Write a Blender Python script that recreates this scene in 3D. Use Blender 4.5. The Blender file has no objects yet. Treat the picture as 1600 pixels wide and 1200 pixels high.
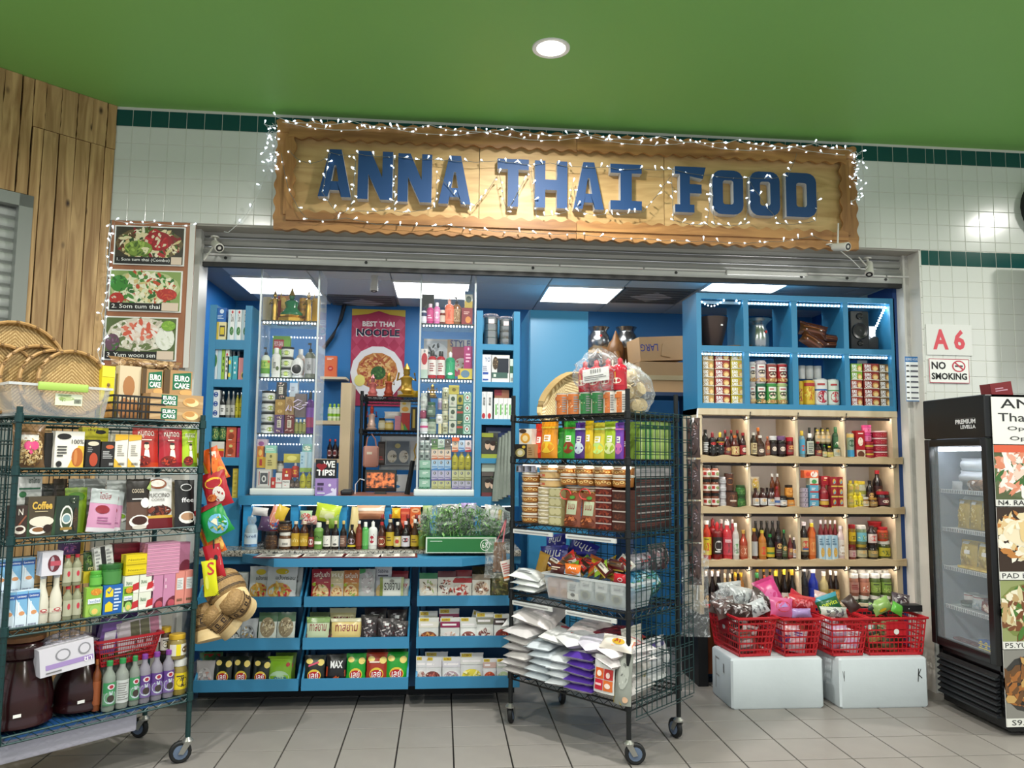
import bpy, math, random, zlib
from mathutils import Vector, Matrix
R = math.radians
sc = bpy.context.scene
COL = sc.collection
# ------------------------------------------------------------------ camera
FPX, PITCH, ROLL, YAW, EYE, DIST = 1200.0, math.atan(112/1200), .0105, R(5.15), 1.6, 5.18
_r = Vector((math.cos(YAW), -math.sin(YAW), 0)); _fh = Vector((math.sin(YAW), math.cos(YAW), 0)); _z = Vector((0, 0, 1))
CF = _fh*math.cos(PITCH)+_z*math.sin(PITCH); _u = _z*math.cos(PITCH)-_fh*math.sin(PITCH)
CR_ = _r*math.cos(ROLL)+_u*math.sin(ROLL); CU = _u*math.cos(ROLL)-_r*math.sin(ROLL)
CAM = Vector((0, -DIST, EYE))
cd = bpy.data.cameras.new('camera'); co = bpy.data.objects.new('camera', cd); COL.objects.link(co)
m3 = Matrix((CR_, CU, -CF)).transposed(); co.matrix_world = Matrix.Translation(CAM) @ m3.to_4x4()
cd.sensor_width = 36; cd.lens = FPX/1600*36; cd.clip_start = .05
sc.camera = co
# ------------------------------------------------------------------ light of the hall
wd = bpy.data.worlds.new('hall_ambient'); sc.world = wd; wd.use_nodes = True
wd.node_tree.nodes['Background'].inputs[0].default_value = (.93, .97, 1, 1)
wd.node_tree.nodes['Background'].inputs[1].default_value = .72
vs = sc.view_settings; vs.view_transform = 'Standard'; vs.look = 'None'; vs.exposure = 0.2; vs.gamma = 1; vs.use_curve_mapping = False
DOWNLIGHT_W = 62
PANEL_EM = 7.0
LED_EM = 12.0
# ------------------------------------------------------------------ frames: a vertical plane family with its own origin and heading
class Frame:
    def __init__(s, ox, oy, deg):
        a = R(deg); s.a = a; s.O = Vector((ox, oy, 0)); s.U = Vector((math.cos(a), math.sin(a), 0)); s.V = Vector((-math.sin(a), math.cos(a), 0))
    def at(s, px, py, v):
        d = CF+CR_*((px-800)/FPX)-CU*((py-600)/FPX)
        p = CAM+d*(((s.O-CAM).dot(s.V)+v)/d.dot(s.V))
        return (p-s.O).dot(s.U), p.z
    def w(s, u, v, z): return s.O+s.U*u+s.V*v+_z*z
W = Frame(0, 0, 0)
LR = Frame(-1.917, -1.498, 44.1)       # green wire rack
CR = Frame(.438, -.438, -48.18)        # black wire rack
CE = Frame(.438+.85*math.cos(R(-48.18)), -.438+.85*math.sin(R(-48.18)), 41.82)   # its end
PW = Frame(-2.213-3*math.cos(R(43)), -3*math.sin(R(43)), 43)       # plank wall
# ------------------------------------------------------------------ materials
def lin(h):
    h = h.strip('#')
    if len(h) == 3: h = ''.join(c*2 for c in h)
    o = []
    for i in (0, 2, 4):
        c = int(h[i:i+2], 16)/255
        o.append(c/12.92 if c <= .04045 else ((c+.055)/1.055)**2.4)
    return tuple(o)+(1,)
MC = {}
def nt(m):
    m.use_nodes = True; t = m.node_tree; return t, t.nodes, t.links, t.nodes['Principled BSDF']
def M(c, rough=.45, metal=0, em=0, var=0, scale=20, bump=0):
    k = (c, rough, metal, em, var, scale, bump)
    if k in MC: return MC[k]
    m = bpy.data.materials.new('paint_'+c); t, N, L, b = nt(m)
    b.inputs['Base Color'].default_value = lin(c); b.inputs['Roughness'].default_value = rough; b.inputs['Metallic'].default_value = metal
    if em:
        b.inputs['Emission Color'].default_value = lin(c); b.inputs['Emission Strength'].default_value = em
    if var or bump:
        tc = N.new('ShaderNodeTexCoord'); n = N.new('ShaderNodeTexNoise'); n.inputs['Scale'].default_value = scale; n.inputs['Detail'].default_value = 5
        L.new(tc.outputs['Object'], n.inputs['Vector'])
        if var:
            x = N.new('ShaderNodeMix'); x.data_type = 'RGBA'; base = lin(c)
            x.inputs[6].default_value = tuple(v*(1-var) for v in base[:3])+(1,); x.inputs[7].default_value = tuple(min(1, v*(1+var)) for v in base[:3])+(1,)
            L.new(n.outputs[0], x.inputs[0]); L.new(x.outputs[2], b.inputs['Base Color'])
        if bump:
            bp = N.new('ShaderNodeBump'); bp.inputs['Strength'].default_value = bump; bp.inputs['Distance'].default_value = .01
            L.new(n.outputs[0], bp.inputs['Height']); L.new(bp.outputs[0], b.inputs['Normal'])
    MC[k] = m; return m
def clear(c='fff', op=.12, rough=.05, key='clear', spec=.5):
    """thin clear plastic or acrylic: mostly see-through with a glossy skin"""
    k = (key, c, op, rough)
    if k in MC: return MC[k]
    m = bpy.data.materials.new('clear_plastic'); t, N, L, b = nt(m)
    b.inputs['Base Color'].default_value = lin(c); b.inputs['Roughness'].default_value = rough
    tr = N.new('ShaderNodeBsdfTransparent'); mx = N.new('ShaderNodeMixShader'); lw = N.new('ShaderNodeLayerWeight'); lw.inputs[0].default_value = .2
    ma = N.new('ShaderNodeMath'); ma.operation = 'MULTIPLY_ADD'; ma.inputs[1].default_value = .5; ma.inputs[2].default_value = op; ma.use_clamp = True
    L.new(lw.outputs[1], ma.inputs[0]); L.new(ma.outputs[0], mx.inputs[0]); L.new(tr.outputs[0], mx.inputs[1]); L.new(b.outputs[0], mx.inputs[2])
    L.new(mx.outputs[0], N['Material Output'].inputs[0]); MC[k] = m; return m
def crinkle(c='dde3e6', op=.1):
    """crumpled clear film: noisy creases catch the light"""
    k = ('crinkle', c, op)
    if k in MC: return MC[k]
    m = clear(c, op, .12, key='crk'); m = m.copy(); t = m.node_tree; N, L = t.nodes, t.links; b = N['Principled BSDF']
    tc = N.new('ShaderNodeTexCoord'); v = N.new('ShaderNodeTexNoise'); v.inputs['Scale'].default_value = 28; v.inputs['Detail'].default_value = 6; v.inputs['Distortion'].default_value = 1.5
    L.new(tc.outputs['Object'], v.inputs['Vector']); bp = N.new('ShaderNodeBump'); bp.inputs['Strength'].default_value = .9; bp.inputs['Distance'].default_value = .02
    L.new(v.outputs[0], bp.inputs['Height']); L.new(bp.outputs[0], b.inputs['Normal'])
    rp = N.new('ShaderNodeMapRange'); rp.inputs[1].default_value = .52; rp.inputs[2].default_value = .75; rp.inputs[3].default_value = op*.4; rp.inputs[4].default_value = min(1, op*4)
    L.new(v.outputs[0], rp.inputs[0])
    for n in N:
        if n.type == 'MATH': L.new(rp.outputs[0], n.inputs[2])
    MC[k] = m; return m
def wood(c1, c2, scale=(1, 1, 1), rough=.5, knots=0, key='w'):
    k = ('wood', c1, c2, scale, rough, knots)
    if k in MC: return MC[k]
    m = bpy.data.materials.new('wood_grain'); t, N, L, b = nt(m)
    tc = N.new('ShaderNodeTexCoord'); mp = N.new('ShaderNodeMapping'); mp.inputs['Scale'].default_value = scale
    oi = N.new('ShaderNodeObjectInfo'); va = N.new('ShaderNodeVectorMath'); va.operation = 'ADD'
    mu = N.new('ShaderNodeMath'); mu.operation = 'MULTIPLY'; mu.inputs[1].default_value = 37.0
    L.new(oi.outputs['Random'], mu.inputs[0]); L.new(tc.outputs['Object'], va.inputs[0]); L.new(mu.outputs[0], va.inputs[1]); L.new(va.outputs[0], mp.inputs[0])
    n = N.new('ShaderNodeTexNoise'); n.inputs['Scale'].default_value = 3; n.inputs['Detail'].default_value = 8; n.inputs['Distortion'].default_value = 1.2
    L.new(mp.outputs[0], n.inputs['Vector'])
    cr = N.new('ShaderNodeValToRGB'); cr.color_ramp.elements[0].color = lin(c1); cr.color_ramp.elements[1].color = lin(c2)
    cr.color_ramp.elements[0].position = .32; cr.color_ramp.elements[1].position = .66
    L.new(n.outputs[0], cr.inputs[0]); out = cr.outputs[0]
    if knots:
        mp2 = N.new('ShaderNodeMapping'); mp2.inputs['Scale'].default_value = (9, 9, 4.5); L.new(va.outputs[0], mp2.inputs[0])
        vo = N.new('ShaderNodeTexVoronoi'); vo.inputs['Scale'].default_value = 1.0; L.new(mp2.outputs[0], vo.inputs['Vector'])
        rp = N.new('ShaderNodeMapRange'); rp.inputs[1].default_value = .05; rp.inputs[2].default_value = .16; rp.inputs[3].default_value = 1; rp.inputs[4].default_value = 0
        L.new(vo.outputs['Distance'], rp.inputs[0]); x = N.new('ShaderNodeMix'); x.data_type = 'RGBA'; x.inputs[7].default_value = lin('3d2412')
        L.new(rp.outputs[0], x.inputs[0]); L.new(out, x.inputs[6]); out = x.outputs[2]
    hv = N.new('ShaderNodeHueSaturation'); mr = N.new('ShaderNodeMapRange'); mr.inputs[3].default_value = .8; mr.inputs[4].default_value = 1.12
    L.new(oi.outputs['Random'], mr.inputs[0]); L.new(mr.outputs[0], hv.inputs['Value']); L.new(out, hv.inputs['Color'])
    L.new(hv.outputs[0], b.inputs['Base Color']); b.inputs['Roughness'].default_value = rough
    MC[k] = m; return m
def weave(c1, c2, scale=60):
    k = ('weave', c1, c2, scale)
    if k in MC: return MC[k]
    m = bpy.data.materials.new('woven_bamboo'); t, N, L, b = nt(m)
    tc = N.new('ShaderNodeTexCoord'); sp = N.new('ShaderNodeSeparateXYZ'); L.new(tc.outputs['Object'], sp.inputs[0])
    ab = N.new('ShaderNodeMath'); ab.operation = 'ABSOLUTE'; L.new(sp.outputs[0], ab.inputs[0])
    ad = N.new('ShaderNodeMath'); ad.operation = 'ADD'; L.new(ab.outputs[0], ad.inputs[0]); L.new(sp.outputs[2], ad.inputs[1])
    cb = N.new('ShaderNodeCombineXYZ'); L.new(ad.outputs[0], cb.inputs[0])
    wv = N.new('ShaderNodeTexWave'); wv.inputs['Scale'].default_value = scale*.3; wv.inputs['Distortion'].default_value = 1; L.new(cb.outputs[0], wv.inputs['Vector'])
    ck = N.new('ShaderNodeTexBrick'); ck.inputs['Scale'].default_value = scale*.5; ck.inputs['Color1'].default_value = (1, 1, 1, 1); ck.inputs['Color2'].default_value = (.55, .55, .55, 1); ck.inputs['Mortar'].default_value = (.3, .3, .3, 1)
    cb2 = N.new('ShaderNodeCombineXYZ'); L.new(ad.outputs[0], cb2.inputs[0]); L.new(sp.outputs[0], cb2.inputs[1]); L.new(cb2.outputs[0], ck.inputs['Vector'])
    mxv = N.new('ShaderNodeMath'); mxv.operation = 'MULTIPLY'; L.new(wv.outputs['Fac'], mxv.inputs[0]); L.new(ck.outputs['Color'], mxv.inputs[1])
    x = N.new('ShaderNodeMix'); x.data_type = 'RGBA'; x.inputs[6].default_value = lin(c1); x.inputs[7].default_value = lin(c2)
    L.new(mxv.outputs[0], x.inputs[0]); L.new(x.outputs[2], b.inputs['Base Color']); b.inputs['Roughness'].default_value = .6
    MC[k] = m; return m
def speckle(cs, scale=120, rough=.25):
    k = ('speckle', tuple(cs), scale)
    if k in MC: return MC[k]
    m = bpy.data.materials.new('speckled_stone'); t, N, L, b = nt(m)
    tc = N.new('ShaderNodeTexCoord'); n = N.new('ShaderNodeTexNoise'); n.inputs['Scale'].default_value = scale; n.inputs['Detail'].default_value = 3
    L.new(tc.outputs['Object'], n.inputs['Vector']); cr = N.new('ShaderNodeValToRGB'); cr.color_ramp.interpolation = 'CONSTANT'
    while len(cr.color_ramp.elements) < len(cs): cr.color_ramp.elements.new(.5)
    for i, c in enumerate(cs): cr.color_ramp.elements[i].position = (.0, .42, .5, .58, .66)[i]; cr.color_ramp.elements[i].color = lin(c)
    L.new(n.outputs[0], cr.inputs[0]); L.new(cr.outputs[0], b.inputs['Base Color']); b.inputs['Roughness'].default_value = rough
    MC[k] = m; return m
# ------------------------------------------------------------------ mesh builder
class MB:
    def __init__(s): s.v = []; s.f = []; s.m = []; s.mats = []
    def mi(s, mat):
        for i, x in enumerate(s.mats):
            if x is mat: return i
        s.mats.append(mat); return len(s.mats)-1
    def poly(s, pts, mat):
        n = len(s.v); s.v += [tuple(p) for p in pts]; s.f.append(tuple(range(n, n+len(pts)))); s.m.append(s.mi(mat))
    def raw(s, vs, fs, mat):
        n = len(s.v); k = s.mi(mat); s.v += [tuple(p) for p in vs]
        for f in fs: s.f.append(tuple(n+i for i in f)); s.m.append(k)
    def box(s, x0, x1, y0, y1, z0, z1, mat):
        s.raw([(x0,y0,z0),(x1,y0,z0),(x1,y1,z0),(x0,y1,z0),(x0,y0,z1),(x1,y0,z1),(x1,y1,z1),(x0,y1,z1)],
              [(0,3,2,1),(4,5,6,7),(0,1,5,4),(1,2,6,5),(2,3,7,6),(3,0,4,7)], mat)
    def bbox(s, x0, x1, y0, y1, z0, z1, mat, b=.004):
        """box with chamfered vertical and top edges"""
        b = min(b, (x1-x0)*.3, (y1-y0)*.3, (z1-z0)*.3)
        def ring(e, z): return [(x0+e+b,y0+e,z),(x1-e-b,y0+e,z),(x1-e,y0+e+b,z),(x1-e,y1-e-b,z),(x1-e-b,y1-e,z),(x0+e+b,y1-e,z),(x0+e,y1-e-b,z),(x0+e,y0+e+b,z)]
        s.loft([ring(b*.7, z0), ring(0, z0+b), ring(0, z1-b), ring(b*.7, z1)], mat, True)
    def loft(s, rings, mat, caps=True, close=True):
        n = len(rings[0]); vs = [p for r in rings for p in r]; fs = []
        for i in range(len(rings)-1):
            for j in range(n if close else n-1):
                a = i*n+j; b = i*n+(j+1) % n; fs.append((a, b, b+n, a+n))
        if caps: fs.append(tuple(range(n-1, -1, -1))); fs.append(tuple(range((len(rings)-1)*n, len(rings)*n)))
        s.raw(vs, fs, mat)
    def lathe(s, prof, mat, n=14, cx=0, cy=0, cz=0, caps=True, sy=1):
        s.loft([[(cx+r*math.cos(2*math.pi*j/n), cy+sy*r*math.sin(2*math.pi*j/n), cz+z) for j in range(n)] for r, z in prof], mat, caps)
    def tube(s, pts, r, mat, n=6, caps=True):
        pts = [Vector(p) for p in pts]; rings = []
        rr = r if isinstance(r, (list, tuple)) else [r]*len(pts)
        for i, p in enumerate(pts):
            d = (pts[min(i+1, len(pts)-1)]-pts[max(i-1, 0)])
            d = d.normalized() if d.length > 1e-9 else Vector((0, 0, 1))
            a = Vector((0, 0, 1)) if abs(d.z) < .9 else Vector((1, 0, 0))
            e1 = d.cross(a).normalized(); e2 = d.cross(e1)
            rings.append([tuple(p+(e1*math.cos(2*math.pi*j/n)+e2*math.sin(2*math.pi*j/n))*rr[i]) for j in range(n)])
        s.loft(rings, mat, caps)
    def prism(s, pts, y0, y1, mat, side=None):
        """outline in x,z extruded along y"""
        a = sum(pts[i][0]*pts[(i+1) % len(pts)][1]-pts[(i+1) % len(pts)][0]*pts[i][1] for i in range(len(pts)))
        if a < 0: pts = pts[::-1]
        n = len(pts); vs = [(x, y0, z) for x, z in pts]+[(x, y1, z) for x, z in pts]
        s.raw(vs, [tuple(range(n))], mat)
        s.raw(vs, [tuple(range(2*n-1, n-1, -1))]+[(i, i+n, (i+1) % n+n, (i+1) % n) for i in range(n)], side or mat)
    def mesh(s, name, smooth=35):
        me = bpy.data.meshes.new(name); me.from_pydata(s.v, [], s.f)
        for m in s.mats: me.materials.append(m)
        if len(s.mats) > 1: me.polygons.foreach_set('material_index', s.m)
        if smooth:
            me.polygons.foreach_set('use_smooth', [True]*len(me.polygons)); me.set_sharp_from_angle(angle=R(smooth))
        me.update(); return me
    def build(s, name, parent=None, loc=None, smooth=35, rot=None): return ob(name, s.mesh(name, smooth), parent, loc, rot)
def ob(name, me, parent=None, loc=None, rot=None):
    o = bpy.data.objects.new(name, me); COL.objects.link(o)
    if parent is not None: o.parent = parent
    if loc is not None: o.location = loc
    if rot is not None: o.rotation_euler = rot
    return o
def tag(o, label, cat, group=None):
    o['label'] = label; o['category'] = cat
    if group: o['group'] = group
    return o
def thing(name, label, cat, loc=(0, 0, 0), rot=(0, 0, 0), group=None):
    o = ob(name, None, None, loc, rot); o.empty_display_size = .05
    return tag(o, label, cat, group)
def struct(o): o['kind'] = 'structure'; return o
def fthing(fr, u, v, z, name, label, cat, group=None, turn=0):
    return thing(name, label, cat, fr.w(u, v, z), (0, 0, fr.a+turn), group)
# ------------------------------------------------------------------ lettering as flat meshes
TX = {}
def text(t, off=.007):
    k_ = (t, off)
    if k_ in TX: return TX[k_]
    cu = bpy.data.curves.new('lettering', 'FONT'); cu.body = t; cu.resolution_u = 2; cu.offset = off
    o = bpy.data.objects.new('lettering', cu); me = bpy.data.meshes.new_from_object(o)
    vs = [tuple(v.co[:2]) for v in me.vertices]; fs = [tuple(p.vertices) for p in me.polygons]
    bpy.data.objects.remove(o); bpy.data.curves.remove(cu); bpy.data.meshes.remove(me)
    if not vs: vs = [(0, 0), (1, 0), (1, 1)]; fs = [(0, 1, 2)]
    x0 = min(v[0] for v in vs); x1 = max(v[0] for v in vs); y0 = min(v[1] for v in vs); y1 = max(v[1] for v in vs)
    w = max(x1-x0, 1e-5); h = max(y1-y0, 1e-5)
    TX[k_] = ([((a-x0)/w, (b-y0)/h) for a, b in vs], fs, w/h); return TX[k_]
def P(c, g=.45): return M(c, g)
def art(mb, spec, mp, nu=1, nv=1, gloss=.45, eps=.0004, asp=1.0):
    """flat print: 'r' rect, 'e' ellipse, 'f' food mottling, 't' text, 'l' lines of small print, 'b' barcode, 'p' polygon; coordinates 0..1"""
    if not spec: return
    rnd = random.Random(zlib.crc32(spec.encode())); lay = 1
    def rect(x0, y0, x1, y1, c, ly):
        vs = []; fs = []; a = max(1, round(nu*(x1-x0))); b = max(1, round(nv*(y1-y0)))
        for j in range(b+1):
            for i in range(a+1): vs.append(mp(x0+(x1-x0)*i/a, y0+(y1-y0)*j/b, ly*eps))
        for j in range(b):
            for i in range(a): q = j*(a+1)+i; fs.append((q, q+1, q+a+2, q+a+1))
        mb.raw(vs, fs, P(c, gloss))
    def ell(cx, cy, rx, ry, c, ly, n=14, rot=0):
        vs = [mp(cx, cy, ly*eps)]
        for i in range(n):
            a = 2*math.pi*i/n; x = rx*math.cos(a); y = ry*math.sin(a)
            xr = x*math.cos(rot)-y*math.sin(rot)/asp; yr = x*math.sin(rot)*asp+y*math.cos(rot)
            vs.append(mp(min(1, max(0, cx+xr)), min(1, max(0, cy+yr)), ly*eps))
        mb.raw(vs, [(0, 1+i, 1+(i+1) % n) for i in range(n)], P(c, gloss))
    for s in spec.split(';'):
        a = s.split()
        if not a: continue
        k = a[0]; lay += 1
        if k == 'r': rect(*map(float, a[1:5]), a[5], lay)
        elif k == 'e': ell(*map(float, a[1:5]), a[5], lay)
        elif k == 'f':
            cx, cy, rx, ry = map(float, a[1:5]); n = int(a[5]); cs = a[6:]
            ell(cx, cy, rx, ry, cs[0], lay); fs_ = 1 if n < 60 else .55; n = n if n < 60 else n*3
            for i in range(n):
                an = rnd.random()*6.283; q = math.sqrt(rnd.random())*.86; lay2 = lay+1+4*i/n
                ell(cx+rx*q*math.cos(an), cy+ry*q*math.sin(an), rx*rnd.uniform(.12, .32)*fs_, rx*asp*rnd.uniform(.05, .13)*fs_, rnd.choice(cs[1:] or cs), lay2, 6, rnd.random()*3.14)
            lay += 4
        elif k in 'tT':
            x0, y0, x1, y1 = map(float, a[2:6]); vs, fs, w = text(a[1].replace('_', ' '), .007 if k == 't' else .035)
            mb.raw([mp(x0+(x1-x0)*x, y0+(y1-y0)*y, lay*eps) for x, y in vs], fs, P(a[6], gloss))
        elif k == 'l':
            x0, y0, x1, y1 = map(float, a[1:5]); n = int(a[5]); h = (y1-y0)/n
            for i in range(n): rect(x0, y0+i*h+.25*h, x0+(x1-x0)*rnd.uniform(.55, 1), y0+i*h+.75*h, a[6], lay)
        elif k == 'b':
            x0, y0, x1, y1 = map(float, a[1:5]); x = x0
            while x < x1:
                d = (x1-x0)*rnd.uniform(.03, .09); rect(x, y0, min(x1, x+d), y1, a[5], lay); x += d*2
        elif k == 'p':
            c = a[1]; q = list(map(float, a[2:])); mb.poly([mp(q[i], q[i+1], lay*eps) for i in range(0, len(q), 2)], P(c, gloss))
# ================================================================== THE SETTING
rnd = random.Random(7)
CEIL = 3.905
TILE_W = M('d9dbd6', .16, var=.05, scale=3); TILE_G = M('0f4a48', .15); GROUT = M('cfcfc6', .8)
# floor
mb = MB(); mb.box(-5, 7, -8, 2.1, -.06, -.014, M('1a1817', .9)); floor = struct(mb.build('floor'))
ft = MB(); ft.bbox(.001, .298, .001, .298, -.02, 0, M('8a8580', .38, var=.12, scale=6), .0012); ftm = ft.mesh('floor_tile', 0)
rest = MB()
for i in range(-15, 18):
    for j in range(-5, 22):
        x = .398+.305*i; y = -.158-.305*j
        if -1.8 < y < .3 and abs(x+.15) < (y+6.2)*.95: ob('floor_tile', ftm, floor, (x+.003, y-.302, 0))
        else: rest.bbox(x+.006, x+.302, y-.302, y-.006, -.02, 0, M('8a8580', .38, var=.12, scale=6), .003)
rest.build('far_floor_tiles', floor, smooth=0)['kind'] = 'stuff'
# hall ceiling, painted green
mb = MB(); mb.box(-6, 8, -8, .3, CEIL, CEIL+.1, M('82bd60', .5, var=.04, scale=.7)); struct(mb.build('ceiling'))
def downlight(x, y, label, on=True):
    t = thing('ceiling_downlight', label, 'downlight', (x, y, CEIL), group=None if y > -1.5 and x < 1 else 'downlights of the hall ceiling')
    b = MB(); b.lathe([(.082, 0), (.108, 0), (.106, -.008), (.082, -.006), (.082, 0)], M('e8e8e4', .4), 24, caps=False); b.build('trim_ring', t)
    b = MB(); b.lathe([(.083, -.004), (.05, -.012), (.001, -.015)], M('fffaf0', .4, em=14), 20); b.build('lens', t)
    l = bpy.data.lights.new('downlight_beam', 'AREA'); l.shape = 'DISK'; l.size = .17; l.energy = DOWNLIGHT_W; l.color = (1, .97, .92); l.spread = R(165)
    lo = ob('downlight_beam', l, t, (0, 0, -.02))
downlight(.574, -1.057, 'round recessed downlight glowing in the green ceiling before the sign')
for x, y in ((-1.9, -2.9), (.574, -3.3), (3.0, -2.9), (-1.9, -5.4), (3.0, -5.4), (5.2, -1.6)):
    downlight(x, y, 'round recessed downlight in the green ceiling out over the hall')
# tiled bulkhead and piers: one wall, tiles as pieces
SX0, SX1, SZ0, SZ1 = -1.14, 2.92, 3.08, 3.83
mb = MB()
mb.box(-2.26, 6.5, .0005, .3, 3.123, CEIL, GROUT); mb.box(3.44, 6.5, .0005, .9, 0, 3.123, GROUT); mb.box(-2.26, -1.69, .008, .3, 0, 3.123, M('b8b4ac', .7))
wf = struct(mb.build('wall_front'))
PX, PZ = .1165, .1155
tiles = {}; far = MB()
def tile(x0, x1, z0, z1, mat, y=0):
    if x0 > 4.33 or (z1 < .9 and x0 > 3.5) or (x0 > SX0-.02 and x1 < SX1+.02 and z0 > SZ0-.02): far.bbox(x0+.0016, x1-.0016, -.002, .01, z0+.0016, z1-.0016, mat, .002); return
    k = (round(x1-x0, 3), round(z1-z0, 3), mat.name)
    if k not in tiles:
        b = MB(); g = .0016; b.bbox(g, x1-x0-g, 0, .012, g, z1-z0-g, mat, .002); tiles[k] = b.mesh('wall_tile', 0)
    ob('wall_tile', tiles[k], wf, (x0, y-.002, z0))
xs = [-2.213]+[-2.106+PX*i for i in range(-0, 48)]
xs = [x for x in xs if x < 3.50]+[3.508, 3.572]+[3.572+.098+PX*i for i in range(0, 16)]
zs = [CEIL-.018-PZ*i for i in range(0, 7)]+[3.123]
for i in range(len(xs)-1):
    for j in range(len(zs)-1):
        x0, x1, z1, z0 = xs[i], xs[i+1], zs[j], zs[j+1]
        if x0 > SX0+.05 and x1 < SX1-.05 and z0 > SZ0+.02 and z1 < SZ1: continue
        if x1 > 5.2 or x1-x0 < .004: continue
        tile(x0, x1, z0, z1, TILE_G if j == 0 else TILE_W)
xs2 = [3.44, 3.501, 3.577]+[3.672+.1165*i for i in range(0, 13)]
zs2 = [3.12, 3.008]+[3.008-PZ*(i+1) for i in range(0, 25)]+[.005]
for i in range(len(xs2)-1):
    for j in range(len(zs2)-1):
        if zs2[j] < 1.9 and xs2[i] > 3.66: continue
        tile(xs2[i], xs2[i+1], zs2[j+1], zs2[j], TILE_G if j == 0 else TILE_W)
far.build('covered_wall_tiles', wf, smooth=0)['kind'] = 'stuff'
# reveal of the right pier: tiles on the side that faces the opening
b = MB(); b.bbox(-.004, .012, .0016, .125, .0016, PZ-.0016, TILE_W, .002); rv = b.mesh('reveal_tile', 0)
for j in range(27): ob('wall_tile', rv, wf, (3.43, 0, 3.0-PZ*j))
b = MB(); b.box(-.006, 0, 0, .3, 0, 3.118, M('cfcdc6', .5)); b.box(-.05, -.006, .13, .3, 0, 3.118, M('d8d6d0', .4)); struct(b.build('trim_1', None, (3.43, 0, 0)))
# plank wall at an angle, with a grey roller door in it
mb = MB(); mb.box(2.545, 3.0, .01, .1, 0, CEIL, M('2b1a0e', .9)); mb.box(-.5, 2.545, .01, .1, 3.16, CEIL, M('2b1a0e', .9))
wl = struct(mb.build('wall_left', None, PW.O, rot=(0, 0, PW.a)))
PLK = wood('9c7547', 'd6b07a', (6, 6, .55), .5, knots=1)
seam = [1.9, 1.985, 2.08, 2.175, 2.27, 2.353, 2.446, 2.513, 2.578, 2.668, 2.76, 2.851, 2.938, 3.0]
for i in range(len(seam)-1):
    x0, x1 = seam[i]+.003, seam[i+1]-.003
    spans = [(3.165, CEIL-.002)] if x1 < 2.55 else [(0.0, 3.6), (3.604, CEIL-.002)]
    for z0, z1 in spans:
        b = MB(); w0 = rnd.uniform(-.004, .003); w1 = rnd.uniform(-.004, .003); n = 10
        L_ = [(x0+w0+rnd.uniform(-.003, .002), z0+(z1-z0)*k/n) for k in range(n+1)]; R_ = [(x1+w1+rnd.uniform(-.002, .003), z0+(z1-z0)*k/n) for k in range(n, -1, -1)]
        b.prism(L_+R_, rnd.uniform(-.016, -.008), .012, PLK); b.build('plank', wl, smooth=0)
b = MB(); g = M('8d918c', .45)
b.box(2.47, 2.545, -.02, .12, 0, 3.16, g); b.box(.4, 2.545, -.02, .12, 3.085, 3.16, g)
d1 = struct(b.build('door_1', None, PW.O, rot=(0, 0, PW.a)))
sl = MB(); sl.loft([[(.4, y, z) for y, z in ((.06, 0), (.045, .012), (.04, .035), (.045, .058), (.06, .07))], [(2.47, y, z) for y, z in ((.06, 0), (.045, .012), (.04, .035), (.045, .058), (.06, .07))]], M('a9aca8', .4, .3), False, False)
slm = sl.mesh('door_slat')
for j in range(44): ob('door_slat', slm, d1, (0, 0, 3.015-.07*j))
# shop interior shell
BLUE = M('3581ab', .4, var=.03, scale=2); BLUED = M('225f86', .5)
mb = MB(); mb.box(-1.95, 3.6, 1.78, 1.86, 0, 2.97, M('2a78b4', .5)); struct(mb.build('wall_back'))
mb = MB(); mb.box(-1.95, -1.86, .3, 1.8, 0, 2.97, M('1f6db0', .5)); struct(mb.build('wall_shop_left'))
mb = MB(); mb.box(3.50, 3.58, .3, 1.8, 0, 2.97, M('1c5fa8', .5)); struct(mb.build('wall_shop_right'))
mb = MB(); mb.box(-1.95, 3.6, .28, 1.86, 2.955, 3.0, M('9a9a98', .8)); cs = struct(mb.build('ceiling_shop'))
pm = MB(); pm.bbox(.004, .606, .004, .606, -.012, 0, M('d4d3d0', .85, var=.04, scale=60, bump=.2), .003); pmm = pm.mesh('ceiling_panel')
vent = MB(); vent.box(.02, .59, .02, .59, -.016, -.004, M('6f6c68', .7)); vent.poly([(.305, .12, -.019), (.12, .305, -.019), (.305, .49, -.019), (.49, .305, -.019)], M('b9b6b2', .7))
for i in range(0, 6): vent.box(.05+.0*i, .56, .06+.09*i, .075+.09*i, -.02, -.016, M('55524f', .7))
vm = vent.mesh('air_vent')
lt = MB(); lt.box(.01, .6, .01, .6, -.02, -.004, M('ffffff', .5, em=PANEL_EM)); ltm = lt.mesh('diffuser')
fm = MB(); [fm.box(*q, -.024, 0, M('e4e4e0', .5)) for q in ((0, .61, 0, .012), (0, .61, .598, .61), (0, .012, 0, .61), (.598, .61, 0, .61))]; fmm = fm.mesh('frame')
gx = -1.63
lit = {(0, 1): 'the green-eyed gilt figure case', (2, 1): 'the second clear display case', (4, 1): 'the tall plain blue cupboard', (6, 0): 'the blue cube shelf'}
for i in range(-1, 9):
    for j in range(3):
        x = gx+.61*i; y = .02+.61*j+.1
        if x < -1.9 or x > 3.3 or y > 1.6: continue
        key = (i, j)
        if key in lit:
            t = thing('ceiling_light_panel', 'square glowing ceiling panel above '+lit[key].replace('green-eyed ', ''), 'ceiling light', (x, y, 2.954)); ob('diffuser', ltm, t); ob('frame', fmm, t)
        elif key in ((1, 2), (5, 1)):
            t = tag(ob('air_vent', vm, None, (x, y, 2.954)), 'dusty square ceiling vent '+('with pale diamond plate above the noodle poster' if i == 1 else 'near the steel pots on the back shelf'), 'vent')
        else: ob('ceiling_panel', pmm, cs, (x, y, 2.956))
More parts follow.
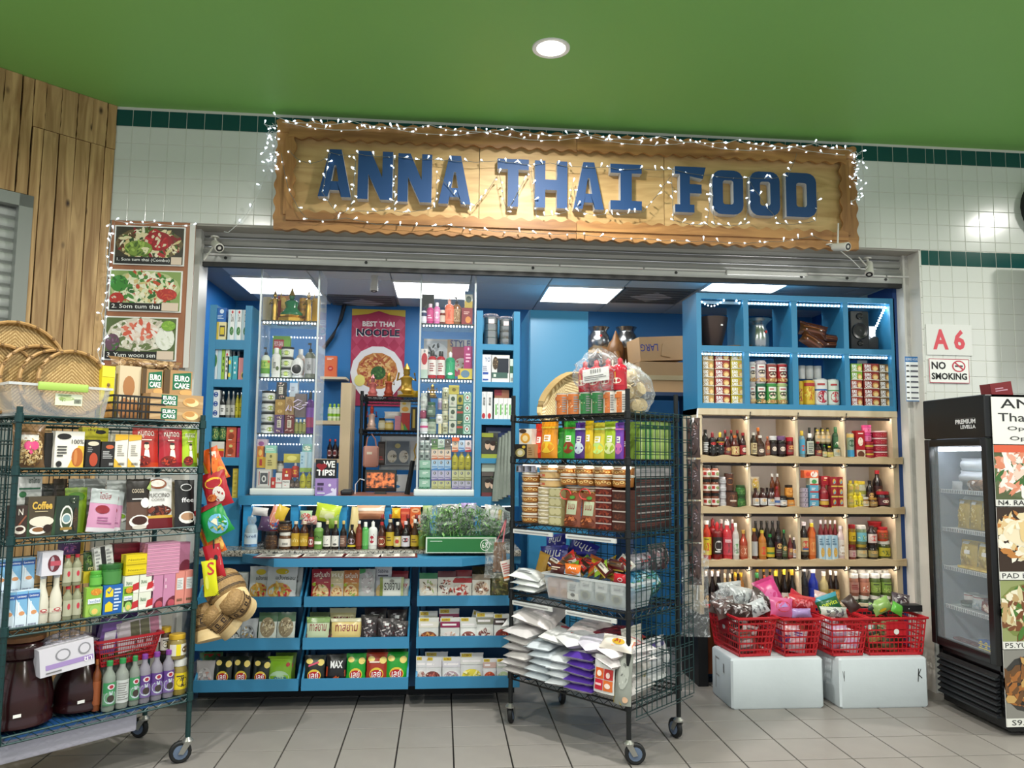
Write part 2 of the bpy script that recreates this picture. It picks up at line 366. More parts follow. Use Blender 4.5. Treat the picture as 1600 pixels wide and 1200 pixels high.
# roller shutter rolled up under the bulkhead
t = thing('roller_shutter', 'grey steel roller shutter rolled up under the wooden shop sign', 'shutter', (0, .15, 2.87))
GAL = M('a7a8a4', .45, .35, var=.12, scale=4); GALD = M('7d7d79', .5, .3, var=.15, scale=6)
for k in range(3):
    b = MB(); z = .085+.062*k
    pr = [(.03, z), (.012, z+.008), (0, z+.03), (.012, z+.054), (.03, z+.06)]
    b.loft([[(-1.67, y, q) for y, q in pr], [(3.39, y, q) for y, q in pr]], GAL, False, False); b.build('slat', t)
b = MB(); b.bbox(-1.67, 3.39, -.012, .04, .03, .088, GAL, .004); b.box(-1.67, 3.39, -.004, .035, 0, .032, M('2c2c2c', .7)); b.build('bottom_bar', t)
for x in (-1.5, -.55, .62, 1.66, 2.6, 2.95, 3.25):
    b = MB(); b.lathe([(.011, 0), (.011, .004), (.004, .006)], M('222', .5), 8); b.build('bolt', t, (x, -.012, .058), rot=(R(90), 0, 0))
b = MB(); b.box(-1.72, -1.655, -.06, .12, -2.87, .25, M('d5d5d0', .4)); b.build('guide_rail', t)
b = MB(); b.box(3.395, 3.425, -.02, .06, -2.87, .25, M('8a8a86', .4, .3)); b.build('guide_rail', t)
b = MB(); b.box(-1.69, 3.44, .008, .3, 0, .012, M('a5a29a', .8)); struct(b.build('trim_2', None, (0, 0, 3.111)))
# ================================================================== SHOP SIGN
t = thing('shop_sign', 'large wooden shop sign with blue letters and scalloped frame', 'sign', (SX0, -.06, SZ0))
SW, SH = SX1-SX0, SZ1-SZ0
PLY = wood('b8935c', 'd6b47c', (.7, 1, 4), .5); FRW = wood('86592f', 'b5844c', (.6, 1, 5), .5); FRV = wood('86592f', 'b5844c', (5, 1, .6), .5)
for a, c in ((0.06, 1.36), (1.364, 2.66), (2.664, SW-.06)):
    b = MB(); b.box(a, c, .012, .03, .05, SH-.05, PLY); b.build('panel', t)
def wavy(x0, x1, base, amp, lam, ph=0):
    n = int((x1-x0)/lam*8); return [(x0+(x1-x0)*i/n, base+amp*math.sin(2*math.pi*(x1-x0)*i/n/lam+ph)) for i in range(n+1)]
def board(pts, y0, y1, mat, name='frame_board'):
    b = MB(); b.prism(pts, y0, y1, mat); return b.build(name, t, smooth=0)
for z0, z1, top in ((SH-.085, SH-.005, 1), (.005, .085, 0)):
    for k, (a, c) in enumerate(((.0, SW*.5), (SW*.5+.003, SW))):
        if top: pts = wavy(a, c, SH, .008, .11)+[(c, SH-.085), (a, SH-.085)]; inn = wavy(a+.08*(k == 0), c-.08*(k == 1), SH-.125, .01, .11)
        else: pts = wavy(a, c, 0, .008, .11)+[(c, .085), (a, .085)]; inn = wavy(a+.08*(k == 0), c-.08*(k == 1), .125, .01, .11)
        board(pts, -.028, .012, FRW); e = SH-.06 if top else .06
        board(inn+[(inn[-1][0], e), (inn[0][0], e)], -.04, -.02, FRW, 'inner_moulding')
for sgn in (0, 1):
    f = lambda q: [(SW-x if sgn else x, z) for z, x in q]
    board(f(wavy(0, SH, 0, .008, .11))+f([(SH, .085), (0, .085)]), -.024, .014, FRV)
    i = f(wavy(.1, SH-.1, .125, .01, .11)); board(i+f([(SH-.1, .06), (.1, .06)]), -.036, -.02, FRV, 'inner_moulding')
LB = M('164273', .6); LS = M('c9ccd0', .45)
def rr(x0, z0, x1, z1, r, n=4):
    o = []
    for cx, cz, a0 in ((x1-r, z0+r, -90), (x1-r, z1-r, 0), (x0+r, z1-r, 90), (x0+r, z0+r, 180)):
        for k in range(n+1): a = R(a0+90*k/n); o.append((cx+r*math.cos(a), cz+r*math.sin(a)))
    return o
def ringface(b, out, inn, mat, side, y0, y1):
    """outline with one hole: both loops have the same count"""
    n = len(out)
    for k in range(n):
        q = (k+1) % n
        b.poly([(out[k][0], y0, out[k][1]), (out[q][0], y0, out[q][1]), (inn[q][0], y0, inn[q][1]), (inn[k][0], y0, inn[k][1])], mat)
        b.poly([(out[q][0], y0, out[q][1]), (out[k][0], y0, out[k][1]), (out[k][0], y1, out[k][1]), (out[q][0], y1, out[q][1])], side)
        b.poly([(inn[k][0], y0, inn[k][1]), (inn[q][0], y0, inn[q][1]), (inn[q][0], y1, inn[q][1]), (inn[k][0], y1, inn[k][1])], side)
def glyph(ch):
    if ch == 'N': return [(0, 0), (.3, 0), (.3, .52), (.66, 0), (1, 0), (1, 1), (.7, 1), (.7, .46), (.36, 1), (0, 1)]
    if ch == 'T': return [(.33, 0), (.67, 0), (.67, .78), (1, .78), (1, 1), (0, 1), (0, .78), (.33, .78)]
    if ch == 'H': return [(0, 0), (.32, 0), (.32, .38), (.68, .38), (.68, 0), (1, 0), (1, 1), (.68, 1), (.68, .6), (.32, .6), (.32, 1), (0, 1)]
    if ch == 'I': return [(0, 0), (1, 0), (1, .2), (.68, .2), (.68, .8), (1, .8), (1, 1), (0, 1), (0, .8), (.32, .8), (.32, .2), (0, .2)]
    if ch == 'F': return [(0, 0), (.62, 0), (.62, .17), (.48, .17), (.48, .42), (.86, .42), (.86, .62), (.48, .62), (.48, .79), (.9, .74), (1, 1), (0, 1), (0, .83), (.16, .83), (.16, .17), (0, .17)]
for ch, xa, xb, ya, yb in (('A', 500, 549, 238, 314), ('N', 561, 613, 241, 318), ('N', 623, 674, 245, 322), ('A', 686, 735, 248, 325), ('T', 777, 825, 253, 329), ('H', 835, 885, 256, 331),
                           ('A', 895, 942, 258, 333), ('I', 952, 1001, 261, 334), ('F', 1052, 1101, 265, 338), ('O', 1110, 1159, 268, 341), ('O', 1168, 1216, 270, 343), ('D', 1224, 1273, 272, 345)):
    x0, z1 = W.at(xa, ya, -.075); x1, z0 = W.at(xb, yb, -.075); x0 -= SX0; x1 -= SX0; z0 -= SZ0; z1 -= SZ0; b = MB(); w = x1-x0; h = z1-z0; z0 += .012
    if ch in 'ODA':
        if ch == 'A':
            o = [(0, 0), (.3, 0), (.34, .14), (.66, .14), (.7, 0), (1, 0), (.68, 1), (.32, 1)]
            sc_ = lambda q: [(x0+a*w, z0+c*h) for a, c in q]
            inn = sc_([(.39, .33), (.42, .33), (.45, .33), (.55, .33), (.58, .33), (.61, .33), (.53, .66), (.47, .66)]); out = sc_(o)
        elif ch == 'O': out = rr(x0, z0, x1, z1, .3*w); inn = rr(x0+.34*w, z0+.22*h, x1-.32*w, z1-.22*h, .08*w)
        else:
            out = rr(x0, z0, x1, z1, .3*w); out = [(x0 if p[0] < x0+.3*w+1e-6 and False else p[0], p[1]) for p in out]
            out = [(p[0] if p[0] > x0+.31*w else x0+(p[0]-x0)*.05, p[1] if p[0] > x0+.31*w else (z0 if p[1] < z0+.5*h else z1) if k not in (10, 14, 15, 19) else p[1]) for k, p in enumerate(out)]
            inn = rr(x0+.34*w, z0+.22*h, x1-.32*w, z1-.22*h, .08*w)
        ringface(b, out, inn, LB, LS, -.05, .02)
    else: b.prism([(x0+a*w, z0+c*h) for a, c in glyph(ch)], -.05, .02, LB, LS)
    b.build('letter', t, smooth=0)
# ================================================================== string lights
WIRE = M('6d6f66', .5); WIREW = M('d8dcdc', .4); BULB = M('e6f4ff', .3, em=2.2)
bb = MB(); bb.lathe([(.0035, 0), (.003, .012), (.0015, .014)], M('e9eef0', .4), 5); bb.lathe([(.0025, .012), (.006, .026), (.0055, .031), (.001, .034)], BULB, 6); BM = bb.mesh('bulb')
def string(label, pts, step=.085, wire=WIRE, seed=1, spread=.6, sag=.012):
    """a wire through world points with small lamps along it"""
    r2 = random.Random(seed); t = thing('string_light', label, 'string light', pts[0]); o = Vector(pts[0]); P_ = []
    for a, c in zip(pts, pts[1:]):
        a = Vector(a); c = Vector(c); n = max(2, int((c-a).length/.05))
        for k in range(n): q = k/n; P_.append(a.lerp(c, q)-o+Vector((r2.uniform(-.003, .003), r2.uniform(-.003, .003), -sag*4*q*(1-q)+r2.uniform(-.004, .004))))
    P_.append(Vector(pts[-1])-o); b = MB(); b.tube(P_, .0018, wire, 4); b.build('wire', t)
    acc = 0
    for a, c in zip(P_, P_[1:]):
        acc += (c-a).length
        if acc > step*r2.uniform(.6, 1.3):
            acc = 0; e = (R(r2.uniform(-150, 60))*spread, R(r2.uniform(-150, 150))*spread, 0)
            ob('bulb', BM, t, a, e)
def wp(px, py, y=-.12): u, z = W.at(px, py, y); return (u, y, z)
string('white fairy lights strung along the top edge of the wooden sign', [wp(x, 186+.05*(x-435)+(4 if k % 2 else -3)) for k, x in enumerate(range(432, 1340, 60))], .024, WIREW, 1, .75)
string('white fairy lights in a second run under the ceiling line of the sign', [wp(x, 193+.05*(x-435)+(5 if k % 2 else -4)) for k, x in enumerate(range(440, 1330, 80))], .06, WIREW, 2)
rq = random.Random(5)
string('tangled clump of fairy lights hanging on the sign end near the planks', [wp(rq.uniform(412, 434), 190+2.2*k+rq.uniform(-4, 4), -.09+rq.uniform(-.03, .02)) for k in range(36)], .05, WIREW, 3, 1)
string('tangled clump of fairy lights hanging on the sign end by the white tiles', [wp(rq.uniform(1326, 1350), 232+2.5*k+rq.uniform(-4, 4), -.09+rq.uniform(-.03, .02)) for k in range(36)], .05, WIREW, 4, 1)
string('fairy lights looped across the tops of the blue letters', [wp(*p) for p in ((452, 236), (470, 252), (500, 252), (515, 238), (560, 240), (620, 244), (680, 248), (780, 252), (860, 255), (950, 261), (1000, 263), (1050, 264), (1110, 274), (1170, 278), (1230, 275), (1245, 240))], .06, WIRE, 5)
string('fairy lights zigzagging down between the blue letters', [wp(*p) for p in ((515, 240), (503, 300), (530, 335), (552, 318), (556, 250), (548, 330), (615, 325), (617, 250), (616, 330), (680, 325), (683, 270), (735, 330), (780, 270), (792, 330), (830, 260), (838, 336), (888, 330), (895, 285), (905, 330), (945, 335), (1005, 330), (1050, 272), (1052, 345), (1105, 350), (1112, 280), (1116, 350), (1165, 350), (1172, 285), (1220, 350), (1275, 345), (1278, 300))], .05, WIRE, 6)
string('fairy lights along the lower moulding of the wooden sign', [wp(*p) for p in ((440, 240), (452, 300), (480, 342), (540, 340), (600, 350), (700, 352), (800, 362), (900, 364), (1000, 372), (1100, 376), (1200, 378), (1270, 368), (1310, 380))], .075, WIRE, 7)
string('single strand of fairy lights slanting across the white tiles', [wp(*p, -.03) for p in ((428, 230), (405, 300), (385, 335), (362, 358), (350, 362))], .13, WIREW, 8)
string('fairy lights hanging down the edge of the food posters', [wp(*p, -.05) for p in ((300, 352), (240, 348), (180, 345), (172, 380), (168, 430), (165, 480), (160, 530), (158, 570))], .045, WIREW, 9)
string('fairy lights tangled at the poster corner on the planks', [wp(*p, -.06) for p in ((172, 350), (165, 400), (172, 440), (158, 490), (166, 520), (152, 550), (162, 575))], .045, WIREW, 10, 1)
# ================================================================== NOTICES, POSTERS, CAMERAS
def flat(w, h, x0=0, z0=0, y=0): return lambda u, v, e: (x0+u*w, y-e, z0+v*h)
def card(name, label, cat, u0, u1, z0, z1, v, spec, bg, th=.004, fr=W, parent=None, gloss=.4, group=None, edge=None):
    """a flat printed sheet of real thickness"""
    b = MB(); w = u1-u0; h = z1-z0; b.box(0, w, 0, th, 0, h, P(bg, gloss)); art(b, spec, flat(w, h), 1, 1, gloss, asp=w/h)
    me = b.mesh(name, 0)
    if parent is not None: return ob(name, me, parent, (u0, v, z0))
    return tag(ob(name, me, None, fr.w(u0, v, z0), (0, 0, fr.a)), label, cat, group)
# boards with the three dish posters
b = MB(); b.box(0, .535, 0, .008, 0, .97, wood('8f5a3c', 'a86f4c', (1, 1, .5), .5)); b.box(.5, .535, -.004, 0, 0, .97, M('d9d6d0', .4))
tag(b.build('poster_board', None, (-2.195, -.014, 2.15)), 'terracotta backing board behind the three dish posters on the pier', 'board')
def dish(spec): return spec
for name, z0, z1, x0, x1, cap, spec in (
    ('the shredded papaya salad with cherry tomatoes', 2.822, 3.085, -2.170, -1.72, '1._Som_tum_thai_(Combo)',
     'r .02 .03 .98 .97 3a3326;f .5 .55 .48 .42 120 6b5a3a e8dcb0 e8dcb0 d9c98e 8a1f24 b52a30 4e6b2a 2c4a22 f2ead0 5a3a20;f .62 .62 .2 .25 26 9c1f26 c93038 b02028 e8d8b8;f .35 .42 .2 .2 20 7f9a3f a5c25a e8e4b8 4e6b2a'),
    ('the pale papaya salad with green onions', 2.512, 2.790, -2.186, -1.725, '2._Som_tum_thai',
     'r .02 .03 .98 .97 8aa35c;f .5 .55 .48 .44 110 b9c48a f0ead0 e9e2b8 dfe6c0 c4502e 4e8a3a 2f6a2c f5f0dc d8c48a;f .14 .66 .12 .2 14 3f8a34 4fa040 2f6a2c;f .8 .42 .14 .14 14 b8322a d0402f c95a3a;f .12 .3 .1 .14 12 b8322a d0402f e8d8c0'),
    ('the glass noodle salad with prawns', 2.190, 2.478, -2.196, -1.74, '3._Yum_woon_sen',
     'r .02 .03 .98 .97 5a6b3c;f .5 .6 .46 .38 90 d9d2c0 f0ece0 e4dccb f6f2ea c8bfae 6b7a4a;f .48 .68 .26 .24 40 e8d4c4 f0e0d4 d86048 e07860 f4ece4;f .84 .5 .13 .26 20 eef0e4 f6f6ee d8dcc8;f .12 .4 .1 .2 16 6a4a5c 3f7a34 8a6a80;f .88 .8 .1 .12 12 7fae3a 98c24a')):
    w = (x1-x0); fx = .72 if 'Combo' not in cap else .8
    card('food_poster', 'framed food poster showing '+name+' above the rack', 'poster', x0, x1, z0, z1, -.024,
         spec+f';r .03 .03 {fx+.02} .2 1c1a18;r {fx+.02} .03 .97 .22 e2cdb8;t {cap} .06 .07 {fx} .17 f4f4f0', 'eeeee8', .008)
card('stall_number_sheet', 'white sheet reading A6 in coral letters on tiles', 'sign', 3.452, 3.80, 2.352, 2.575, -.008, 'T A .14 .18 .48 .84 d8505c;T 6 .6 .18 .84 .84 d8505c', 'dfe0dc', .003)
card('no_smoking_sign', 'white no smoking sign with red border on tiles', 'sign', 3.462, 3.765, 2.15, 2.325, -.010,
     'r 0 0 1 1 b85060;r .015 .03 .985 .97 f0f0ec;T NO .06 .56 .42 .88 1c1c1c;T SMOKING .05 .14 .94 .42 1c1c1c;e .74 .7 .17 .24 c04050;e .74 .7 .135 .19 f0f0ec;r .64 .67 .84 .74 444;p c04050 .63 .83 .66 .87 .86 .58 .83 .54', 'f0f0ec', .004)
card('opening_hours_sign', 'narrow white opening hours sheet on the pier edge', 'sign', 3.325, 3.43, 2.02, 2.345, .06,
     'r 0 0 1 1 2c6fae;r .03 .02 .97 .88 eef1f2;t BUSINESS_HOURS .06 .91 .94 .97 e8f0f8;'+';'.join(f'r .06 {.06+.12*k} .26 {.09+.12*k} 333;r .36 {.06+.12*k} .9 {.09+.12*k} 445' for k in range(7)), 'eef1f2', .004)
b = MB(); b.box(0, .15, 0, .1, 0, .1, M('7c2226', .4)); art(b, 'l .2 .4 .8 .7 2 c9a', flat(.15, .1), gloss=.4)
tag(b.build('red_card_box', None, (3.60, -.45, 2.005), rot=(0, R(-8), 0), smooth=0), 'small dark red box lying on the drinks fridge', 'box')
# bullet cameras
def bullet(label, px, py, v, aim, stem, arm=None, ant=True):
    u, z = W.at(px, py, v); t = thing('security_camera', label, 'camera', (u, v, z)); wm = M('cfcdc4', .4); dk = M('1c1c1c', .4)
    d = Vector(aim).normalized(); q = Vector((0, 0, 1)).rotation_difference(d).to_euler()
    b = MB(); b.lathe([(.001, -.05), (.022, -.05), (.027, -.04), (.029, .05), (.031, .052), (.031, .075), (.027, .077)], wm, 14); b.build('housing', t, rot=q)
    b = MB(); b.lathe([(.026, .07), (.024, .078), (.012, .078), (.011, .07), (.001, .068)], dk, 14); b.build('lens', t, rot=q)
    b = MB(); b.tube([(0, 0, 0), Vector(stem)*.6, stem], .008, wm, 8); b.lathe([(.028, 0), (.028, .008), (.01, .014)], wm, 12, *stem); b.build('mount', t)
    if ant: b = MB(); b.tube([(-.01, 0, .0), arm or (-.07, -.02, -.11)], [.007, .005], wm, 6); b.build('antenna', t)
    return t
bullet('white bullet camera under the bulkhead beside the food posters', 338, 383, .06, (.5, -.75, -.45), (-.02, .03, .06))
bullet('white bullet camera with antenna on the lower sign corner', 1311, 386, -.16, (.35, -.9, -.2), (-.03, .07, .03), (.0, -.0, .17))
bullet('white bullet camera below the bulkhead beside the right tiled pier', 1358, 418, .08, (-.3, -.5, -.8), (.0, .02, .07), (-.09, -.02, .07))
bullet('slim grey tube camera hanging inside from the shop ceiling', 585, 440, .6, (0, -.15, -1), (0, 0, .06), ant=False)
b = MB(); pts = [wp(1313, 392, -.13), wp(1330, 405, -.1), wp(1345, 420, -.02), wp(1352, 421, .05), wp(1362, 410, .07)]; o = Vector(pts[0])
b.tube([Vector(p)-o for p in pts], .0035, M('d9d8d2', .5), 5); tag(b.build('camera_cable', None, o), 'white cable drooping between the two cameras by the pier', 'cable')
# black loudspeaker and arm that reach in at the edge of the frame
t = thing('wall_speaker', 'round black speaker on the upper tiles', 'speaker', (4.46, -.1, 3.47)); b = MB(); b.lathe([(.001, 0), (.2, 0), (.23, -.02), (.23, -.1)], M('17181a', .5), 24); b.build('cone', t, rot=(R(90), 0, 0)); b = MB(); b.box(-.05, .05, .02, .1, -.05, .05, M('17181a', .5)); b.build('bracket', t)
t = thing('wall_screen', 'black wall screen seen edge-on above the drinks fridge', 'screen', (4.22, -.3, 2.15)); b = MB(); b.bbox(0, .9, -.03, .03, .05, 1.0, M('121315', .3), .01); b.build('screen_panel', t); b = MB(); b.tube([(-.11, -.02, .16), (-.06, .0, .15), (.1, .1, .15)], [.03, .02, .02], M('121315', .4), 8); b.box(.04, .5, .03, .3, .1, .2, M('121315', .4)); b.build('arm', t)
# ================================================================== BLUE SHOP FURNITURE
def shelf_unit(name, label, u0, u1, v0, v1, z0, z1, levels, th=.045, side=.045, mat=BLUE, top=False, back=True, cols=()):
    """open shelf: sides, boards and back each a part; levels are (z0,z1) of each board"""
    t = thing(name, label, 'shelf', (u0, v0, z0)); w = u1-u0; d = v1-v0
    for x in (0, w-side): b = MB(); b.box(x, x+side, 0, d, 0, z1-z0, mat); b.build('side_panel', t)
    for a, c in levels: b = MB(); b.box(side, w-side, .002, d, a-z0, c-z0, mat); b.build('shelf_board', t)
    for a, c in cols: b = MB(); b.box(a-u0, c-u0, .004, d, .0, z1-z0, mat); b.build('divider', t)
    if back: b = MB(); b.box(side, w-side, d-.01, d, 0, z1-z0-.01, mat); b.build('back_panel', t)
    return t
LT = [(1.25, 1.293), (1.513, 1.569), (1.783, 1.84), (2.051, 2.104), (2.313, 2.38)]
shelf_unit('shelf_tower', 'narrow blue shelf tower beside the case with gilt figures', -1.620, -1.335, .25, .47, 1.25, 2.623, LT)
RT = [(1.255, 1.313), (1.545, 1.581), (1.816, 1.857), (2.084, 2.121), (2.351, 2.392)]
shelf_unit('shelf_tower', 'narrow blue shelf tower holding steel food carriers on top', .231, .543, .25, .47, 1.255, 2.633, RT)
t = thing('tall_cupboard', 'tall plain blue cupboard behind the flat woven trays', 'cupboard', (.634, .45, 0))
b = MB(); b.box(0, .448, .02, .6, 0, 2.69, BLUE); b.build('body', t); b = MB(); b.bbox(.004, .444, 0, .02, .02, 2.685, BLUE, .003); b.build('door', t)
# counter: base, granite top, upper ledge with lit cubby holes, menu board
t = thing('service_counter', 'blue service counter base behind the snack trays', 'counter', (-1.56, .04, 0))
b = MB(); b.box(0, 2.08, .115, .7, .06, .93, M('1a5c8c', .5)); b.build('carcass', t); b = MB(); b.box(0, 2.08, .14, .68, 0, .06, M('15181b', .7)); b.build('plinth', t)
b = MB(); b.box(0, 2.10, -.005, .03, .88, .93, BLUE); b.build('fascia', t)
b = MB(); b.bbox(0, 2.12, 0, .80, 0, .038, speckle(['4c4a45', '8f8a80', 'b9b4a8', '6d685f', 'd0ccc2'], 60), .004)
tag(b.build('granite_worktop', None, (-1.58, 0.0, .932)), 'speckled grey granite worktop running under the bottles and greens', 'worktop')
t = thing('counter_ledge', 'raised blue counter ledge with cubby holes over the granite top', 'counter', (-1.60, .2, .971))
b = MB(); b.box(.24, 2.14, 0, .06, .279, .341, BLUE); b.build('front_beam', t)
b = MB(); b.box(.24, 2.14, .06, .6, .30, .341, wood('7a4a34', '94604a', (.5, 2, 2), .4)); b.build('ledge_top', t)
b = MB(); b.box(.0, .24, .05, .1, 0, .28, BLUE); b.box(.0, 2.14, .36, .38, 0, .3, M('3a3f45', .6)); b.build('back_panel', t)
for a, c in ((-1.331, -1.28), (-1.017, -.966), (-.70, -.64), (-.384, -.34), (-.073, -.024), (.241, .281)):
    b = MB(); b.box(a+1.6, c+1.6, .02, .36, 0, .279, M('2f93cc', .4)); b.build('divider', t)
b = MB(); b.box(.26, 2.1, .065, .072, .272, .277, M('f2faff', .4, em=LED_EM*1.5)); b.build('led_strip', t)
b = MB(); q = [(-1.27, -.004), (-1.02, -.24), (.14, -.24), (.47, -.004)]; b.loft([[(x, y, z) for x, y in q] for z in (.90, .951)], BLUE)
tag(b.build('menu_ledge', smooth=0), 'blue board with cut corners carrying the menus before the granite', 'shelf')
for i, (xa, xb) in enumerate(((396, 472), (468, 541), (535, 598), (592, 655))):
    u0, _ = W.at(xa, 870, -.2); u1, _ = W.at(xb, 870, -.2); b = MB(); w = u1-u0-.01; d = .17
    b.box(0, w, 0, d, 0, .006, M('6b1b24', .4)); art(b, f'r .06 .06 .94 .94 e6e3dc;l .1 .1 .46 .9 8 8a867e;l .54 .1 .9 .9 8 8a867e;r .2 .4 .4 .6 55534e', lambda x, y, e: (x*w, y*d, .006+e))
    tag(b.build('menu', None, (u0, -.22, .9515), smooth=0, rot=(0, 0, R((-3, 2, -2, 3)[i]))), ('maroon-edged printed menu lying beside the hand sanitiser', 'maroon-edged printed menu before the green-topped tall bottle', 'maroon-edged printed menu before the white sauce bottle', 'maroon-edged printed menu beside the green produce box')[i], 'menu')
# three stands with sloping snack trays
TRZ = [(.634, .698), (.372, .443), (.121, .192)]
for n_, (u0, u1, lab) in enumerate(((-1.504, -.867, 'beside the hanging snack bags'), (-.85, -.185, 'between the two other tray stands'), (-.14, .525, 'beside the black wire rack'))):
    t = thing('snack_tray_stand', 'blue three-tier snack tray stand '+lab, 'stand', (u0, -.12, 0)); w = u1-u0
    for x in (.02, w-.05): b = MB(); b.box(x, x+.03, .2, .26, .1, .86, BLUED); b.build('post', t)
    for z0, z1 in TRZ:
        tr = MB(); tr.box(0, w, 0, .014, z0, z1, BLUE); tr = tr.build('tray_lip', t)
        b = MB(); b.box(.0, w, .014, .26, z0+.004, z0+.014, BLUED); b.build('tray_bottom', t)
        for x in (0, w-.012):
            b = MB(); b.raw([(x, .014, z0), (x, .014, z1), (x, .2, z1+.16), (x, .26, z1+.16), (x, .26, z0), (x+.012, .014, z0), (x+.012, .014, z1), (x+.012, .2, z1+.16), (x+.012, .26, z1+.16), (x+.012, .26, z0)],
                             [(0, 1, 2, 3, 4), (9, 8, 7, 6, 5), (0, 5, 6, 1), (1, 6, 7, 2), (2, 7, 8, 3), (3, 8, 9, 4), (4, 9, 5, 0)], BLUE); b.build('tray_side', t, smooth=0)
# clear display cases
AC = clear('eaf3f6', .015, .04)
def case(label, u0, u1, z0, z1, shelves):
    t = thing('display_case', label, 'display case', (u0, .27, z0)); w = u1-u0; d = .34; h = z1-z0
    b = MB(); b.bbox(-.015, w+.015, -.012, d, 0, .045, M('d5d9d4', .4), .005); b.build('base', t)
    for nm, q in (('front_pane', (0, w, 0, .004)), ('side_pane', (0, .004, .004, d)), ('side_pane', (w-.004, w, .004, d)), ('back_pane', (0, w, d-.004, d))):
        b = MB(); b.box(*q, .045, h, AC); b.build(nm, t)
    for x in (.0, w-.012): b = MB(); b.box(x, x+.012, -.003, .009, .045, h, M('c3cacc', .3, .4)); b.build('corner_strip', t)
    for z in shelves:
        b = MB(); b.box(.012, w-.012, .012, d-.012, z-z0-.008, z-z0, clear('c5e0e4', .15, .05)); b.box(.012, w-.012, .01, .016, z-z0-.01, z-z0+.001, M('26302f', .4)); b.build('glass_shelf', t)
        b = MB()
        for k in range(17): x = .03+(w-.06)*k/16; b.box(x-.004, x+.004, .02, .026, z-z0-.02, z-z0-.011, M('f4fbff', .4, em=LED_EM))
        for k in range(17): x = .03+(w-.06)*k/16; b.box(x-.003, x+.003, d-.016, d-.01, z-z0-.075, z-z0-.067, M('f4fbff', .4, em=LED_EM*.6))
        b.build('led_strip', t)
    return t
C1S = [2.53, 2.128, 1.738]; C2S = [2.536, 2.141, 1.748]
case('clear display case with gilt figures on its top shelf', -1.290, -.880, 1.314, 2.90, C1S)
case('clear display case with pink lotion bottles on its top shelf', -.175, .228, 1.314, 2.90, C2S)
# blue cube cabinet and pale wood cabinet
CUX, CUB = [1.836, 3.36], [(1.872, 2.191), (2.23, 2.558), (2.602, 2.959), (2.998, 3.319)]
CUZ = [(1.957, 1.995), (2.375, 2.417), (2.764, 2.804)]
cb = shelf_unit('cube_cabinet', 'blue cube shelf of two rows lit by white strip lights', 1.836, 3.36, .22, .55, 1.957, 2.804, CUZ, side=.036, back=False, cols=[(2.191, 2.23), (2.558, 2.602), (2.959, 2.998)])
for k in range(4):
    for z in (2.745, 2.36):
        b = MB(); u0, u1 = CUB[k]; n = 13
        for i in range(n):
            q = i/(n-1); zz = z-(.03*math.sin(q*6.28) if (k, z) == (0, 2.745) else .0)-1.957; b.box(u0+.012+(u1-u0-.03)*q-1.836, u0+.019+(u1-u0-.03)*q-1.836, .03, .036, zz-.005, zz+.003, M('eef8ff', .4, em=LED_EM*1.5))
        b.box(u0+.01-1.836, u1-.01-1.836, .036, .04, z-1.957-.012, z-1.957+.008, M('86aac4', .4)); b.build('led_strip', cb)
b = MB()
for i in range(12): q = i/11; b.box(3.2-1.836+.11*q, 3.212-1.836+.11*q, .05, .056, .56+.22*q, .572+.22*q, M('eef8ff', .4, em=LED_EM*1.6))
b.build('led_strip', cb)
PINE = wood('cdb998', 'ddcdb0', (3, 3, .7), .45); PINEH = wood('c4a980', 'd6bf98', (.7, 3, 4), .45)
WB = [(1.866, 2.207), (2.222, 2.567), (2.586, 2.935), (2.945, 3.308)]
WZ = [.575, .885, 1.258, 1.62]     # height of each shelf surface (top of the board)
t = thing('wood_cabinet', 'pale wood cabinet of bottle bays below the blue cube shelf', 'cabinet', (1.836, .22, 0)); OX = 1.836
for a, c in ((1.836, 1.866), (3.308, 3.35)): b = MB(); b.box(a-OX, c-OX, 0, .34, .5, 1.956, PINE); b.build('side_panel', t)
for a, c in ((2.207, 2.222), (2.567, 2.586), (2.935, 2.945)): b = MB(); b.box(a-OX, c-OX, .004, .34, .5, 1.92, PINE); b.build('divider', t)
for z in WZ: b = MB(); b.box(.03, 1.472, .006, .34, z-.03, z-.012, PINE); b.build('shelf_board', t)
b = MB(); b.box(.0, 1.514, -.004, .34, 1.912, 1.956, PINE); b.build('top_board', t)
b = MB(); b.box(.03, 1.472, .33, .345, .5, 1.91, M('d9d5d3', .6, var=.08, scale=5)); b.build('back_panel', t)
for z in WZ[1:]:
    b = MB(); b.prism([(-.02, z-.052)]+[(1.535, z-.052)]+wavy(-.02, 1.535, z-.004, .006, .17)[::-1], -.022, -.002, PINEH); b.build('shelf_rail', t, smooth=0)
for k in range(4):
    for z in (1.905, 1.565, 1.203, .83):
        b = MB(); u0, u1 = WB[k]; b.box(u0+.01-OX, u1-.01-OX, .008, .012, z-.02, z, M('2a2224', .6)); b.box(u0+.01-OX, u1-.01-OX, .012, .03, z-.008, z, M('2a2224', .6))
        for i in range(12): x = u0+.02+(u1-u0-.04)*i/11-OX; b.box(x-.0025, x+.0025, .016, .026, z-.012, z-.008, M('fff3e4', .4, em=LED_EM*9))
        b.build('led_strip', t)
        if z < 1.9 or k < 3: b = MB(); x = u1-OX; b.tube([(x-.05, .0, z+.0), (x-.03, -.012, z-.03), (x+.01, -.014, z-.02), (x+.02, -.01, z+.03)], .004, M('111', .5), 5); b.build('led_cable', t)
t = thing('low_cabinet', 'dark wooden low cabinet under the pale bottle cabinet', 'cabinet', (1.836, .24, 0))
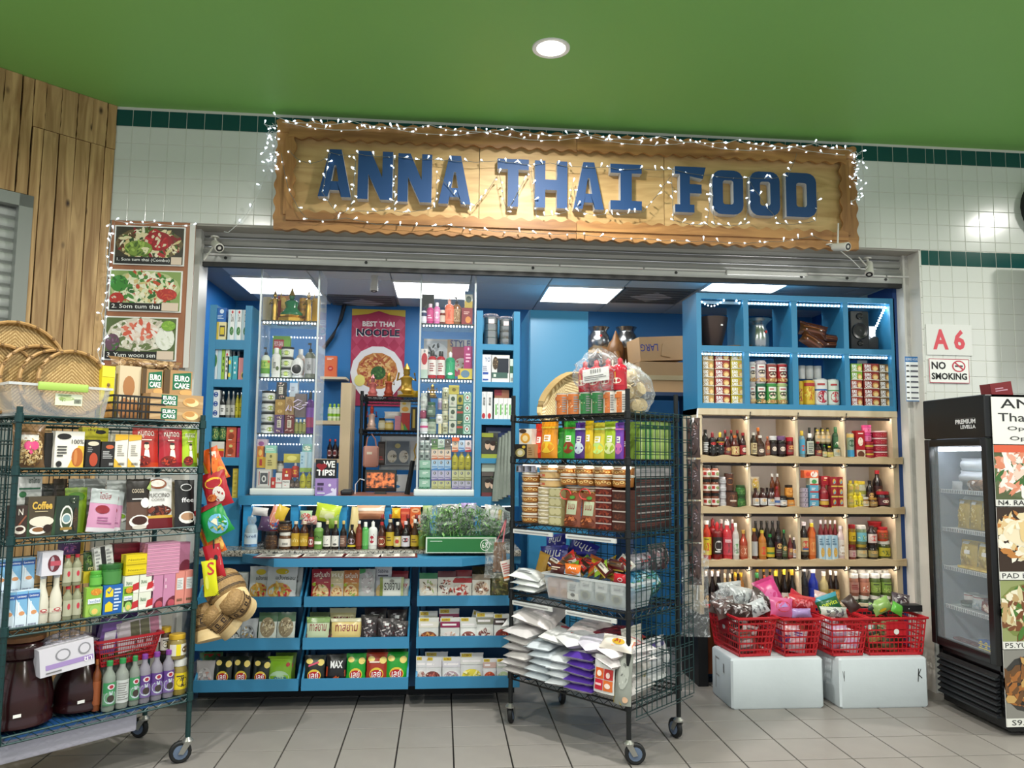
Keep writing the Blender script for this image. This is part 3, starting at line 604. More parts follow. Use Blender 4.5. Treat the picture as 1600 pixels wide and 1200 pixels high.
b = MB(); b.box(0, 1.5, .02, .36, .08, .5, wood('4a2412', '6b3a1e', (3, 3, .6), .4)); b.build('body', t); b = MB(); b.box(-.01, .06, 0, .38, 0, .5, M('17191c', .5)); b.box(-.01, 1.51, 0, .38, .485, .5, M('17191c', .5)); b.build('black_frame', t)
b = MB(); b.box(3.35, 3.45, .22, .56, 0, 2.9, M('123a74', .5)); struct(b.build('trim_3'))
# ================================================================== WIRE RACKS
def rack(fr, label, zs, Wd, Dp, ztop, mat, post_r=.0135, end_grid=None):
    t = fthing(fr, 0, 0, 0, 'wire_rack', label, 'rack')
    for x in (0, Wd):
        for y in (0, Dp):
            b = MB(); b.tube([(x, y, .125), (x, y, ztop)], post_r, mat, 10)
            for z in zs: b.lathe([(post_r, -.03), (post_r+.006, -.028), (post_r+.004, .012), (post_r, .014)], mat, 10, x, y, z, False)
            for k in range(int((ztop-.2)/.05)): b.lathe([(post_r+.0004, 0), (post_r+.0004, .003)], M('0b1a1b', .5), 8, x, y, .2+.05*k, False)
            b.build('post', t)
            cz = MB(); cz.lathe([(.012, .098), (.03, .1), (.03, .108), (.012, .125)], M('a9a9a4', .3, .8), 10)
            a = rnd.uniform(-2.6, .4); ca = Matrix.Rotation(a, 4, 'Z')
            for s in (-.022, .022): cz.raw([ca @ Vector(p) for p in ((.015, s-.002, .1), (-.02, s-.002, .1), (-.045, s-.002, .05), (-.02, s-.002, .045), (.015, s+.002, .1), (-.02, s+.002, .1), (-.045, s+.002, .05), (-.02, s+.002, .045))], [(0, 1, 2, 3), (7, 6, 5, 4), (0, 4, 5, 1), (1, 5, 6, 2), (2, 6, 7, 3), (3, 7, 4, 0)], M('a9a9a4', .3, .8))
            c = cz.build('caster_fork', t, (x, y, 0))
            wz = MB(); wz.lathe([(.02, -.013), (.048, -.014), (.055, -.009), (.055, .009), (.048, .014), (.02, .013)], M('101214', .6), 18); wz.build('wheel_tyre', c, ca @ Vector((-.033, 0, .055)), rot=(R(90), 0, a))
            wz = MB(); wz.lathe([(.004, -.017), (.01, -.016), (.036, -.0145), (.036, .0145), (.01, .016), (.004, .017)], M('5c6c84', .5), 14); wz.build('wheel_hub', c, ca @ Vector((-.033, 0, .055)), rot=(R(90), 0, a))
    for z in zs:
        s = MB()
        for y in (0, Dp):
            for zz in (z, z-.032): s.tube([(0, y, zz), (Wd, y, zz)], .005, mat, 6)
            n = 26; s.tube([(Wd*k/n, y, z-.004-(.026 if k % 2 else 0)) for k in range(n+1)], .0026, mat, 4)
        for x in (0, Wd):
            for zz in (z, z-.032): s.tube([(x, 0, zz), (x, Dp, zz)], .005, mat, 6)
            n = 14; s.tube([(x, Dp*k/n, z-.004-(.026 if k % 2 else 0)) for k in range(n+1)], .0026, mat, 4)
        sh = s.build('shelf_rim', t)
        s = MB()
        for k in range(1, 34): x = Wd*k/34; s.tube([(x, 0, z+.001), (x, Dp, z+.001)], .0018, mat, 4, False)
        for y in (Dp*.33, Dp*.67): s.tube([(0, y, z-.003), (Wd, y, z-.003)], .003, mat, 4, False)
        s.build('shelf_wires', t)
    return t
def grid_panel(rk, fr, u0, u1, z0, z1, v, mat, du=.05, dz=.075):
    w = u1-u0; h = z1-z0; n = round(w/du); m = round(h/dz); b = MB(); p = fr.w(u0, v, z0)-rk.location; p.rotate(Matrix.Rotation(-rk.rotation_euler.z, 3, 'Z'))
    for k in range(n+1): b.tube([(w*k/n, 0, 0), (w*k/n, 0, h)], .0026, mat, 5)
    for k in range(m+1):
        b.tube([(0, .005, h*k/m), (w, .005, h*k/m)], .0026, mat, 5); b.tube([(0, .005, h*k/m-.016), (w, .005, h*k/m-.016)], .0022, mat, 4)
    b.build('grid_panel', rk, p, rot=(0, 0, fr.a-rk.rotation_euler.z))
GRN = M('173a3b', .35, .2); BLK = M('14181a', .35, .2)
LRZ = [1.758, 1.518, 1.205, .806, .339]; CRZ = [1.839, 1.584, 1.194, .769, .299]
RL = rack(LR, 'dark green wire rack on casters loaded with coffee and milk', LRZ, .873, .5, 1.80, GRN)
RC = rack(CR, 'black wire rack on casters with cookies and rice bags', CRZ, .85, .5, 1.971, BLK)
grid_panel(RC, CE, .03, .62, .235, 1.85, -.03, GRN)
grid_panel(RC, CR, .03, .83, .25, 1.80, .53, GRN)
grid_panel(RL, LR, .02, .86, .25, 1.72, .53, GRN)
b = Frame(*LR.w(0, 0, 0)[:2], 134.1)
grid_panel(RL, b, .02, .5, .3, 1.72, .02, GRN)
q = MB(); q.box(.03, .82, .06, .075, 1.535, 1.545, M('fff0d8', .4, em=LED_EM*.8)); q.build('led_strip', RC)
for z, pr in ((1.194, 'third'), (.769, 'fourth')):
    for k, (a, c) in enumerate(((.02, .33), (.43, .78))):
        q = MB(); q.box(0, c-a, -.006, .004, 0, .024, M('d6d8d6', .4)); art(q, 'l .04 .2 .96 .8 1 999', flat(c-a, .024, 0, 0, -.006))
        q.build('price_rail', RC, (a, -.008, z-.062), smooth=0)
# ================================================================== DRINKS FRIDGE
FX = Frame(3.272, -.222, -90)
t = fthing(FX, 0, 0, 0, 'drinks_fridge', 'black upright drinks fridge with glass door by the tiled wall', 'fridge'); FB = M('111214', .35); fw, fd, fh = .6, .66, 2.0
b = MB(); b.box(0, .035, .04, fd, .1, fh, FB); b.box(fw-.035, fw, .04, fd, .1, fh, FB); b.box(0, fw, fd-.03, fd, .1, fh, FB); b.box(0, fw, .04, fd, 1.99, fh, FB); b.box(0, fw, .04, fd, .36, .42, FB); b.box(.0, fw, .06, fd, .03, .36, FB); b.build('body', t)
b = MB(); b.box(.035, fw-.035, fd-.04, fd-.03, .42, 1.75, M('98a2ae', .3)); b.box(.035, .04, .06, fd-.04, .42, 1.75, M('98a2ae', .3)); b.box(fw-.04, fw-.035, .06, fd-.04, .42, 1.75, M('98a2ae', .3)); b.box(.035, fw-.035, .06, fd-.04, .42, .43, M('98a2ae', .3)); b.build('liner', t)
b = MB(); b.bbox(0, fw, -.01, .06, 1.74, fh, FB, .006); art(b, 'T PREMIUM .55 .34 .86 .45 e4e4e4;T LEVELLA .63 .22 .86 .31 e4e4e4;r .55 .47 .86 .475 888', flat(fw, .26, 0, 1.74, -.01)); b.build('header', t, smooth=0)
b = MB(); [b.bbox(*q, FB, .004) for q in ((0, .05, -.01, .03, .40, 1.735), (fw-.05, fw, -.01, .03, .40, 1.735), (.05, fw-.05, -.01, .03, .40, .45), (.05, fw-.05, -.01, .03, 1.69, 1.735))]; d = b.build('door', t)
b = MB(); b.box(.05, fw-.05, .0, .008, .45, 1.69, clear('dbe6ec', .02, .03)); b.build('door_glass', d)
b = MB(); b.box(.06, fw-.06, .05, .07, 1.66, 1.685, M('f2f6ff', .4, em=9)); b.build('lamp', t)
for k in range(7): b = MB(); b.raw([(.03, .0, .1+.036*k), (fw-.03, .0, .1+.036*k), (fw-.03, .03, .126+.036*k), (.03, .03, .126+.036*k)], [(0, 1, 2, 3)], M('1a1c1f', .5)); b.box(.03, fw-.03, .0, .03, .094+.036*k, .106+.036*k, M('202327', .4)); b.build('grille_slat', t)
FZ = [.655, .905, 1.155, 1.405]
for z in FZ:
    b = MB(); b.box(.05, fw-.05, .06, .07, z-.02, z+.004, M('d8dce0', .4))
    for k in range(24): x = .06+.48*k/23; b.tube([(x, .07, z), (x, fd-.05, z)], .002, M('c9ced4', .4), 4, False)
    for k in range(30): x = .055+.49*k/29; b.box(x, x+.004, .055, .06, z-.018, z+.002, M('6a7078', .5))
    b.build('fridge_shelf', t)
# poster sheets on the side of the fridge
pc = [('r 0 0 1 1 eee', 1)]
def fposter(z0, z1, spec, lab): card('fridge_poster', lab, 'poster', 3.30, 3.93, z0, z1, -.832, spec, 'e9e8e2', .004)
fposter(1.70, 1.985, 't ANNA .09 .76 .75 .96 222;t Thai_Food .06 .48 .8 .66 333;t Open_daily .15 .27 .75 .38 444;t Open_late .17 .06 .7 .17 444', 'white sheet with black shop lettering on the fridge side')
fposter(1.33, 1.695, 'r 0 .11 1 1 56603f;f .45 .55 .52 .46 90 5f6b4a e8d0c0 f0e4dc d88868 3f6a34 e4a890 f4efe8;r 0 .88 .5 1 d86040;t N4._RAD_NA .02 .02 .5 .1 333', 'fridge poster of pink prawns and herbs below the shop lettering')
fposter(.90, 1.325, 'r 0 .11 1 1 3a2a1e;f .4 .6 .5 .4 70 3a2a1e e8d8b0 f0e8d4 e0c490 c08040 f6f0e0;f .35 .65 .3 .2 20 efe0c0 f6ecd4 e4c890;r 0 0 1 .1 e9e8e2;t PAD_KA_PAO .02 .02 .55 .09 333', 'fridge poster of a fried egg dish')
fposter(.50, .895, 'r 0 .11 1 1 98a06a;f .45 .55 .55 .45 90 7d8a4a d8cca0 c0a070 7a4a2c f0e8d0 4e7a34;r 0 0 1 .1 e9e8e2;t P5.YUM_SALAD .02 .02 .6 .09 333', 'fridge poster of a shredded herb salad')
fposter(.06, .495, 'r 0 .11 1 1 8c8a84;f .45 .55 .55 .42 70 3b3a38 6b4a2c a86a34 c8a060 2a2622 8a5a30;r 0 0 1 .1 e9e8e2;t S9._GRILL .05 .02 .5 .09 333', 'fridge poster of dark grilled meat in a bowl')
# ================================================================== FOAM BOXES
FOAM = M('c9d2d6', .75, var=.03, scale=12, bump=.15)
for x0, x1, yf, lab, sp in ((1.873, 2.487, -.262, 'white foam box with pen scribble on its end under two red baskets', 'end'), (2.585, 3.185, -.285, 'white foam box marked with black pen near the fridge', 'front')):
    b = MB(); b.bbox(0, x1-x0, 0, .36, 0, .315, FOAM, .012)
    if sp == 'front':
        for q in ('p 222 .88 .52 .89 .52 .9 .78 .89 .78;p 222 .885 .66 .92 .78 .925 .77 .892 .64;p 222 .89 .65 .93 .58 .932 .6 .893 .67', 'p 222 .03 .75 .035 .75 .05 .6 .045 .6;p 222 .05 .75 .055 .75 .05 .55 .045 .55'): art(b, q, flat(x1-x0, .315))
    else: art(b, 'p 999 .2 .2 .24 .2 .24 .85 .2 .85;p 999 .2 .85 .4 .85 .4 .82 .2 .82;p 999 .24 .5 .4 .5 .4 .47 .24 .47;p 777 .6 .8 .66 .8 .66 .62 .6 .62', lambda u, v, e: (-e, .36-u*.36, v*.315))
    tag(b.build('foam_box', None, (x0, yf, 0)), lab, 'box')
# ================================================================== PRODUCT BUILDERS
from collections import defaultdict
LAB = defaultdict(list); KM = {}
SHINE = .28
def noise2(a, b, s): return math.sin(a*7.3+s*1.7)*math.cos(b*6.1+s*2.3)*.6+math.sin(a*13.1+b*9.7+s)*.4
def reg(o, label): LAB[label].append(o)
PROF = {
 'soy': ([(.90, 0), (1, .03), (1, .54), (.9, .62), (.45, .75), (.36, .80), (.36, .90)], (.42, .88, 1), (.10, .48)),
 'slim': ([(.92, 0), (1, .03), (1, .66), (.85, .73), (.45, .82), (.42, .92)], (.5, .90, 1), (.12, .58)),
 'squeeze': ([(.95, 0), (1, .04), (.94, .4), (1, .7), (.8, .78), (.4, .82)], (.36, .82, 1), (.15, .62)),
 'milk': ([(.92, 0), (1, .04), (1, .42), (.8, .58), (.46, .74), (.44, .93)], (.5, .92, 1), (.2, .3)),
 'jar': ([(.92, 0), (1, .05), (1, .70), (.9, .77), (.85, .8)], (.93, .80, 1), (.16, .62)),
 'tub': ([(.86, 0), (.93, .05), (.98, .72), (.98, .8)], (1.03, .78, 1), (.10, .68)),
 'can': ([(.95, 0), (1, .03), (1, .97)], (.96, .97, 1), (.05, .94)),
 'lotion': ([(.95, 0), (1, .03), (1, .74), (.7, .80), (.4, .82)], (.55, .82, 1), (.14, .68)),
 'pump': ([(.95, 0), (1, .03), (1, .62), (.7, .70), (.35, .73)], (.34, .73, .82), (.12, .55)),
 'hand': ([(.8, 0), (1, .05), (1, .55), (.75, .7), (.5, .74), (.72, .86), (.6, .97)], (.2, .95, 1), (.1, .5))}
def mk(key, fn):
    if key not in KM: KM[key] = fn()
    return KM[key]
class Row:
    def __init__(s, fr, v, z, ctx): s.fr = fr; s.v = v; s.z = z; s.ctx = ctx
    def geo(s, x0, x1, yt, yb, dv):
        v = s.v+dv; xm = (x0+x1)/2; u0, zt = s.fr.at(x0, yt, v); u1, _ = s.fr.at(x1, yt, v); _, zt = s.fr.at(xm, yt, v)
        z0 = s.z if yb is None else s.fr.at(xm, yb, v)[1]
        return (u0+u1)/2, u1-u0, z0, max(.012, zt-z0), v
    def lab(s, desc): return desc+' '+s.ctx
    def spots(s, x0, x1, yt, yb, dv, n, m, gap=.96):
        u, w, z0, h, v = s.geo(x0, x1, yt, yb, dv); cw = w/n; ch = h/m
        return [(u-w/2+cw*(i+.5), z0+ch*j) for j in range(m) for i in range(n)], round(cw*gap, 4), round(ch*(1 if m == 1 else .985), 4), v
    def put(s, name, desc, u, v, z, turn=0, tilt=0, lean=0, single=None, i=0, n=1, m=1):
        if m > 1:
            k = m-1-i//n; desc = (('upper', 'lower')[k] if m == 2 else 'topmost' if k == 0 else 'lowest' if k == m-1 else ('second', 'third', 'fourth', 'fifth', 'sixth', 'seventh', 'eighth')[k-1]+'-highest')+' '+desc
        lab = s.lab(desc)
        if len(lab.split()) > 16: print('LONG', lab)
        cat = name.split('_')[-1]; p = s.fr.w(u, v, z)
        o = ob(name, single, None, p, (lean, tilt, s.fr.a+turn)); tag(o, lab, cat); reg(o, lab); return o
    def box(s, name, desc, x0, x1, yt, bg, spec='', yb=None, dv=0, n=1, m=1, d=None, turn=0, tilt=0, lean=0, side=None, gloss=.4, gap=.95):
        sp, w, h, v = s.spots(x0, x1, yt, yb, dv, n, m, gap); d = d or min(.12, max(.03, w*.5))
        def f():
            b = MB(); bt = P(bg, gloss); b.box(-w/2, w/2, -d/2, d/2, 0, h, P(side, gloss) if side else bt)
            if side: b.poly([(-w/2, -d/2-.0002, 0), (w/2, -d/2-.0002, 0), (w/2, -d/2-.0002, h), (-w/2, -d/2-.0002, h)], bt)
            art(b, spec, flat(w, h, -w/2, 0, -d/2-.0002), 1, 1, gloss, asp=w/h); return b.mesh(name, 0)
        me = mk(('box', w, h, d, bg, spec, side), f)
        return [s.put(name, desc, u, v+d/2, z, turn, tilt, lean, me, i, n, m) for i, (u, z) in enumerate(sp)]
    def bot(s, st, name, desc, x0, x1, yt, body, cap, lab='', spec='', yb=None, dv=0, n=1, m=1, metal=0, rough=.12, tilt=0, clearb=None, liq=None):
        sp, w, h, v = s.spots(x0, x1, yt, yb, dv, n, m, .97); r = w/2; pr, cp, lz = PROF[st]
        def body_():
            b = MB(); b.lathe([(a*r, q*h) for a, q in pr], clear(body, clearb, .06) if clearb else M(body, rough, metal), 14); return b.mesh('body', 50)
        def cap_():
            b = MB(); cm = M(cap, .35 if cap != 'silver' else .25) if cap != 'silver' else M('b9bcbc', .25, .9)
            b.lathe([(cp[0]*r*.98, cp[1]*h), (cp[0]*r, cp[1]*h+.1*(cp[2]-cp[1])*h), (cp[0]*r, cp[2]*h-.08*(cp[2]-cp[1])*h), (cp[0]*r*.86, cp[2]*h)], cm, 12)
            if st == 'pump':
                b.lathe([(.10*r, .82*h), (.1*r, .93*h)], cm, 6); b.box(-.5*r, .14*r, -.12*r, .12*r, .93*h, .985*h, cm)
            if st == 'squeeze': b.lathe([(.3*r, .9*h), (.1*r, 1.04*h)], cm, 8)
            return b.mesh('cap', 40)
        def lab_():
            b = MB(); th = 2.5; z0, z1 = lz[0]*h, lz[1]*h
            def rad(z):
                q = z/h
                for (a, za), (c, zc) in zip(pr, pr[1:]):
                    if za <= q <= zc: return (a+(c-a)*(q-za)/max(1e-6, zc-za))*r
                return r
            def mp(a, c, e): z = z0+(z1-z0)*c; R_ = rad(z)*1.012+e+.0004; t = (a-.5)*th; return (R_*math.sin(t), -R_*math.cos(t), z)
            art(b, f'r 0 0 1 1 {lab};'+spec, mp, 10, 4, .4); return b.mesh('label', 50)
        out = []
        for i, (u, z) in enumerate(sp):
            o = s.put(name, desc, u, v+r, z, 0, tilt, 0, None, i, n, m)
            ob('body', mk(('bb', st, w, h, body, metal, clearb), body_), o)
            if liq:
                def li():
                    b = MB(); b.lathe([(a*r*.93, max(.01, q)*h) for a, q in pr if q < .72], M(liq, .3), 12); return b.mesh('contents', 50)
                ob('contents', mk(('bl', st, w, h, liq), li), o)
            if cap: ob('lid' if st in ('jar', 'tub', 'can') else 'cap', mk(('bc', st, w, h, cap), cap_), o)
            if lab: ob('label', mk(('bt', st, w, h, lab, spec, body), lab_), o)
            out.append(o)
        return out
    def pouch(s, name, desc, x0, x1, yt, bg, spec='', yb=None, dv=0, n=1, t=.13, st='stand', tilt=0, lean=-.1, turn=0, seed=None, film=None, back=None, rough=SHINE, m=1, crumple=1.0):
        sp, w, h, v = s.spots(x0, x1, yt, yb, dv, n, m, 1.0); sd = zlib.crc32(desc.encode()) % 97 if seed is None else seed; T = max(.012, t*w)
        me = mk(('pouch', w, h, bg, spec, st, sd, film, T), lambda: pouch_mesh(name, w, h, T, bg, spec, st, sd, film, back, rough, crumple))
        return [s.put(name, desc, u, v+T, z, turn, tilt, lean, me, i, n, m) for i, (u, z) in enumerate(sp)]
def pouch_mesh(name, w, h, T, bg, spec, st='stand', sd=0, film=None, back=None, rough=SHINE, crumple=1.0):
    def surf(u, v, sg):
        eu = 1-(2*u-1)**4
        if st == 'stand': tv = max(0, 1-v)**.55 if v < .93 else 0; tv *= .35+.65*math.sin(min(1, v*3+.25)*math.pi/2); px = w*(1-.04*math.sin(math.pi*v))
        elif st == 'sack': eu = 1-(2*u-1)**8; tv = math.sin(math.pi*v)**.3 if 0 < v < 1 else 0; px = w*(1-.04*math.sin(math.pi*v))
        else: tv = math.sin(math.pi*min(1, max(0, (v-.05)/.9)))**.6 if .05 < v < .95 else 0; px = w*(1-.09*math.sin(math.pi*v)**.7)
        wob = noise2(u*2, v*2.2, sd)*.12*T*eu*crumple*(1 if .04 < v < .97 else .3)
        edge = noise2(u*3, v*5, sd+3)*.012*w*(1 if (u in (0, 1)) else 0)*crumple
        zz = v*h*(1 if v < .9 else 1)+ (noise2(u*4, 1, sd)*.012*h if v > .95 else 0)*crumple
        return ((u-.5)*px+edge, -sg*(T*eu*tv+.0006)-wob, zz)
    b = MB(); NU, NV = 8, 11; mt = crinkle(film, .16) if film else M(bg, rough)
    for sg in (1, -1):
        vs = [surf(i/NU, j/NV, sg) for j in range(NV+1) for i in range(NU+1)]
        fs = [((j*(NU+1)+i), (j*(NU+1)+i+1), ((j+1)*(NU+1)+i+1), ((j+1)*(NU+1)+i)) for j in range(NV) for i in range(NU)]
        if sg < 0: fs = [f[::-1] for f in fs]
        b.raw(vs, fs, mt if sg > 0 or not back else M(back, rough))
    def bil(a, c):
        i = min(NU-1, max(0, int(a*NU))); j = min(NV-1, max(0, int(c*NV))); fu = a*NU-i; fv = c*NV-j
        p = [surf((i+di)/NU, (j+dj)/NV, 1) for dj in (0, 1) for di in (0, 1)]
        return tuple((p[0][k]*(1-fu)+p[1][k]*fu)*(1-fv)+(p[2][k]*(1-fu)+p[3][k]*fu)*fv for k in range(3))
    def mp(a, c, e): q = bil(a, c); return (q[0], q[1]-e*1.6-.0008, q[2])
    art(b, spec, mp, NU, NV, rough, asp=w/h); return b.mesh(name, 60)
# ready-made print layouts
def pk(top, title, tc='fff', pic='e8c060 b0602c f0e0b0 7a3a1a', by=.3, band=.28): return f'r 0 {1-band} 1 1 {top};t {title} .12 {1-band*.78} .88 {1-band*.25} {tc};f .5 {by} .36 .22 22 {pic}'
def rb(c1, c2, title, tc='fff'): return f'r 0 .3 1 .72 {c1};t {title} .1 .4 .9 .62 {tc};r 0 .08 1 .16 {c2}'
LAYS = lambda bgc, chip='f0d878': f'e .24 .8 .17 .09 {chip};e .8 .76 .17 .11 {chip};e .5 .34 .34 .2 e8c840;e .5 .34 .31 .13 b01820;t เลย์ .28 .24 .72 .46 fff;e .78 .1 .12 .06 {chip}'
def blob(name, label, cat, fr, u, v, z, w, d, h, mat, seed, n=16, m=8, inner=None, rough=.22, group=None):
    """a soft closed bag sitting on its base"""
    t = fthing(fr, u, v, z, name, label, cat, group); b = MB(); rg = []
    for j in range(m+1):
        q = j/m; rr_ = (math.sin(math.pi*min(1, .12+q*.88))**.55 if j < m else .12)
        rg.append([((1+rough*noise2(3*i/n*6.28/2, q*3, seed))*rr_*w/2*math.cos(6.2832*i/n), (1+rough*noise2(i*.9, q*4+1, seed))*rr_*d/2*math.sin(6.2832*i/n), h*q*(1+.12*noise2(i*.7, q, seed+2)*(q > .3))) for i in range(n)])
    b.loft(rg, mat, True); b.build('bag_film', t, smooth=70)
    return t
def basket(label, fr, u, v, z, w, d, h, mat=None, slots=(9, 6), taper=.84, turn=0, solid=0, name='shopping_basket', disc=None):
    mat = mat or M('c0202a', .35); t = fthing(fr, u, v, z, name, label, 'basket', None, turn)
    def P3(a, q, side, off=0):    # a -1..1 along the side, q 0..1 up
        k = taper+(1-taper)*q; X, Y = w/2*k+off, d/2*k+off
        return {0: (a*X, -Y, q*h), 1: (X, a*Y, q*h), 2: (-a*X, Y, q*h), 3: (-X, -a*Y, q*h)}[side]
    b = MB(); k = taper; b.box(-w/2*k, w/2*k, -d/2*k, d/2*k, 0, .006, mat); b.build('base', t)
    b = MB(); b.loft([[P3(a, 1, s_, o)[:2]+(zz,) for s_ in range(4) for a in (-.96, .96)] for o, zz in ((0, h-.012), (.012, h-.01), (.012, h+.002), (0, h+.002), (-.004, h-.012))], mat, False); b.build('rim', t)
    for s_ in range(4):
        b = MB(); L_ = w if s_ % 2 == 0 else d; nv = max(4, round(L_/(w/slots[0]) if s_ % 2 == 0 else L_/(w/slots[0])))
        def slab(a0, a1, q0, q1):
            vs = [P3(a0, q0, s_), P3(a1, q0, s_), P3(a1, q1, s_), P3(a0, q1, s_), P3(a0, q0, s_, -.003), P3(a1, q0, s_, -.003), P3(a1, q1, s_, -.003), P3(a0, q1, s_, -.003)]
            b.raw(vs, [(0, 1, 2, 3), (7, 6, 5, 4), (0, 4, 5, 1), (1, 5, 6, 2), (2, 6, 7, 3), (3, 7, 4, 0)], mat)
        if solid: slab(-1, 1, 0, 1)
        else:
            for i in range(nv+1): c = -1+2*i/nv; e = (.16 if i in (0, nv) else .05)/nv*5/2; slab(max(-1, c-e), min(1, c+e), 0, 1)
            for j in range(slots[1]+1): q = j/slots[1]; e = .02 if 0 < j < slots[1] else .07; slab(-1, 1, max(0, q-e), min(1, q+e))
            if disc == s_: slab(-.35, .35, .45, .9)
        b.build('side_grid', t)
    if disc is not None:
        b = MB(); c = P3(0, .62, disc, .001); b.lathe([(.018, 0), (.018, .002)], M('e4e4de', .5), 14); b.build('round_badge', t, c, rot=(R(90), 0, {0: 0, 1: R(90), 2: 0, 3: R(90)}[disc]))
    return t
def clear_bin(label, fr, u, v, z, w, d, h, handle=None, turn=0, op=.28):
    t = fthing(fr, u, v, z, 'storage_bin', label, 'bin', None, turn); m = clear('d6dde2', op, .12); k = .9; b = MB()
    b.loft([[(-w/2*k, -d/2*k, 0), (w/2*k, -d/2*k, 0), (w/2*k, d/2*k, 0), (-w/2*k, d/2*k, 0)], [(-w/2, -d/2, h), (w/2, -d/2, h), (w/2, d/2, h), (-w/2, d/2, h)]], m, False); b.poly([(-w/2*k, -d/2*k, .001), (w/2*k, -d/2*k, .001), (w/2*k, d/2*k, .001), (-w/2*k, d/2*k, .001)], m); b.build('tub', t, smooth=0)
    b = MB(); rim = clear('e4e9ec', .55, .2)
    for q in ((-w/2-.008, w/2+.008, -d/2-.008, -d/2+.004), (-w/2-.008, w/2+.008, d/2-.004, d/2+.008), (-w/2-.008, -w/2+.004, -d/2, d/2), (w/2-.004, w/2+.008, -d/2, d/2)): b.box(*q, h-.012, h, rim)
    b.build('rim', t)
    if handle: b = MB(); b.bbox(-.11, .11, -d/2-.016, -d/2-.006, h-.03, h+.008, M(handle, .4), .005); b.build('handle', t)
    return t
def disc_tray(label, fr, u, v, z, r, lean, turn=0, c=('8c6a34', 'd8ba80')):
    """round woven bamboo tray standing on its rim and leaning back"""
    t = fthing(fr, u, v, z, 'woven_tray', label, 'tray', None, turn); t.rotation_euler = (lean, 0, fr.a+turn)
    b = MB(); n = 32; f = lambda q, y: [(q*r*math.cos(6.2832*i/n), y, r+q*r*math.sin(6.2832*i/n)) for i in range(n)]
    b.loft([f(.94, -.02), f(.9, 0), f(.5, .006), f(.01, .008)], weave(*c), False); b.build('woven_disc', t, smooth=60)
    b = MB(); b.tube(f(.96, -.024)+f(.96, -.024)[:1], .008, M('b8905a', .5, var=.2, scale=30), 6); b.tube(f(.97, -.008)+f(.97, -.008)[:1], .007, M('96703c', .5), 6)
    for i in range(0, n, 2): p = f(.96, -.016)[i]; b.box(p[0]-.006, p[0]+.006, p[1]-.02, p[1]+.01, p[2]-.006, p[2]+.006, M('7a5a30', .6))
    b.build('rim', t); return t
def finish_labels():
    for lab, os_ in LAB.items():
        if len(os_) > 1:
            for o in os_: o['group'] = ' '.join(lab.split()[:10])
# ================================================================== LEFT GREEN RACK
r = Row(LR, .02, LRZ[0], 'on top of the green rack')
u, z = LR.at(75, 650, .2); 
clear_bin('clear plastic bin with green handle holding woven trays', LR, .19, .2, LRZ[0]+.002, .44, .30, .155, 'a8c85c')
b = MB(); b.box(-.06, .06, -.001, .0, 0, .055, P('dfe6cc')); art(b, 'r 0 0 1 .3 8fae6a;f .4 .6 .3 .2 10 b8c890 e8e8d0 90a860;b .7 .2 .95 .6 333;l .1 .8 .6 .95 2 6a8a4a', flat(.12, .055, -.06), asp=2)
tag(b.build('bin_sticker', None, LR.w(.22, .052, LRZ[0]+.06), rot=(0, 0, LR.a), smooth=0), 'green and white paper sticker on the clear bin', 'sticker')
for uu, vv, rr_, ln, lb in ((.06, .30, .235, -.10, 'largest round woven bamboo tray standing at the back of the bin'), (-.02, .24, .17, -.10, 'round woven bamboo tray at the roller door end of the bin'),
                           (.14, .22, .175, -.1, 'round woven bamboo tray in the middle of the bin'), (.20, .18, .165, -.1, 'round woven bamboo tray behind the frontmost tray in the bin'), (.265, .13, .165, -.12, 'frontmost round woven bamboo tray, its chevron weave facing out')):
    disc_tray(lb, LR, uu, vv, LRZ[0]+.012, rr_, ln)
EURO = 'r 0 0 1 1 b89468;p c8a87c 0 .2 .4 .5 1 .3 1 .5 .5 .7 0 .4;r .2 .12 .5 .92 0f6b48;T EURO .23 .55 .47 .84 fff;T CAKE .23 .2 .47 .48 fff;e .76 .45 .16 .36 d8a868;e .79 .4 .12 .28 f0d8a0;e .74 .55 .1 .2 c89050'
r.box('cake_box', 'flat tan cake box of a pair', 233, 320, 616, 'b89468', EURO, yb=658, m=2, d=.12, side='a8845a')
EUV = 'r 0 0 1 1 b08a5c;p 0f6b48 .3 .2 .95 .3 .95 .95 .3 .85;T EURO .36 .56 .9 .8 fff;T CAKE .36 .28 .9 .5 fff;r 0 0 .2 1 5a4426;e .8 .12 .25 .12 d8a868'
r.box('cake_box', 'tan cake box standing upright in the black crate', 222, 256, 577, 'b08a5c', EUV, yb=616, dv=.09, d=.05, side='8a6a44'); r.box('cake_box', 'tan cake box standing upright at the crate end', 256, 302, 579, 'b08a5c', EUV, yb=618, dv=.09, d=.05, side='8a6a44')
r.box('cake_box', 'beige box printed with brown buns in the black crate', 187, 222, 572, 'd9c6a4', 'r 0 0 1 1 d9c6a4;e .45 .62 .28 .2 b07848;e .3 .22 .3 .2 b87c4c;e .7 .2 .3 .2 c88c58', dv=.1, d=.05)
r.box('cake_box', 'yellow box printed with a custard bun', 160, 181, 572, 'e4d21c', 'e .55 .15 .5 .2 c89048;e .5 .4 .25 .1 f0dc60;r 0 .8 1 1 f0e040', dv=.1, d=.05)
t = fthing(LR, .545, .13, LRZ[0]+.002, 'slotted_crate', 'black slotted plastic crate of cake boxes on the green rack', 'crate'); bm = M('15171a', .45); b = MB()
for k in range(14): x = -.13+.26*k/13; b.box(x-.003, x+.003, -.11, -.106, 0, .125, bm); b.box(x-.003, x+.003, .106, .11, 0, .125, bm)
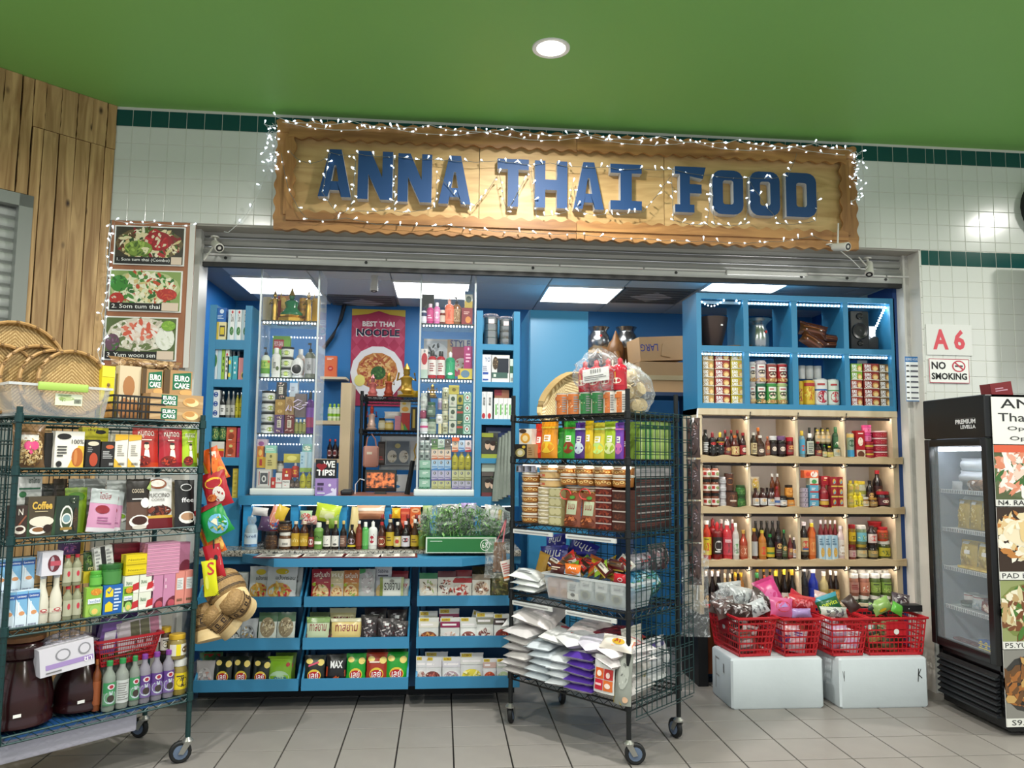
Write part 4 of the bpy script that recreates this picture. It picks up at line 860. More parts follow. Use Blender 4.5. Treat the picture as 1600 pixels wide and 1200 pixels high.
for zz in (0, .04, .08, .115): b.box(-.13, .13, -.112, -.105, zz, zz+.01, bm); b.box(-.13, .13, .105, .112, zz, zz+.01, bm); b.box(-.133, -.127, -.11, .11, zz, zz+.01, bm); b.box(.127, .133, -.11, .11, zz, zz+.01, bm)
b.build('lattice', t); b = MB(); b.box(-.13, .13, -.11, .11, 0, .004, bm); b.build('base', t)
r.pouch('dried_food_bag', 'clear bag of brown dried strips lying below the posters', 175, 292, 560, '8a6a48', 'f .5 .5 .48 .45 60 6b4c30 a8845c 8a6844 c8a87c 5a4028', yb=582, dv=.2, st='pillow', t=.12)
r = Row(LR, .02, LRZ[1], 'on second shelf of green rack')
r.pouch('dried_food_bag', 'clear bag of dried chips with pink heart tag', 24, 78, 662, '7a5c3c', 'f .5 .38 .48 .38 80 5f4630 b8945c d0b078 8a6a40 e0c898;r .15 .62 .75 .74 e8e4dc;e .42 .5 .14 .1 d8487c;e .62 .5 .14 .1 d8487c;p d8487c .3 .48 .74 .48 .52 .3', st='pillow', t=.2, film=None)
r.box('banana_chip_box', 'black box standing edge-on beside the heart tag bag', 72, 86, 676, '1c1a18', '', dv=.03, d=.1); 
r.box('banana_chip_box', 'white and yellow box printed with a dried banana', 86, 134, 674, 'eeeadf', 'p e8b83c .45 .0 1 0 1 .6 .8 .62;e .78 .3 .2 .26 b8682c;e .72 .3 .06 .22 d08848;e .3 .86 .24 .08 1c1a18;t 100% .56 .66 .98 .78 222;l .08 .3 .42 .62 4 444;e .16 .12 .1 .08 222', d=.05)
r.box('banana_chip_box', 'black box printed with a red dried banana', 135, 158, 687, '1d1b1a', 'e .5 .86 .4 .08 d8d0b8;e .55 .3 .3 .24 b8482c;l .1 .55 .6 .75 3 888', d=.05, dv=.0)
r.box('banana_chip_box', 'small black box with white print lines', 159, 181, 690, '232120', 'e .6 .8 .3 .08 c8603c;l .1 .35 .9 .65 5 bbb;b .6 .1 .9 .2 ddd', d=.05)
r.box('banana_chip_box', 'yellow box showing above the black boxes', 128, 171, 668, 'd9cf2c', 't chips .2 .8 .6 .95 333;e .7 .78 .2 .1 222', dv=.1, d=.05, yb=700)
r.box('banana_chip_box', 'white carton with yellow flashes and a barcode', 180, 222, 679, 'efe9dc', 'p e8b83c 0 0 .7 0 0 .3;p e0b030 0 .8 1 .85 1 1 0 1;l .2 .35 .8 .7 6 a8a49c;b .3 .08 .8 .16 555', n=2, d=.06)
for i, (a, c, col, col2, e) in enumerate(((212, 253, 'b4281e', 'c8401c', 'orange-red pouch printed with a cook and chillies'), (253, 292, 'a81c2c', '8c1824', 'crimson pouch printed with a bowing cook'), (289, 313, 'a8c824', '6a8c1c', 'lime pouch printed with a checked-shirt cook'))):
    r.pouch('seasoning_pouch', e, a, c, 664+i*2, col, f'r 0 0 1 .12 {col2};t หมูทอด .18 .7 .8 .86 f8f0e4;e .5 .5 .1 .075 e8d0b8;e .5 .57 .1 .03 2c1c14;p f0e8dc .38 .24 .62 .24 .58 .42 .42 .42;f .35 .16 .3 .12 16 7c1c14 c84028 501008;l .3 .62 .7 .68 1 f0d0c0')
r = Row(LR, .02, LRZ[2], 'on coffee shelf of green rack')
r.box('tea_box', 'white tea box with green leaf mark', 24, 68, 740, 'e9eae6', 'r .15 .74 .95 .77 2c6a4c;e .3 .66 .14 .05 3c7c4c;t ชาไทย .5 .84 .9 .94 2c4a3c;t ชาไทย .5 .4 .9 .47 d88c3c;r 0 .5 1 .505 bbb', dv=.12, d=.06)
r.box('coffee_box', 'dark brown box printed with a coffee cup', 14, 45, 790, '3a2a24', 'e .62 .25 .32 .14 e8e0d4;e .62 .27 .22 .07 3a1c10;t N .5 .7 .75 .9 e4dcd0;p 8a5038 .5 .4 .9 .7 .95 .66 .6 .38', d=.05)
r.box('coffee_box', 'olive and black coffee box with gold Coffee lettering', 44, 90, 776, '4a4030', 'p 2f4c30 0 0 .12 0 .0 .8;p 2f4c30 1 0 .86 0 1 .8;T Coffee .14 .68 .86 .88 d8b04c;e .5 .38 .44 .13 e4dccb;e .4 .16 .32 .1 f0ece4;e .4 .18 .22 .06 8a5c38;e .72 .2 .16 .1 2a1a12;r .24 .62 .7 .64 c8b890', d=.05)
r.box('coffee_box', 'dark green box with white oval emblem', 85, 125, 775, '24342a', 'e .52 .42 .27 .34 e8e8e0;e .52 .42 .21 .29 3a4a36;e .52 .42 .2 .14 e8e8e0;e .52 .42 .15 .1 7c9ca4;r .28 .13 .76 .2 9a7c3c;f .8 .9 .2 .08 8 203020 d8d8c8 506048;f .88 .4 .1 .3 14 3a2c20 6a4c30 8a6844', d=.05)
r.pouch('tea_pouch', 'glossy lime green tea pouch', 106, 141, 762, '86a828', 'e .5 .8 .4 .1 4c7c1c;e .3 .3 .2 .3 b0cc44', dv=.05)
r.pouch('coffee_bag', 'crumpled brown paper bag behind the tins', 88, 110, 748, '5a4c40', '', dv=.16, n=1); r.pouch('coffee_bag', 'dark grey foil bag behind the tea box', 68, 90, 757, '4c4a48', '', dv=.16)
r.pouch('tea_pouch', 'silver and white matcha pouch', 113, 172, 748, 'c2c8c4', 't tchi .55 .6 .9 .72 667', dv=.12); r.pouch('tea_pouch', 'pale silver pouch with green cup print', 172, 209, 750, 'c9cfca', 'p a4c43c 0 0 1 0 1 .3 .5 .2 0 .35;e .5 .25 .36 .09 eef0e8;e .5 .27 .26 .05 8cb83c;p 6c9c34 .4 .5 .7 .62 .55 .42', dv=.05)
ROSE = 'r 0 .1 1 .66 c890b0;r 0 .66 1 1 b8c0c0;t ไฮบิส .3 .76 .72 .92 8c2030;e .45 .52 .26 .1 8c2430;l .3 .18 .9 .36 3 a06088;r 0 0 1 .1 d8d4d8'
r.pouch('hibiscus_pouch', 'pink and silver pouch leaning in front', 139, 184, 764, 'c890b0', ROSE, tilt=.12); r.pouch('hibiscus_pouch', 'pink and silver pouch behind the leaning one', 160, 192, 768, 'c890b0', ROSE, tilt=.12, dv=.03)
CUPA = 'e .5 .16 .42 .13 eeeae2;e .5 .18 .32 .085 3c1c10;e .5 .05 .3 .04 d8d0c4'
r.pouch('coffee_pouch', 'brown cocoa pouch pouring coffee print', 203, 241, 748, '5c4438', f'r 0 .55 1 1 241c18;t cocoa .2 .72 .7 .8 d8c8b0;l .2 .58 .8 .62 1 ddd;e .75 .52 .2 .1 eeeae4;{CUPA};p b8d078 .8 .8 1 .75 1 .95'); r.pouch('coffee_pouch', 'white cappuccino pouch over coffee beans', 232, 275, 745, 'd9d9d6', 'e .45 .86 .34 .1 8a4c2c;e .45 .87 .26 .07 f0e8dc;t PUCCINO .1 .6 .9 .68 6c6864;t COFFEE .2 .53 .7 .58 8a8680;f .5 .34 .48 .1 30 4a2018 7a3420 3a1410;r 0 0 1 .2 6a141c;r 0 .2 1 .25 c8a040')
r.pouch('coffee_pouch', 'black coffee pouch with white cup print', 278, 309, 750, '1d1c1e', 'e .6 .2 .44 .13 ece8e0;e .6 .22 .34 .08 b08868;t ffee .3 .52 .95 .62 eee;e .55 .84 .3 .08 ddd;e .55 .84 .25 .06 222'); r.pouch('coffee_pouch', 'tan striped pouch squeezed between black pouches', 272, 287, 752, 'b8a888', 'e .8 .18 .5 .12 ece8e0;e .8 .2 .4 .07 a87850', dv=.03)
r = Row(LR, .02, LRZ[3], 'on milk shelf of green rack')
MILK = 'r 0 .1 1 1 7cb4dc;r 0 .78 1 .92 2c5ca8;t Lactasoy .12 .81 .9 .89 fff;p d8e8f4 0 0 1 0 1 .3 .4 .6 0 .8;e .55 .38 .26 .06 d89868;b .1 .02 .8 .07 557;r .2 .3 .3 .7 f4f8fc'
r.box('milk_carton', 'blue and white soy milk carton in the front row', 6, 63, 924, 'cfe0ee', MILK, n=3, d=.05); r.box('milk_carton', 'blue and white soy milk carton in the back row', -8, 56, 873, 'cfe0ee', MILK, n=3, d=.05, dv=.07, yb=924)
r.box('milk_carton', 'blue and white soy milk carton under the back row', -8, 56, 924, 'cfe0ee', MILK, n=3, d=.05, dv=.07)
VM = 't VITAMILK .2 .1 .8 .4 b03040;e .5 .7 .2 .3 b83040;e .5 .72 .12 .16 ece8dc'
r.bot('milk', 'milk_bottle', 'glass soy milk bottle with red print', 61, 103, 898, 'd8d4c4', 'b9bcc0', 'dcd8c8', VM, n=2); r.box('bottle_carrier', 'white card carrier above the milk bottles', 66, 100, 862, 'd8d6e0', 'e .58 .5 .3 .36 6a2a34;e .5 .5 .1 .3 a89ca8;r .4 .4 .9 .6 b85060', yb=899, d=.07)
for yb, yt, ds in ((None, 915, 'lower'), (915, 867, 'upper')): r.bot('slim', 'drink_bottle', f'clear bottle with red cap in the {ds} pair', 102, 131, yt, '8f9176', 'c02c3c', 'b4b49c', 'e .5 .6 .12 .2 c03848', n=2, yb=yb)
JU = 'r 0 .55 1 1 86b83c;f .62 .84 .36 .12 10 d88c2c e8b040 c04030;r .1 .45 .9 .62 e8f0f4;t ไวตามิ้ลค์ .14 .48 .86 .58 3c6cae;e .55 .22 .34 .18 9cc864;e .55 .18 .2 .1 e8c86c'
r.box('juice_carton', 'lime green juice carton with fruit print', 135, 161, 918, '9cc454', JU, d=.04); r.box('juice_carton', 'blue carton with yellow tick shields', 162, 193, 914, '1f62b0', 'p e8d028 .1 .6 .5 .6 .5 .85 .3 .95 .1 .85;p 1f62b0 .18 .78 .28 .7 .44 .86 .42 .9 .28 .76 .2 .82;p e8d028 .1 .1 .5 .1 .5 .35 .3 .45 .1 .35;l .55 .1 .95 .9 7 cfe0f4', d=.04); r.box('juice_carton', 'pale green juice carton beside the blue carton', 192, 209, 916, 'a8cc6c', JU, d=.04)
r.bot('jar', 'green_jar', 'small jar with bright green lid', 144, 163, 893, '4c9c3c', '58b03c', '6cb84c', '', yb=918); r.bot('tub', 'green_tub', 'wide translucent green tub', 162, 198, 882, '3c7c3c', '2c6430', '4c8c48', '', yb=916, n=1); r.box('snack_box', 'long yellow box under the green pouch', 130, 162, 893, 'd8c02c', '', yb=910, dv=.05, d=.05)
YG = 'r .05 .25 .95 .75 e4cc10;t Nestum .1 .4 .9 .6 8a7a08;r 0 0 1 .08 b8a00c'
r.box('yellow_soap_box', 'small yellow box of a tied pile', 197, 231, 866, 'dcc414', YG, yb=898, m=2, d=.06); YO = 'r 0 0 1 .3 f0ece4;p c02c34 .5 .1 1 .2 1 .6 .6 .5;t 3มน .1 .5 .5 .7 3c6c3c'
r.box('yogurt_cup_pack', 'white cup pack with red swoosh', 195, 241, 898, 'dfe2d4', YO, m=2, n=2, d=.05)
r.pouch('seed_pouch', 'dark green pouch of seeds', 133, 153, 863, '3a5c2c', 'f .5 .62 .44 .24 30 3c5c24 7c9c4c 5c7c34;t กีวี .3 .16 .7 .3 e8d8a0', yb=896, dv=.08); r.box('sachet_box', 'tilted white and black sachet pack', 152, 182, 853, 'dcdcd8', 'r .35 0 .6 1 222;l .05 .1 .3 .9 6 999;l .65 .1 .95 .9 6 999', yb=893, dv=.06, d=.03, tilt=-.15)
r.box('gift_box', 'dark red box behind the yellow pile', 178, 222, 849, '7c1c2c', 'e .8 .3 .1 .1 d8a060', yb=886, dv=.12, d=.06); r.box('gift_box', 'purple fruit print box at the shelf back', 96, 132, 844, '5c3c74', 'f .4 .4 .3 .3 12 7c4c8c c878a0 402858;r .85 0 1 1 d8b040;t ทุเรียน .1 .7 .7 .9 e8d0e8', yb=866, dv=.2, d=.05)
PKF = 'r 0 .2 1 .5 d898b4;r 0 .9 1 1 e0b0c4'
r.box('pink_tea_box', 'flat pink box of a tall pile', 230, 283, 848, 'c888a8', PKF, yb=898, m=9, d=.09); PKC = 'e 1 0 .8 .3 6c2434;e .7 .08 .3 .12 b84c5c;l .1 .5 .3 .9 2 e0b8cc'
r.box('pink_tea_box', 'upright pink carton with dark berry corner', 237, 275, 896, 'c484a8', PKC, n=2, d=.06); r.box('salmon_tea_box', 'salmon pink carton with a barcode', 275, 304, 892, 'd8887c', 'r .15 .45 .85 .8 d8dcdc;l .2 .5 .8 .75 5 a8a8a8;b .2 .1 .8 .18 553', n=2, d=.06); r.box('pink_tea_box', 'single upright pink box at the post', 280, 298, 847, 'c07c9c', 'e .7 .1 .6 .3 7c3044', yb=892, dv=.04, d=.04)
r = Row(LR, .02, LRZ[4], 'on bottom shelf of green rack')
for lb, uu, vv, rad, hh in (('largest dark glazed lidded jar on the bottom of the green rack', .125, .17, .145, .375), ('smaller dark glazed jar under the white carton', .405, .20, .125, .285)):
    t = fthing(LR, uu, vv, LRZ[4]+.003, 'glazed_jar', lb, 'jar'); JAR0 = t if uu < .2 else JAR0; DG = M('2c1114', .18, var=.2, scale=6); k = rad; b = MB()
    b.lathe([(.9*k, 0), (1.0*k, .02*hh), (1.0*k, .1*hh), (.95*k, .13*hh), (.99*k, .18*hh), (1*k, .32*hh), (.92*k, .5*hh), (.68*k, .72*hh), (.62*k, .78*hh), (.7*k, .8*hh)], DG, 28); b.build('body', t, smooth=60)
    b = MB(); b.lathe([(.66*k, .8*hh), (.74*k, .82*hh), (.76*k, .93*hh), (.72*k, .98*hh), (.6*k, 1*hh)], DG, 28); b.build('lid', t, smooth=60)
    b = MB(); b.box(-.016, .016, -.002, 0, 0, .014, P('f2f2ee')); b.build('price_sticker', t, (-.3*k, -.945*k-.005, .14*hh+.01))
b = MB(); b.lathe([(.1, 0), (.1, .02), (.02, .022)], M('6b4420', .5, var=.3, scale=30), 20); b.build('wooden_cover', JAR0, (0, 0, .378))
r.box('display_carton', 'torn white and lavender carton resting across the jars', 64, 152, 1006, 'd4d2dc', 'r .1 .22 .98 .4 a48cc4;e .42 .66 .14 .22 8c8c94;e .42 .66 .11 .17 d4d2dc;e .82 .7 .12 .22 8c8c94;e .82 .7 .09 .17 d4d2dc;l .1 .06 .6 .16 1 777;t ชา .8 .2 .95 .36 fff', yb=1048, d=.1, dv=-.02, tilt=-.1)
blob('plastic_bag', 'clear plastic bag of grey packets in the torn carton', 'bag', LR, .30, .10, .63, .26, .12, .11, crinkle('b8b4c4', .3), 4)
basket('small red mesh basket of purple packets on the green rack', LR, .575, .15, .545, .31, .2, .13, M('a81824', .35), (26, 6), .82, name='mesh_basket')
r2 = Row(LR, .10, .60, 'in the small red mesh basket')
r2.box('purple_packet', 'purple and white sachet box', 152, 182, 968, '6c4c94', 'p e0dce8 .3 .1 .9 .2 .8 .7 .2 .6', d=.04, tilt=.2); r2.box('purple_packet', 'white tray box with grey windows', 186, 258, 965, 'cfc8cf', 'r .3 .4 .5 .95 6c6c54;r .52 .4 .72 .95 6c6c54;r .74 .4 .94 .95 b87c94;e .4 .2 .03 .1 444;e .6 .2 .03 .1 444;e .8 .2 .03 .1 444', d=.06, tilt=-.12); r2.box('purple_packet', 'tall violet carton', 190, 216, 958, '4c2c7c', 'l .2 .3 .8 .7 2 c8b0e0', d=.05, dv=.06); r2.box('purple_packet', 'pink sachet packet', 237, 258, 955, 'd890a4', 'l .2 .2 .8 .6 2 c04060', d=.03, dv=.03, tilt=-.2)
r2.box('purple_packet', 'deep violet carton at the basket end', 150, 172, 975, '3c2464', '', d=.05, dv=.06)
COL_ = lambda a, c: f'r 0 .55 1 1 {a};e .5 .35 .4 .28 b8c4cc;e .5 .3 .22 .16 3c3430;e .5 .82 .22 .12 d8d0d8;e .5 .82 .12 .08 a02838;r 0 0 1 .06 {c}'
r.bot('slim', 'drink_bottle', 'amber bottle with orange cap', 149, 163, 1031, '8c4c28', 'c06c30', 'a85c34', '', dv=.05); r.bot('slim', 'drink_bottle', 'clear bottle with green cap and portrait label', 166, 186, 1034, '848e84', '2f8c4c', '6a9c78', COL_('3c8c58', '4c7c5c')); r.bot('slim', 'drink_bottle', 'clear bottle with green cap and white text label', 186, 207, 1030, '888e88', '2f8c4c', 'c4c8c8', 'l .15 .1 .85 .9 8 888'); r.bot('slim', 'drink_bottle', 'clear bottle with green cap beside the purple caps', 207, 223, 1026, '808880', '2f8c4c', '5c9870', COL_('3c8c58', '4c7c5c'))
r.bot('slim', 'drink_bottle', 'clear bottle with purple cap and portrait label', 222, 277, 1020, '86828e', '7c3c94', '7c64a0', COL_('5c3c84', '6c5c8c'), n=3); r.bot('slim', 'drink_bottle', 'clear bottle with green cap in the second row', 158, 214, 1020, '808880', '2f8c4c', 'a0aca4', '', n=3, dv=.08)
JR = lambda c: f'r .1 .1 .9 .9 {c};f .5 .45 .3 .3 8 3c3420 c8b060 6c5c2c;l .2 .75 .8 .9 1 333'
r.bot('jar', 'preserve_jar', 'squat jar with dark lid and white label', 254, 272, 980, '4c3428', 'c8a42c', 'd8d4cc', JR('e0dcd0'), yb=1022, dv=.06); r.bot('jar', 'preserve_jar', 'glass jar with yellow lid and white label', 270, 297, 992, '8c7c48', 'd0a82c', 'd8d4c8', 'r .3 0 .5 1 e0cc20;f .75 .5 .2 .3 8 6c5030 b89c58', yb=1030); r.bot('jar', 'preserve_jar', 'glass jar with yellow label of green pickles', 275, 298, 1030, '8c7c3c', 'd8d8d4', 'd8c020', JR('e0c818')); r.bot('jar', 'preserve_jar', 'dark jar under the squat jar', 252, 272, 1022, '5c4c38', '333', 'c8c4b8', '', dv=.06)
b = MB(); b.box(0, .8, 0, .42, 0, .012, M('1f4f88', .5)); tag(b.build('blue_tray_liner', None, LR.w(.04, .03, LRZ[4]-.026), rot=(0, 0, LR.a)), 'blue plastic sheet under the wires of the bottom rack shelf', 'sheet')
b = MB(); b.bbox(0, .75, 0, .03, 0, .10, M('b9b8c8', .5), .004); tag(b.build('white_board', None, LR.w(-.1, .10, .19), rot=(0, 0, LR.a)), 'long pale lavender board hung below the bottom rack shelf', 'board')
# snacks and rice baskets hung at the end of the green rack
hs = Row(W, -.87, 1.0, 'hung in a chain on the rack post')
def chip(desc, x0, x1, yt, yb, bg, spec, tilt, dv=0): hs.pouch('snack_bag', desc, x0, x1, yt, bg, spec, yb=yb, st='pillow', t=.16, tilt=tilt, lean=0, dv=dv)
chip('orange snack bag with yellow side', 326, 362, 698, 752, 'dc5a1c', 'r 0 0 .2 1 e0c030;e .7 .4 .3 .3 e8782c;p e8d8c8 .6 .9 .9 .85 .8 .6;f .8 .2 .2 .2 8 d8a048 b87830', R(-25), .02); chip('red snack bag with prawn print', 325, 367, 736, 792, 'a81c28', 'e .5 .7 .36 .16 e8b83c;e .5 .68 .3 .12 a81c28;f .6 .36 .24 .22 12 e8e0d8 c83838 f0f0ec 902028;f .3 .3 .2 .1 8 d87838 b84828', R(-18))
chip('green snack bag with pale blue splash', 322, 370, 784, 838, '178a3c', 'f .62 .36 .34 .3 18 6cb4d8 d8c058 8cc8e0 4c9c4c;r 0 .86 1 1 8c2028;p e8e4c8 .45 .5 .6 .3 .68 .5 .8 .4 .6 .55', R(-28), -.01); chip('orange snack bag with chip print', 323, 357, 816, 866, 'd8641c', 'r 0 0 .14 1 b8a020;f .8 .3 .2 .22 8 e0b058 c89038;e .4 .8 .2 .1 e87c2c', R(-22), .03)
chip('red and white snack bag', 328, 356, 850, 906, 'b01c28', 'p ece4d4 .1 .4 .9 .9 .9 .4 .4 .3;e .7 .62 .12 .08 222;f .4 .5 .2 .14 6 d8a060 b87838', R(-14), .01); chip('bright yellow slim snack bag', 321, 344, 876, 932, 'd8d818', 't S .4 .6 .9 .95 c02c34;e .3 .4 .14 .2 e8e860', R(-8), -.03)
b = MB(); u0, z1 = W.at(327, 690, -.86); b.tube([(0, 0, 0), (.03, .0, -.3), (.05, .0, -.62), (.05, 0, -.9)], .004, M('1c2c2c', .5), 5); tag(b.build('clip_strip', None, (u0, -.85, z1)), 'thin dark strip from the rack post carrying the hung snack bags', 'strip')
def kratip(label, px, py, rad, h, rot, pat):
    u, z = W.at(px, py, -.80); t = thing('rice_basket', label, 'basket', (u, -.80, z), rot); c = M('9c7c4e', .6, var=.35, scale=90, bump=.8)
    b = MB(); b.lathe([(rad*.8, .0), (rad*.97, h*.1), (rad*1.02, h*.25), (rad*1.0, h*.5), (rad*.94, h*.56), (rad*.98, h*.58), (rad*.92, h*.72), (rad*.72, h*.86), (rad*.4, h*.92), (rad*.05, h*.93)], c, 18); b.build('woven_body', t, smooth=60)
    b = MB(); b.lathe([(rad*.3, -h*.3), (rad*.82, -h*.34), (rad*.9, -h*.32), (rad*.92, h*.02), (rad*.6, h*.03)], wood('cdae78', 'e0c796', (1, 1, 6), .5), 18); b.build('base_ring', t)
    b = MB(); dk = M('2c1c14', .6)
    for q in (.12, .17, .44, .49): b.lathe([(rad*1.035, h*q), (rad*1.035, h*(q+.022))], dk, 18, caps=False)
    if pat:
        for k in range(12):
            a = 6.2832*k/12; rd = rad*1.035; f = lambda o, q: (rd*math.cos(a+o), rd*math.sin(a+o), h*q)
            b.poly([f(-.16, .22), f(.1, .22), f(.1, .26), f(-.16, .26)], dk); b.poly([f(-.16, .26), f(-.08, .26), f(-.08, .36), f(-.16, .36)], dk); b.poly([f(-.16, .36), f(.1, .36), f(.1, .4), f(-.16, .4)], dk); b.poly([f(.02, .29), f(.1, .29), f(.1, .36), f(.02, .36)], dk)
    b.build('dark_weave_band', t)
kratip('tan rice basket without pattern hanging below the yellow bag', 360, 935, .105, .17, (R(-20), R(-38), 0), False); kratip('woven rice basket with black key pattern hanging lowest', 327, 985, .085, .16, (R(-14), R(-14), 0), True); kratip('woven rice basket tilted beside the key-patterned one', 355, 975, .08, .15, (R(-10), R(-48), .6), True); kratip('woven rice basket hanging behind the plain one', 377, 948, .075, .14, (R(-12), R(-58), 1.2), True)
# ================================================================== BLACK WIRE RACK
r = Row(CR, .03, CRZ[0], 'on top of the black rack')
for k in range(6):
    t = fthing(CR, .20+.014*k, .26-.014*k, CRZ[0]+.004, 'oval_tray', 'pale woven oval tray of the leaning pile on the black rack', 'tray', 'leaning woven oval trays'); t.rotation_euler = (R(-20-1.5*k), R(-28), CR.a)
    b = MB(); n = 24; f = lambda q, y: [(q*.2*math.cos(6.2832*i/n), y, .15+q*.15*math.sin(6.2832*i/n)) for i in range(n)]; b.loft([f(1, -.03), f(.93, -.004), f(.5, 0), f(.01, 0)], weave('8a7248', 'e4d4a8', 44), False); b.build('woven_sheet', t, smooth=60); b = MB(); b.tube(f(1, -.03)+f(1, -.03)[:1], .006, M('c0a470', .6), 5); b.build('rim', t)
CAN = lambda c: f'r 0 .0 .35 1 e8e0d0;r .35 0 .7 1 {c};f .52 .4 .16 .3 8 {c} e8d8b0 7c4c24;l .72 .1 .98 .9 7 888;r .1 .7 .6 .9 {c}'
r.bot('can', 'food_can', 'orange labelled food can in the shrink-wrapped row', 864, 900, 614, 'd8d0c0', 'silver', 'c87840', CAN('c06c34'), n=2, rough=.4); r.bot('can', 'food_can', 'green labelled food can in the shrink-wrapped row', 901, 938, 612, 'd8d0c0', 'silver', '3c8048', CAN('2f7840'), n=2, rough=.4); r.bot('can', 'food_can', 'white and orange food can near the post', 939, 976, 610, 'd8d0c0', 'silver', 'dcd8d0', CAN('c87038'), n=2, rough=.4)
r.bot('can', 'food_can', 'food can in the second row behind the shrink-wrapped cans', 880, 970, 612, 'c8b8a0', 'silver', 'b07848', CAN('2f7840'), n=4, dv=.09, rough=.4)
zc = CR.at(920, 612, .03)[1]; rc = Row(CR, .04, zc+.003, 'bagged on the cans of the black rack')
rc.bot('squeeze', 'chilli_bottle', 'red shrink-sleeved bottle', 899, 972, 562, 'b01c2c', 'b01c2c', 'b8202e', 'r .4 .1 .46 .9 e8c040;f .5 .3 .3 .2 6 e8e0d0 8c1020', n=4); rc.box('barcode_label', 'white barcode label', 910, 953, 575, 'e8e8e4', 'b .3 .62 .72 .92 333;l .06 .1 .94 .5 3 777', yb=596, dv=-.012, d=.003, tilt=-.06)
uu = CR.at(935, 600, .08)[0]; blob('plastic_bag', 'clear knotted plastic bag around the red bottles', 'bag', CR, uu, .075, zc+.002, .34, .15, .24, crinkle('e4e8ea', .12), 8, 20, 10)
rnd2 = random.Random(11)
uu = CR.at(1012, 640, .2)[0]
for k, (du, dv_, dz) in enumerate(((-.10, 0, 0), (.0, -.04, 0), (.10, .0, 0), (-.05, -.02, .09), (.06, -.01, .09), (0, 0, .17), (-.1, .06, .1), (.12, .05, .09), (.06, .08, .17))):
    t = fthing(CE, .14+du+.1, .12+dv_+.05, CRZ[0]+.05+dz, 'small_rice_basket', 'small straw rice basket packed in the clear sack', 'basket', 'small straw baskets in a clear sack'); b = MB(); c = M('b8a478', .65, var=.2, scale=70, bump=.6)
    b.lathe([(.03, -.06), (.042, -.05), (.045, .02), (.04, .025), (.042, .03), (.04, .06), (.01, .065)], c, 14); b.build('woven_body', t, smooth=50); b = MB(); b.lathe([(.034, -.075), (.036, -.062), (.03, -.055)], M('c8b48c', .6), 14); b.build('base_ring', t); t.rotation_euler = (R(rnd2.uniform(60, 120)), R(rnd2.uniform(-40, 40)), rnd2.uniform(-.6, .9))
blob('plastic_bag', 'clear sack of straw rice baskets on the black rack', 'bag', CE, .24, .18, CRZ[0]+.002, .42, .30, .30, crinkle('dfe4e4', .12), 21, 20, 10)
r = Row(CR, .03, CRZ[1], 'on second shelf of black rack')
r.box('cracker_box', 'black cracker box under the orange one', 803, 823, 694, '2a2624', 'e .5 .4 .4 .3 c8b878;e .5 .4 .22 .18 e8e0c8;e .8 .8 .14 .1 e8c040', d=.06); r.box('cracker_box', 'orange and white cracker box', 811, 831, 670, 'e8e0d4', 'e .5 .4 .4 .34 e0a038;e .5 .38 .22 .2 f0d8a0;e .3 .85 .3 .14 403028', d=.06, yb=694); r.box('cracker_box', 'tan carton end beside the black cracker box', 823, 835, 694, 'b89468', 'l .2 .2 .8 .8 4 8a6a44', d=.06)
JEL = lambda c, c2: f'e .5 .3 .4 .16 {c2};r .3 .45 .7 .62 e8e8e0;l .34 .47 .66 .6 2 {c};r 0 .8 1 .84 {c2}'
for a, c_, yt, bg, c2, ds, dv_ in ((833, 848, 662, 'c02c1c', 'd84c2c', 'red-orange stand-up fruit pouch', .03), (840, 866, 657, 'd88c1c', 'e8c038', 'amber stand-up fruit pouch with yellow top', 0), (855, 878, 668, '2f8c2c', '4cac3c', 'dark green stand-up fruit pouch', .03), (876, 897, 658, '3ca038', '8c3820', 'green stand-up fruit pouch with folded top', 0),
    (894, 912, 660, '4c2c7c', 'c8d4e0', 'purple fruit pouch with pale top', .0), (899, 914, 656, 'b8ccd8', '8c6cb0', 'pale blue-topped fruit pouch', .03), (911, 924, 656, 'd8b41c', 'c89c18', 'golden fruit pouch turned edge-on', 0), (921, 943, 660, 'd8c83c', 'b8d878', 'yellow fruit pouch with pale label', .01), (940, 961, 658, '9cb82c', 'd8e0a0', 'lime fruit pouch with leaves', .0), (958, 972, 660, '6c3ca0', 'c86cb0', 'violet fruit pouch', .0), (969, 981, 672, 'a01c3c', '7c1c34', 'dark red fruit pouch at the post', .02)):
    r.pouch('fruit_pouch', ds, a, c_, yt, bg, JEL(bg, c2), dv=dv_, t=.25, lean=-.04)
e = Row(CE, .05, CRZ[1], 'seen through the rack end, second shelf')
for k, c in enumerate(('86a848', '4c8c3c', '98b858', 'a8c068', '78a03c')): e.box('noodle_pack', ('lime striped', 'dark green', 'pale lime', 'yellow-green', 'mid green')[k]+' upright noodle pack', 998+k*10, 1008+k*10, 659, c, 'r .3 0 .5 1 c8d890;r .1 .8 .9 .9 2c6c3c', d=.08)
r = Row(CR, .03, CRZ[2], 'on cookie shelf of black rack')
RING = ';'.join(f'e {.12+.19*k} {.35+.18*(k%2)} .09 .2 e8c078;e {.12+.19*k} {.35+.18*(k%2)} .035 .08 7a4418' for k in range(5))
CK = 'r 0 0 1 1 a86c30;'+RING+';r 0 .85 1 1 e8dcc8'
def tubs(desc, x0, x1, yt, yb, n, m, body='a86c30', spec=CK, lid='e4dccb', dv=0): r.bot('tub', 'cookie_tub', desc, x0, x1, yt, body, lid, body, spec, yb=yb, n=n, m=m, dv=dv, rough=.3)
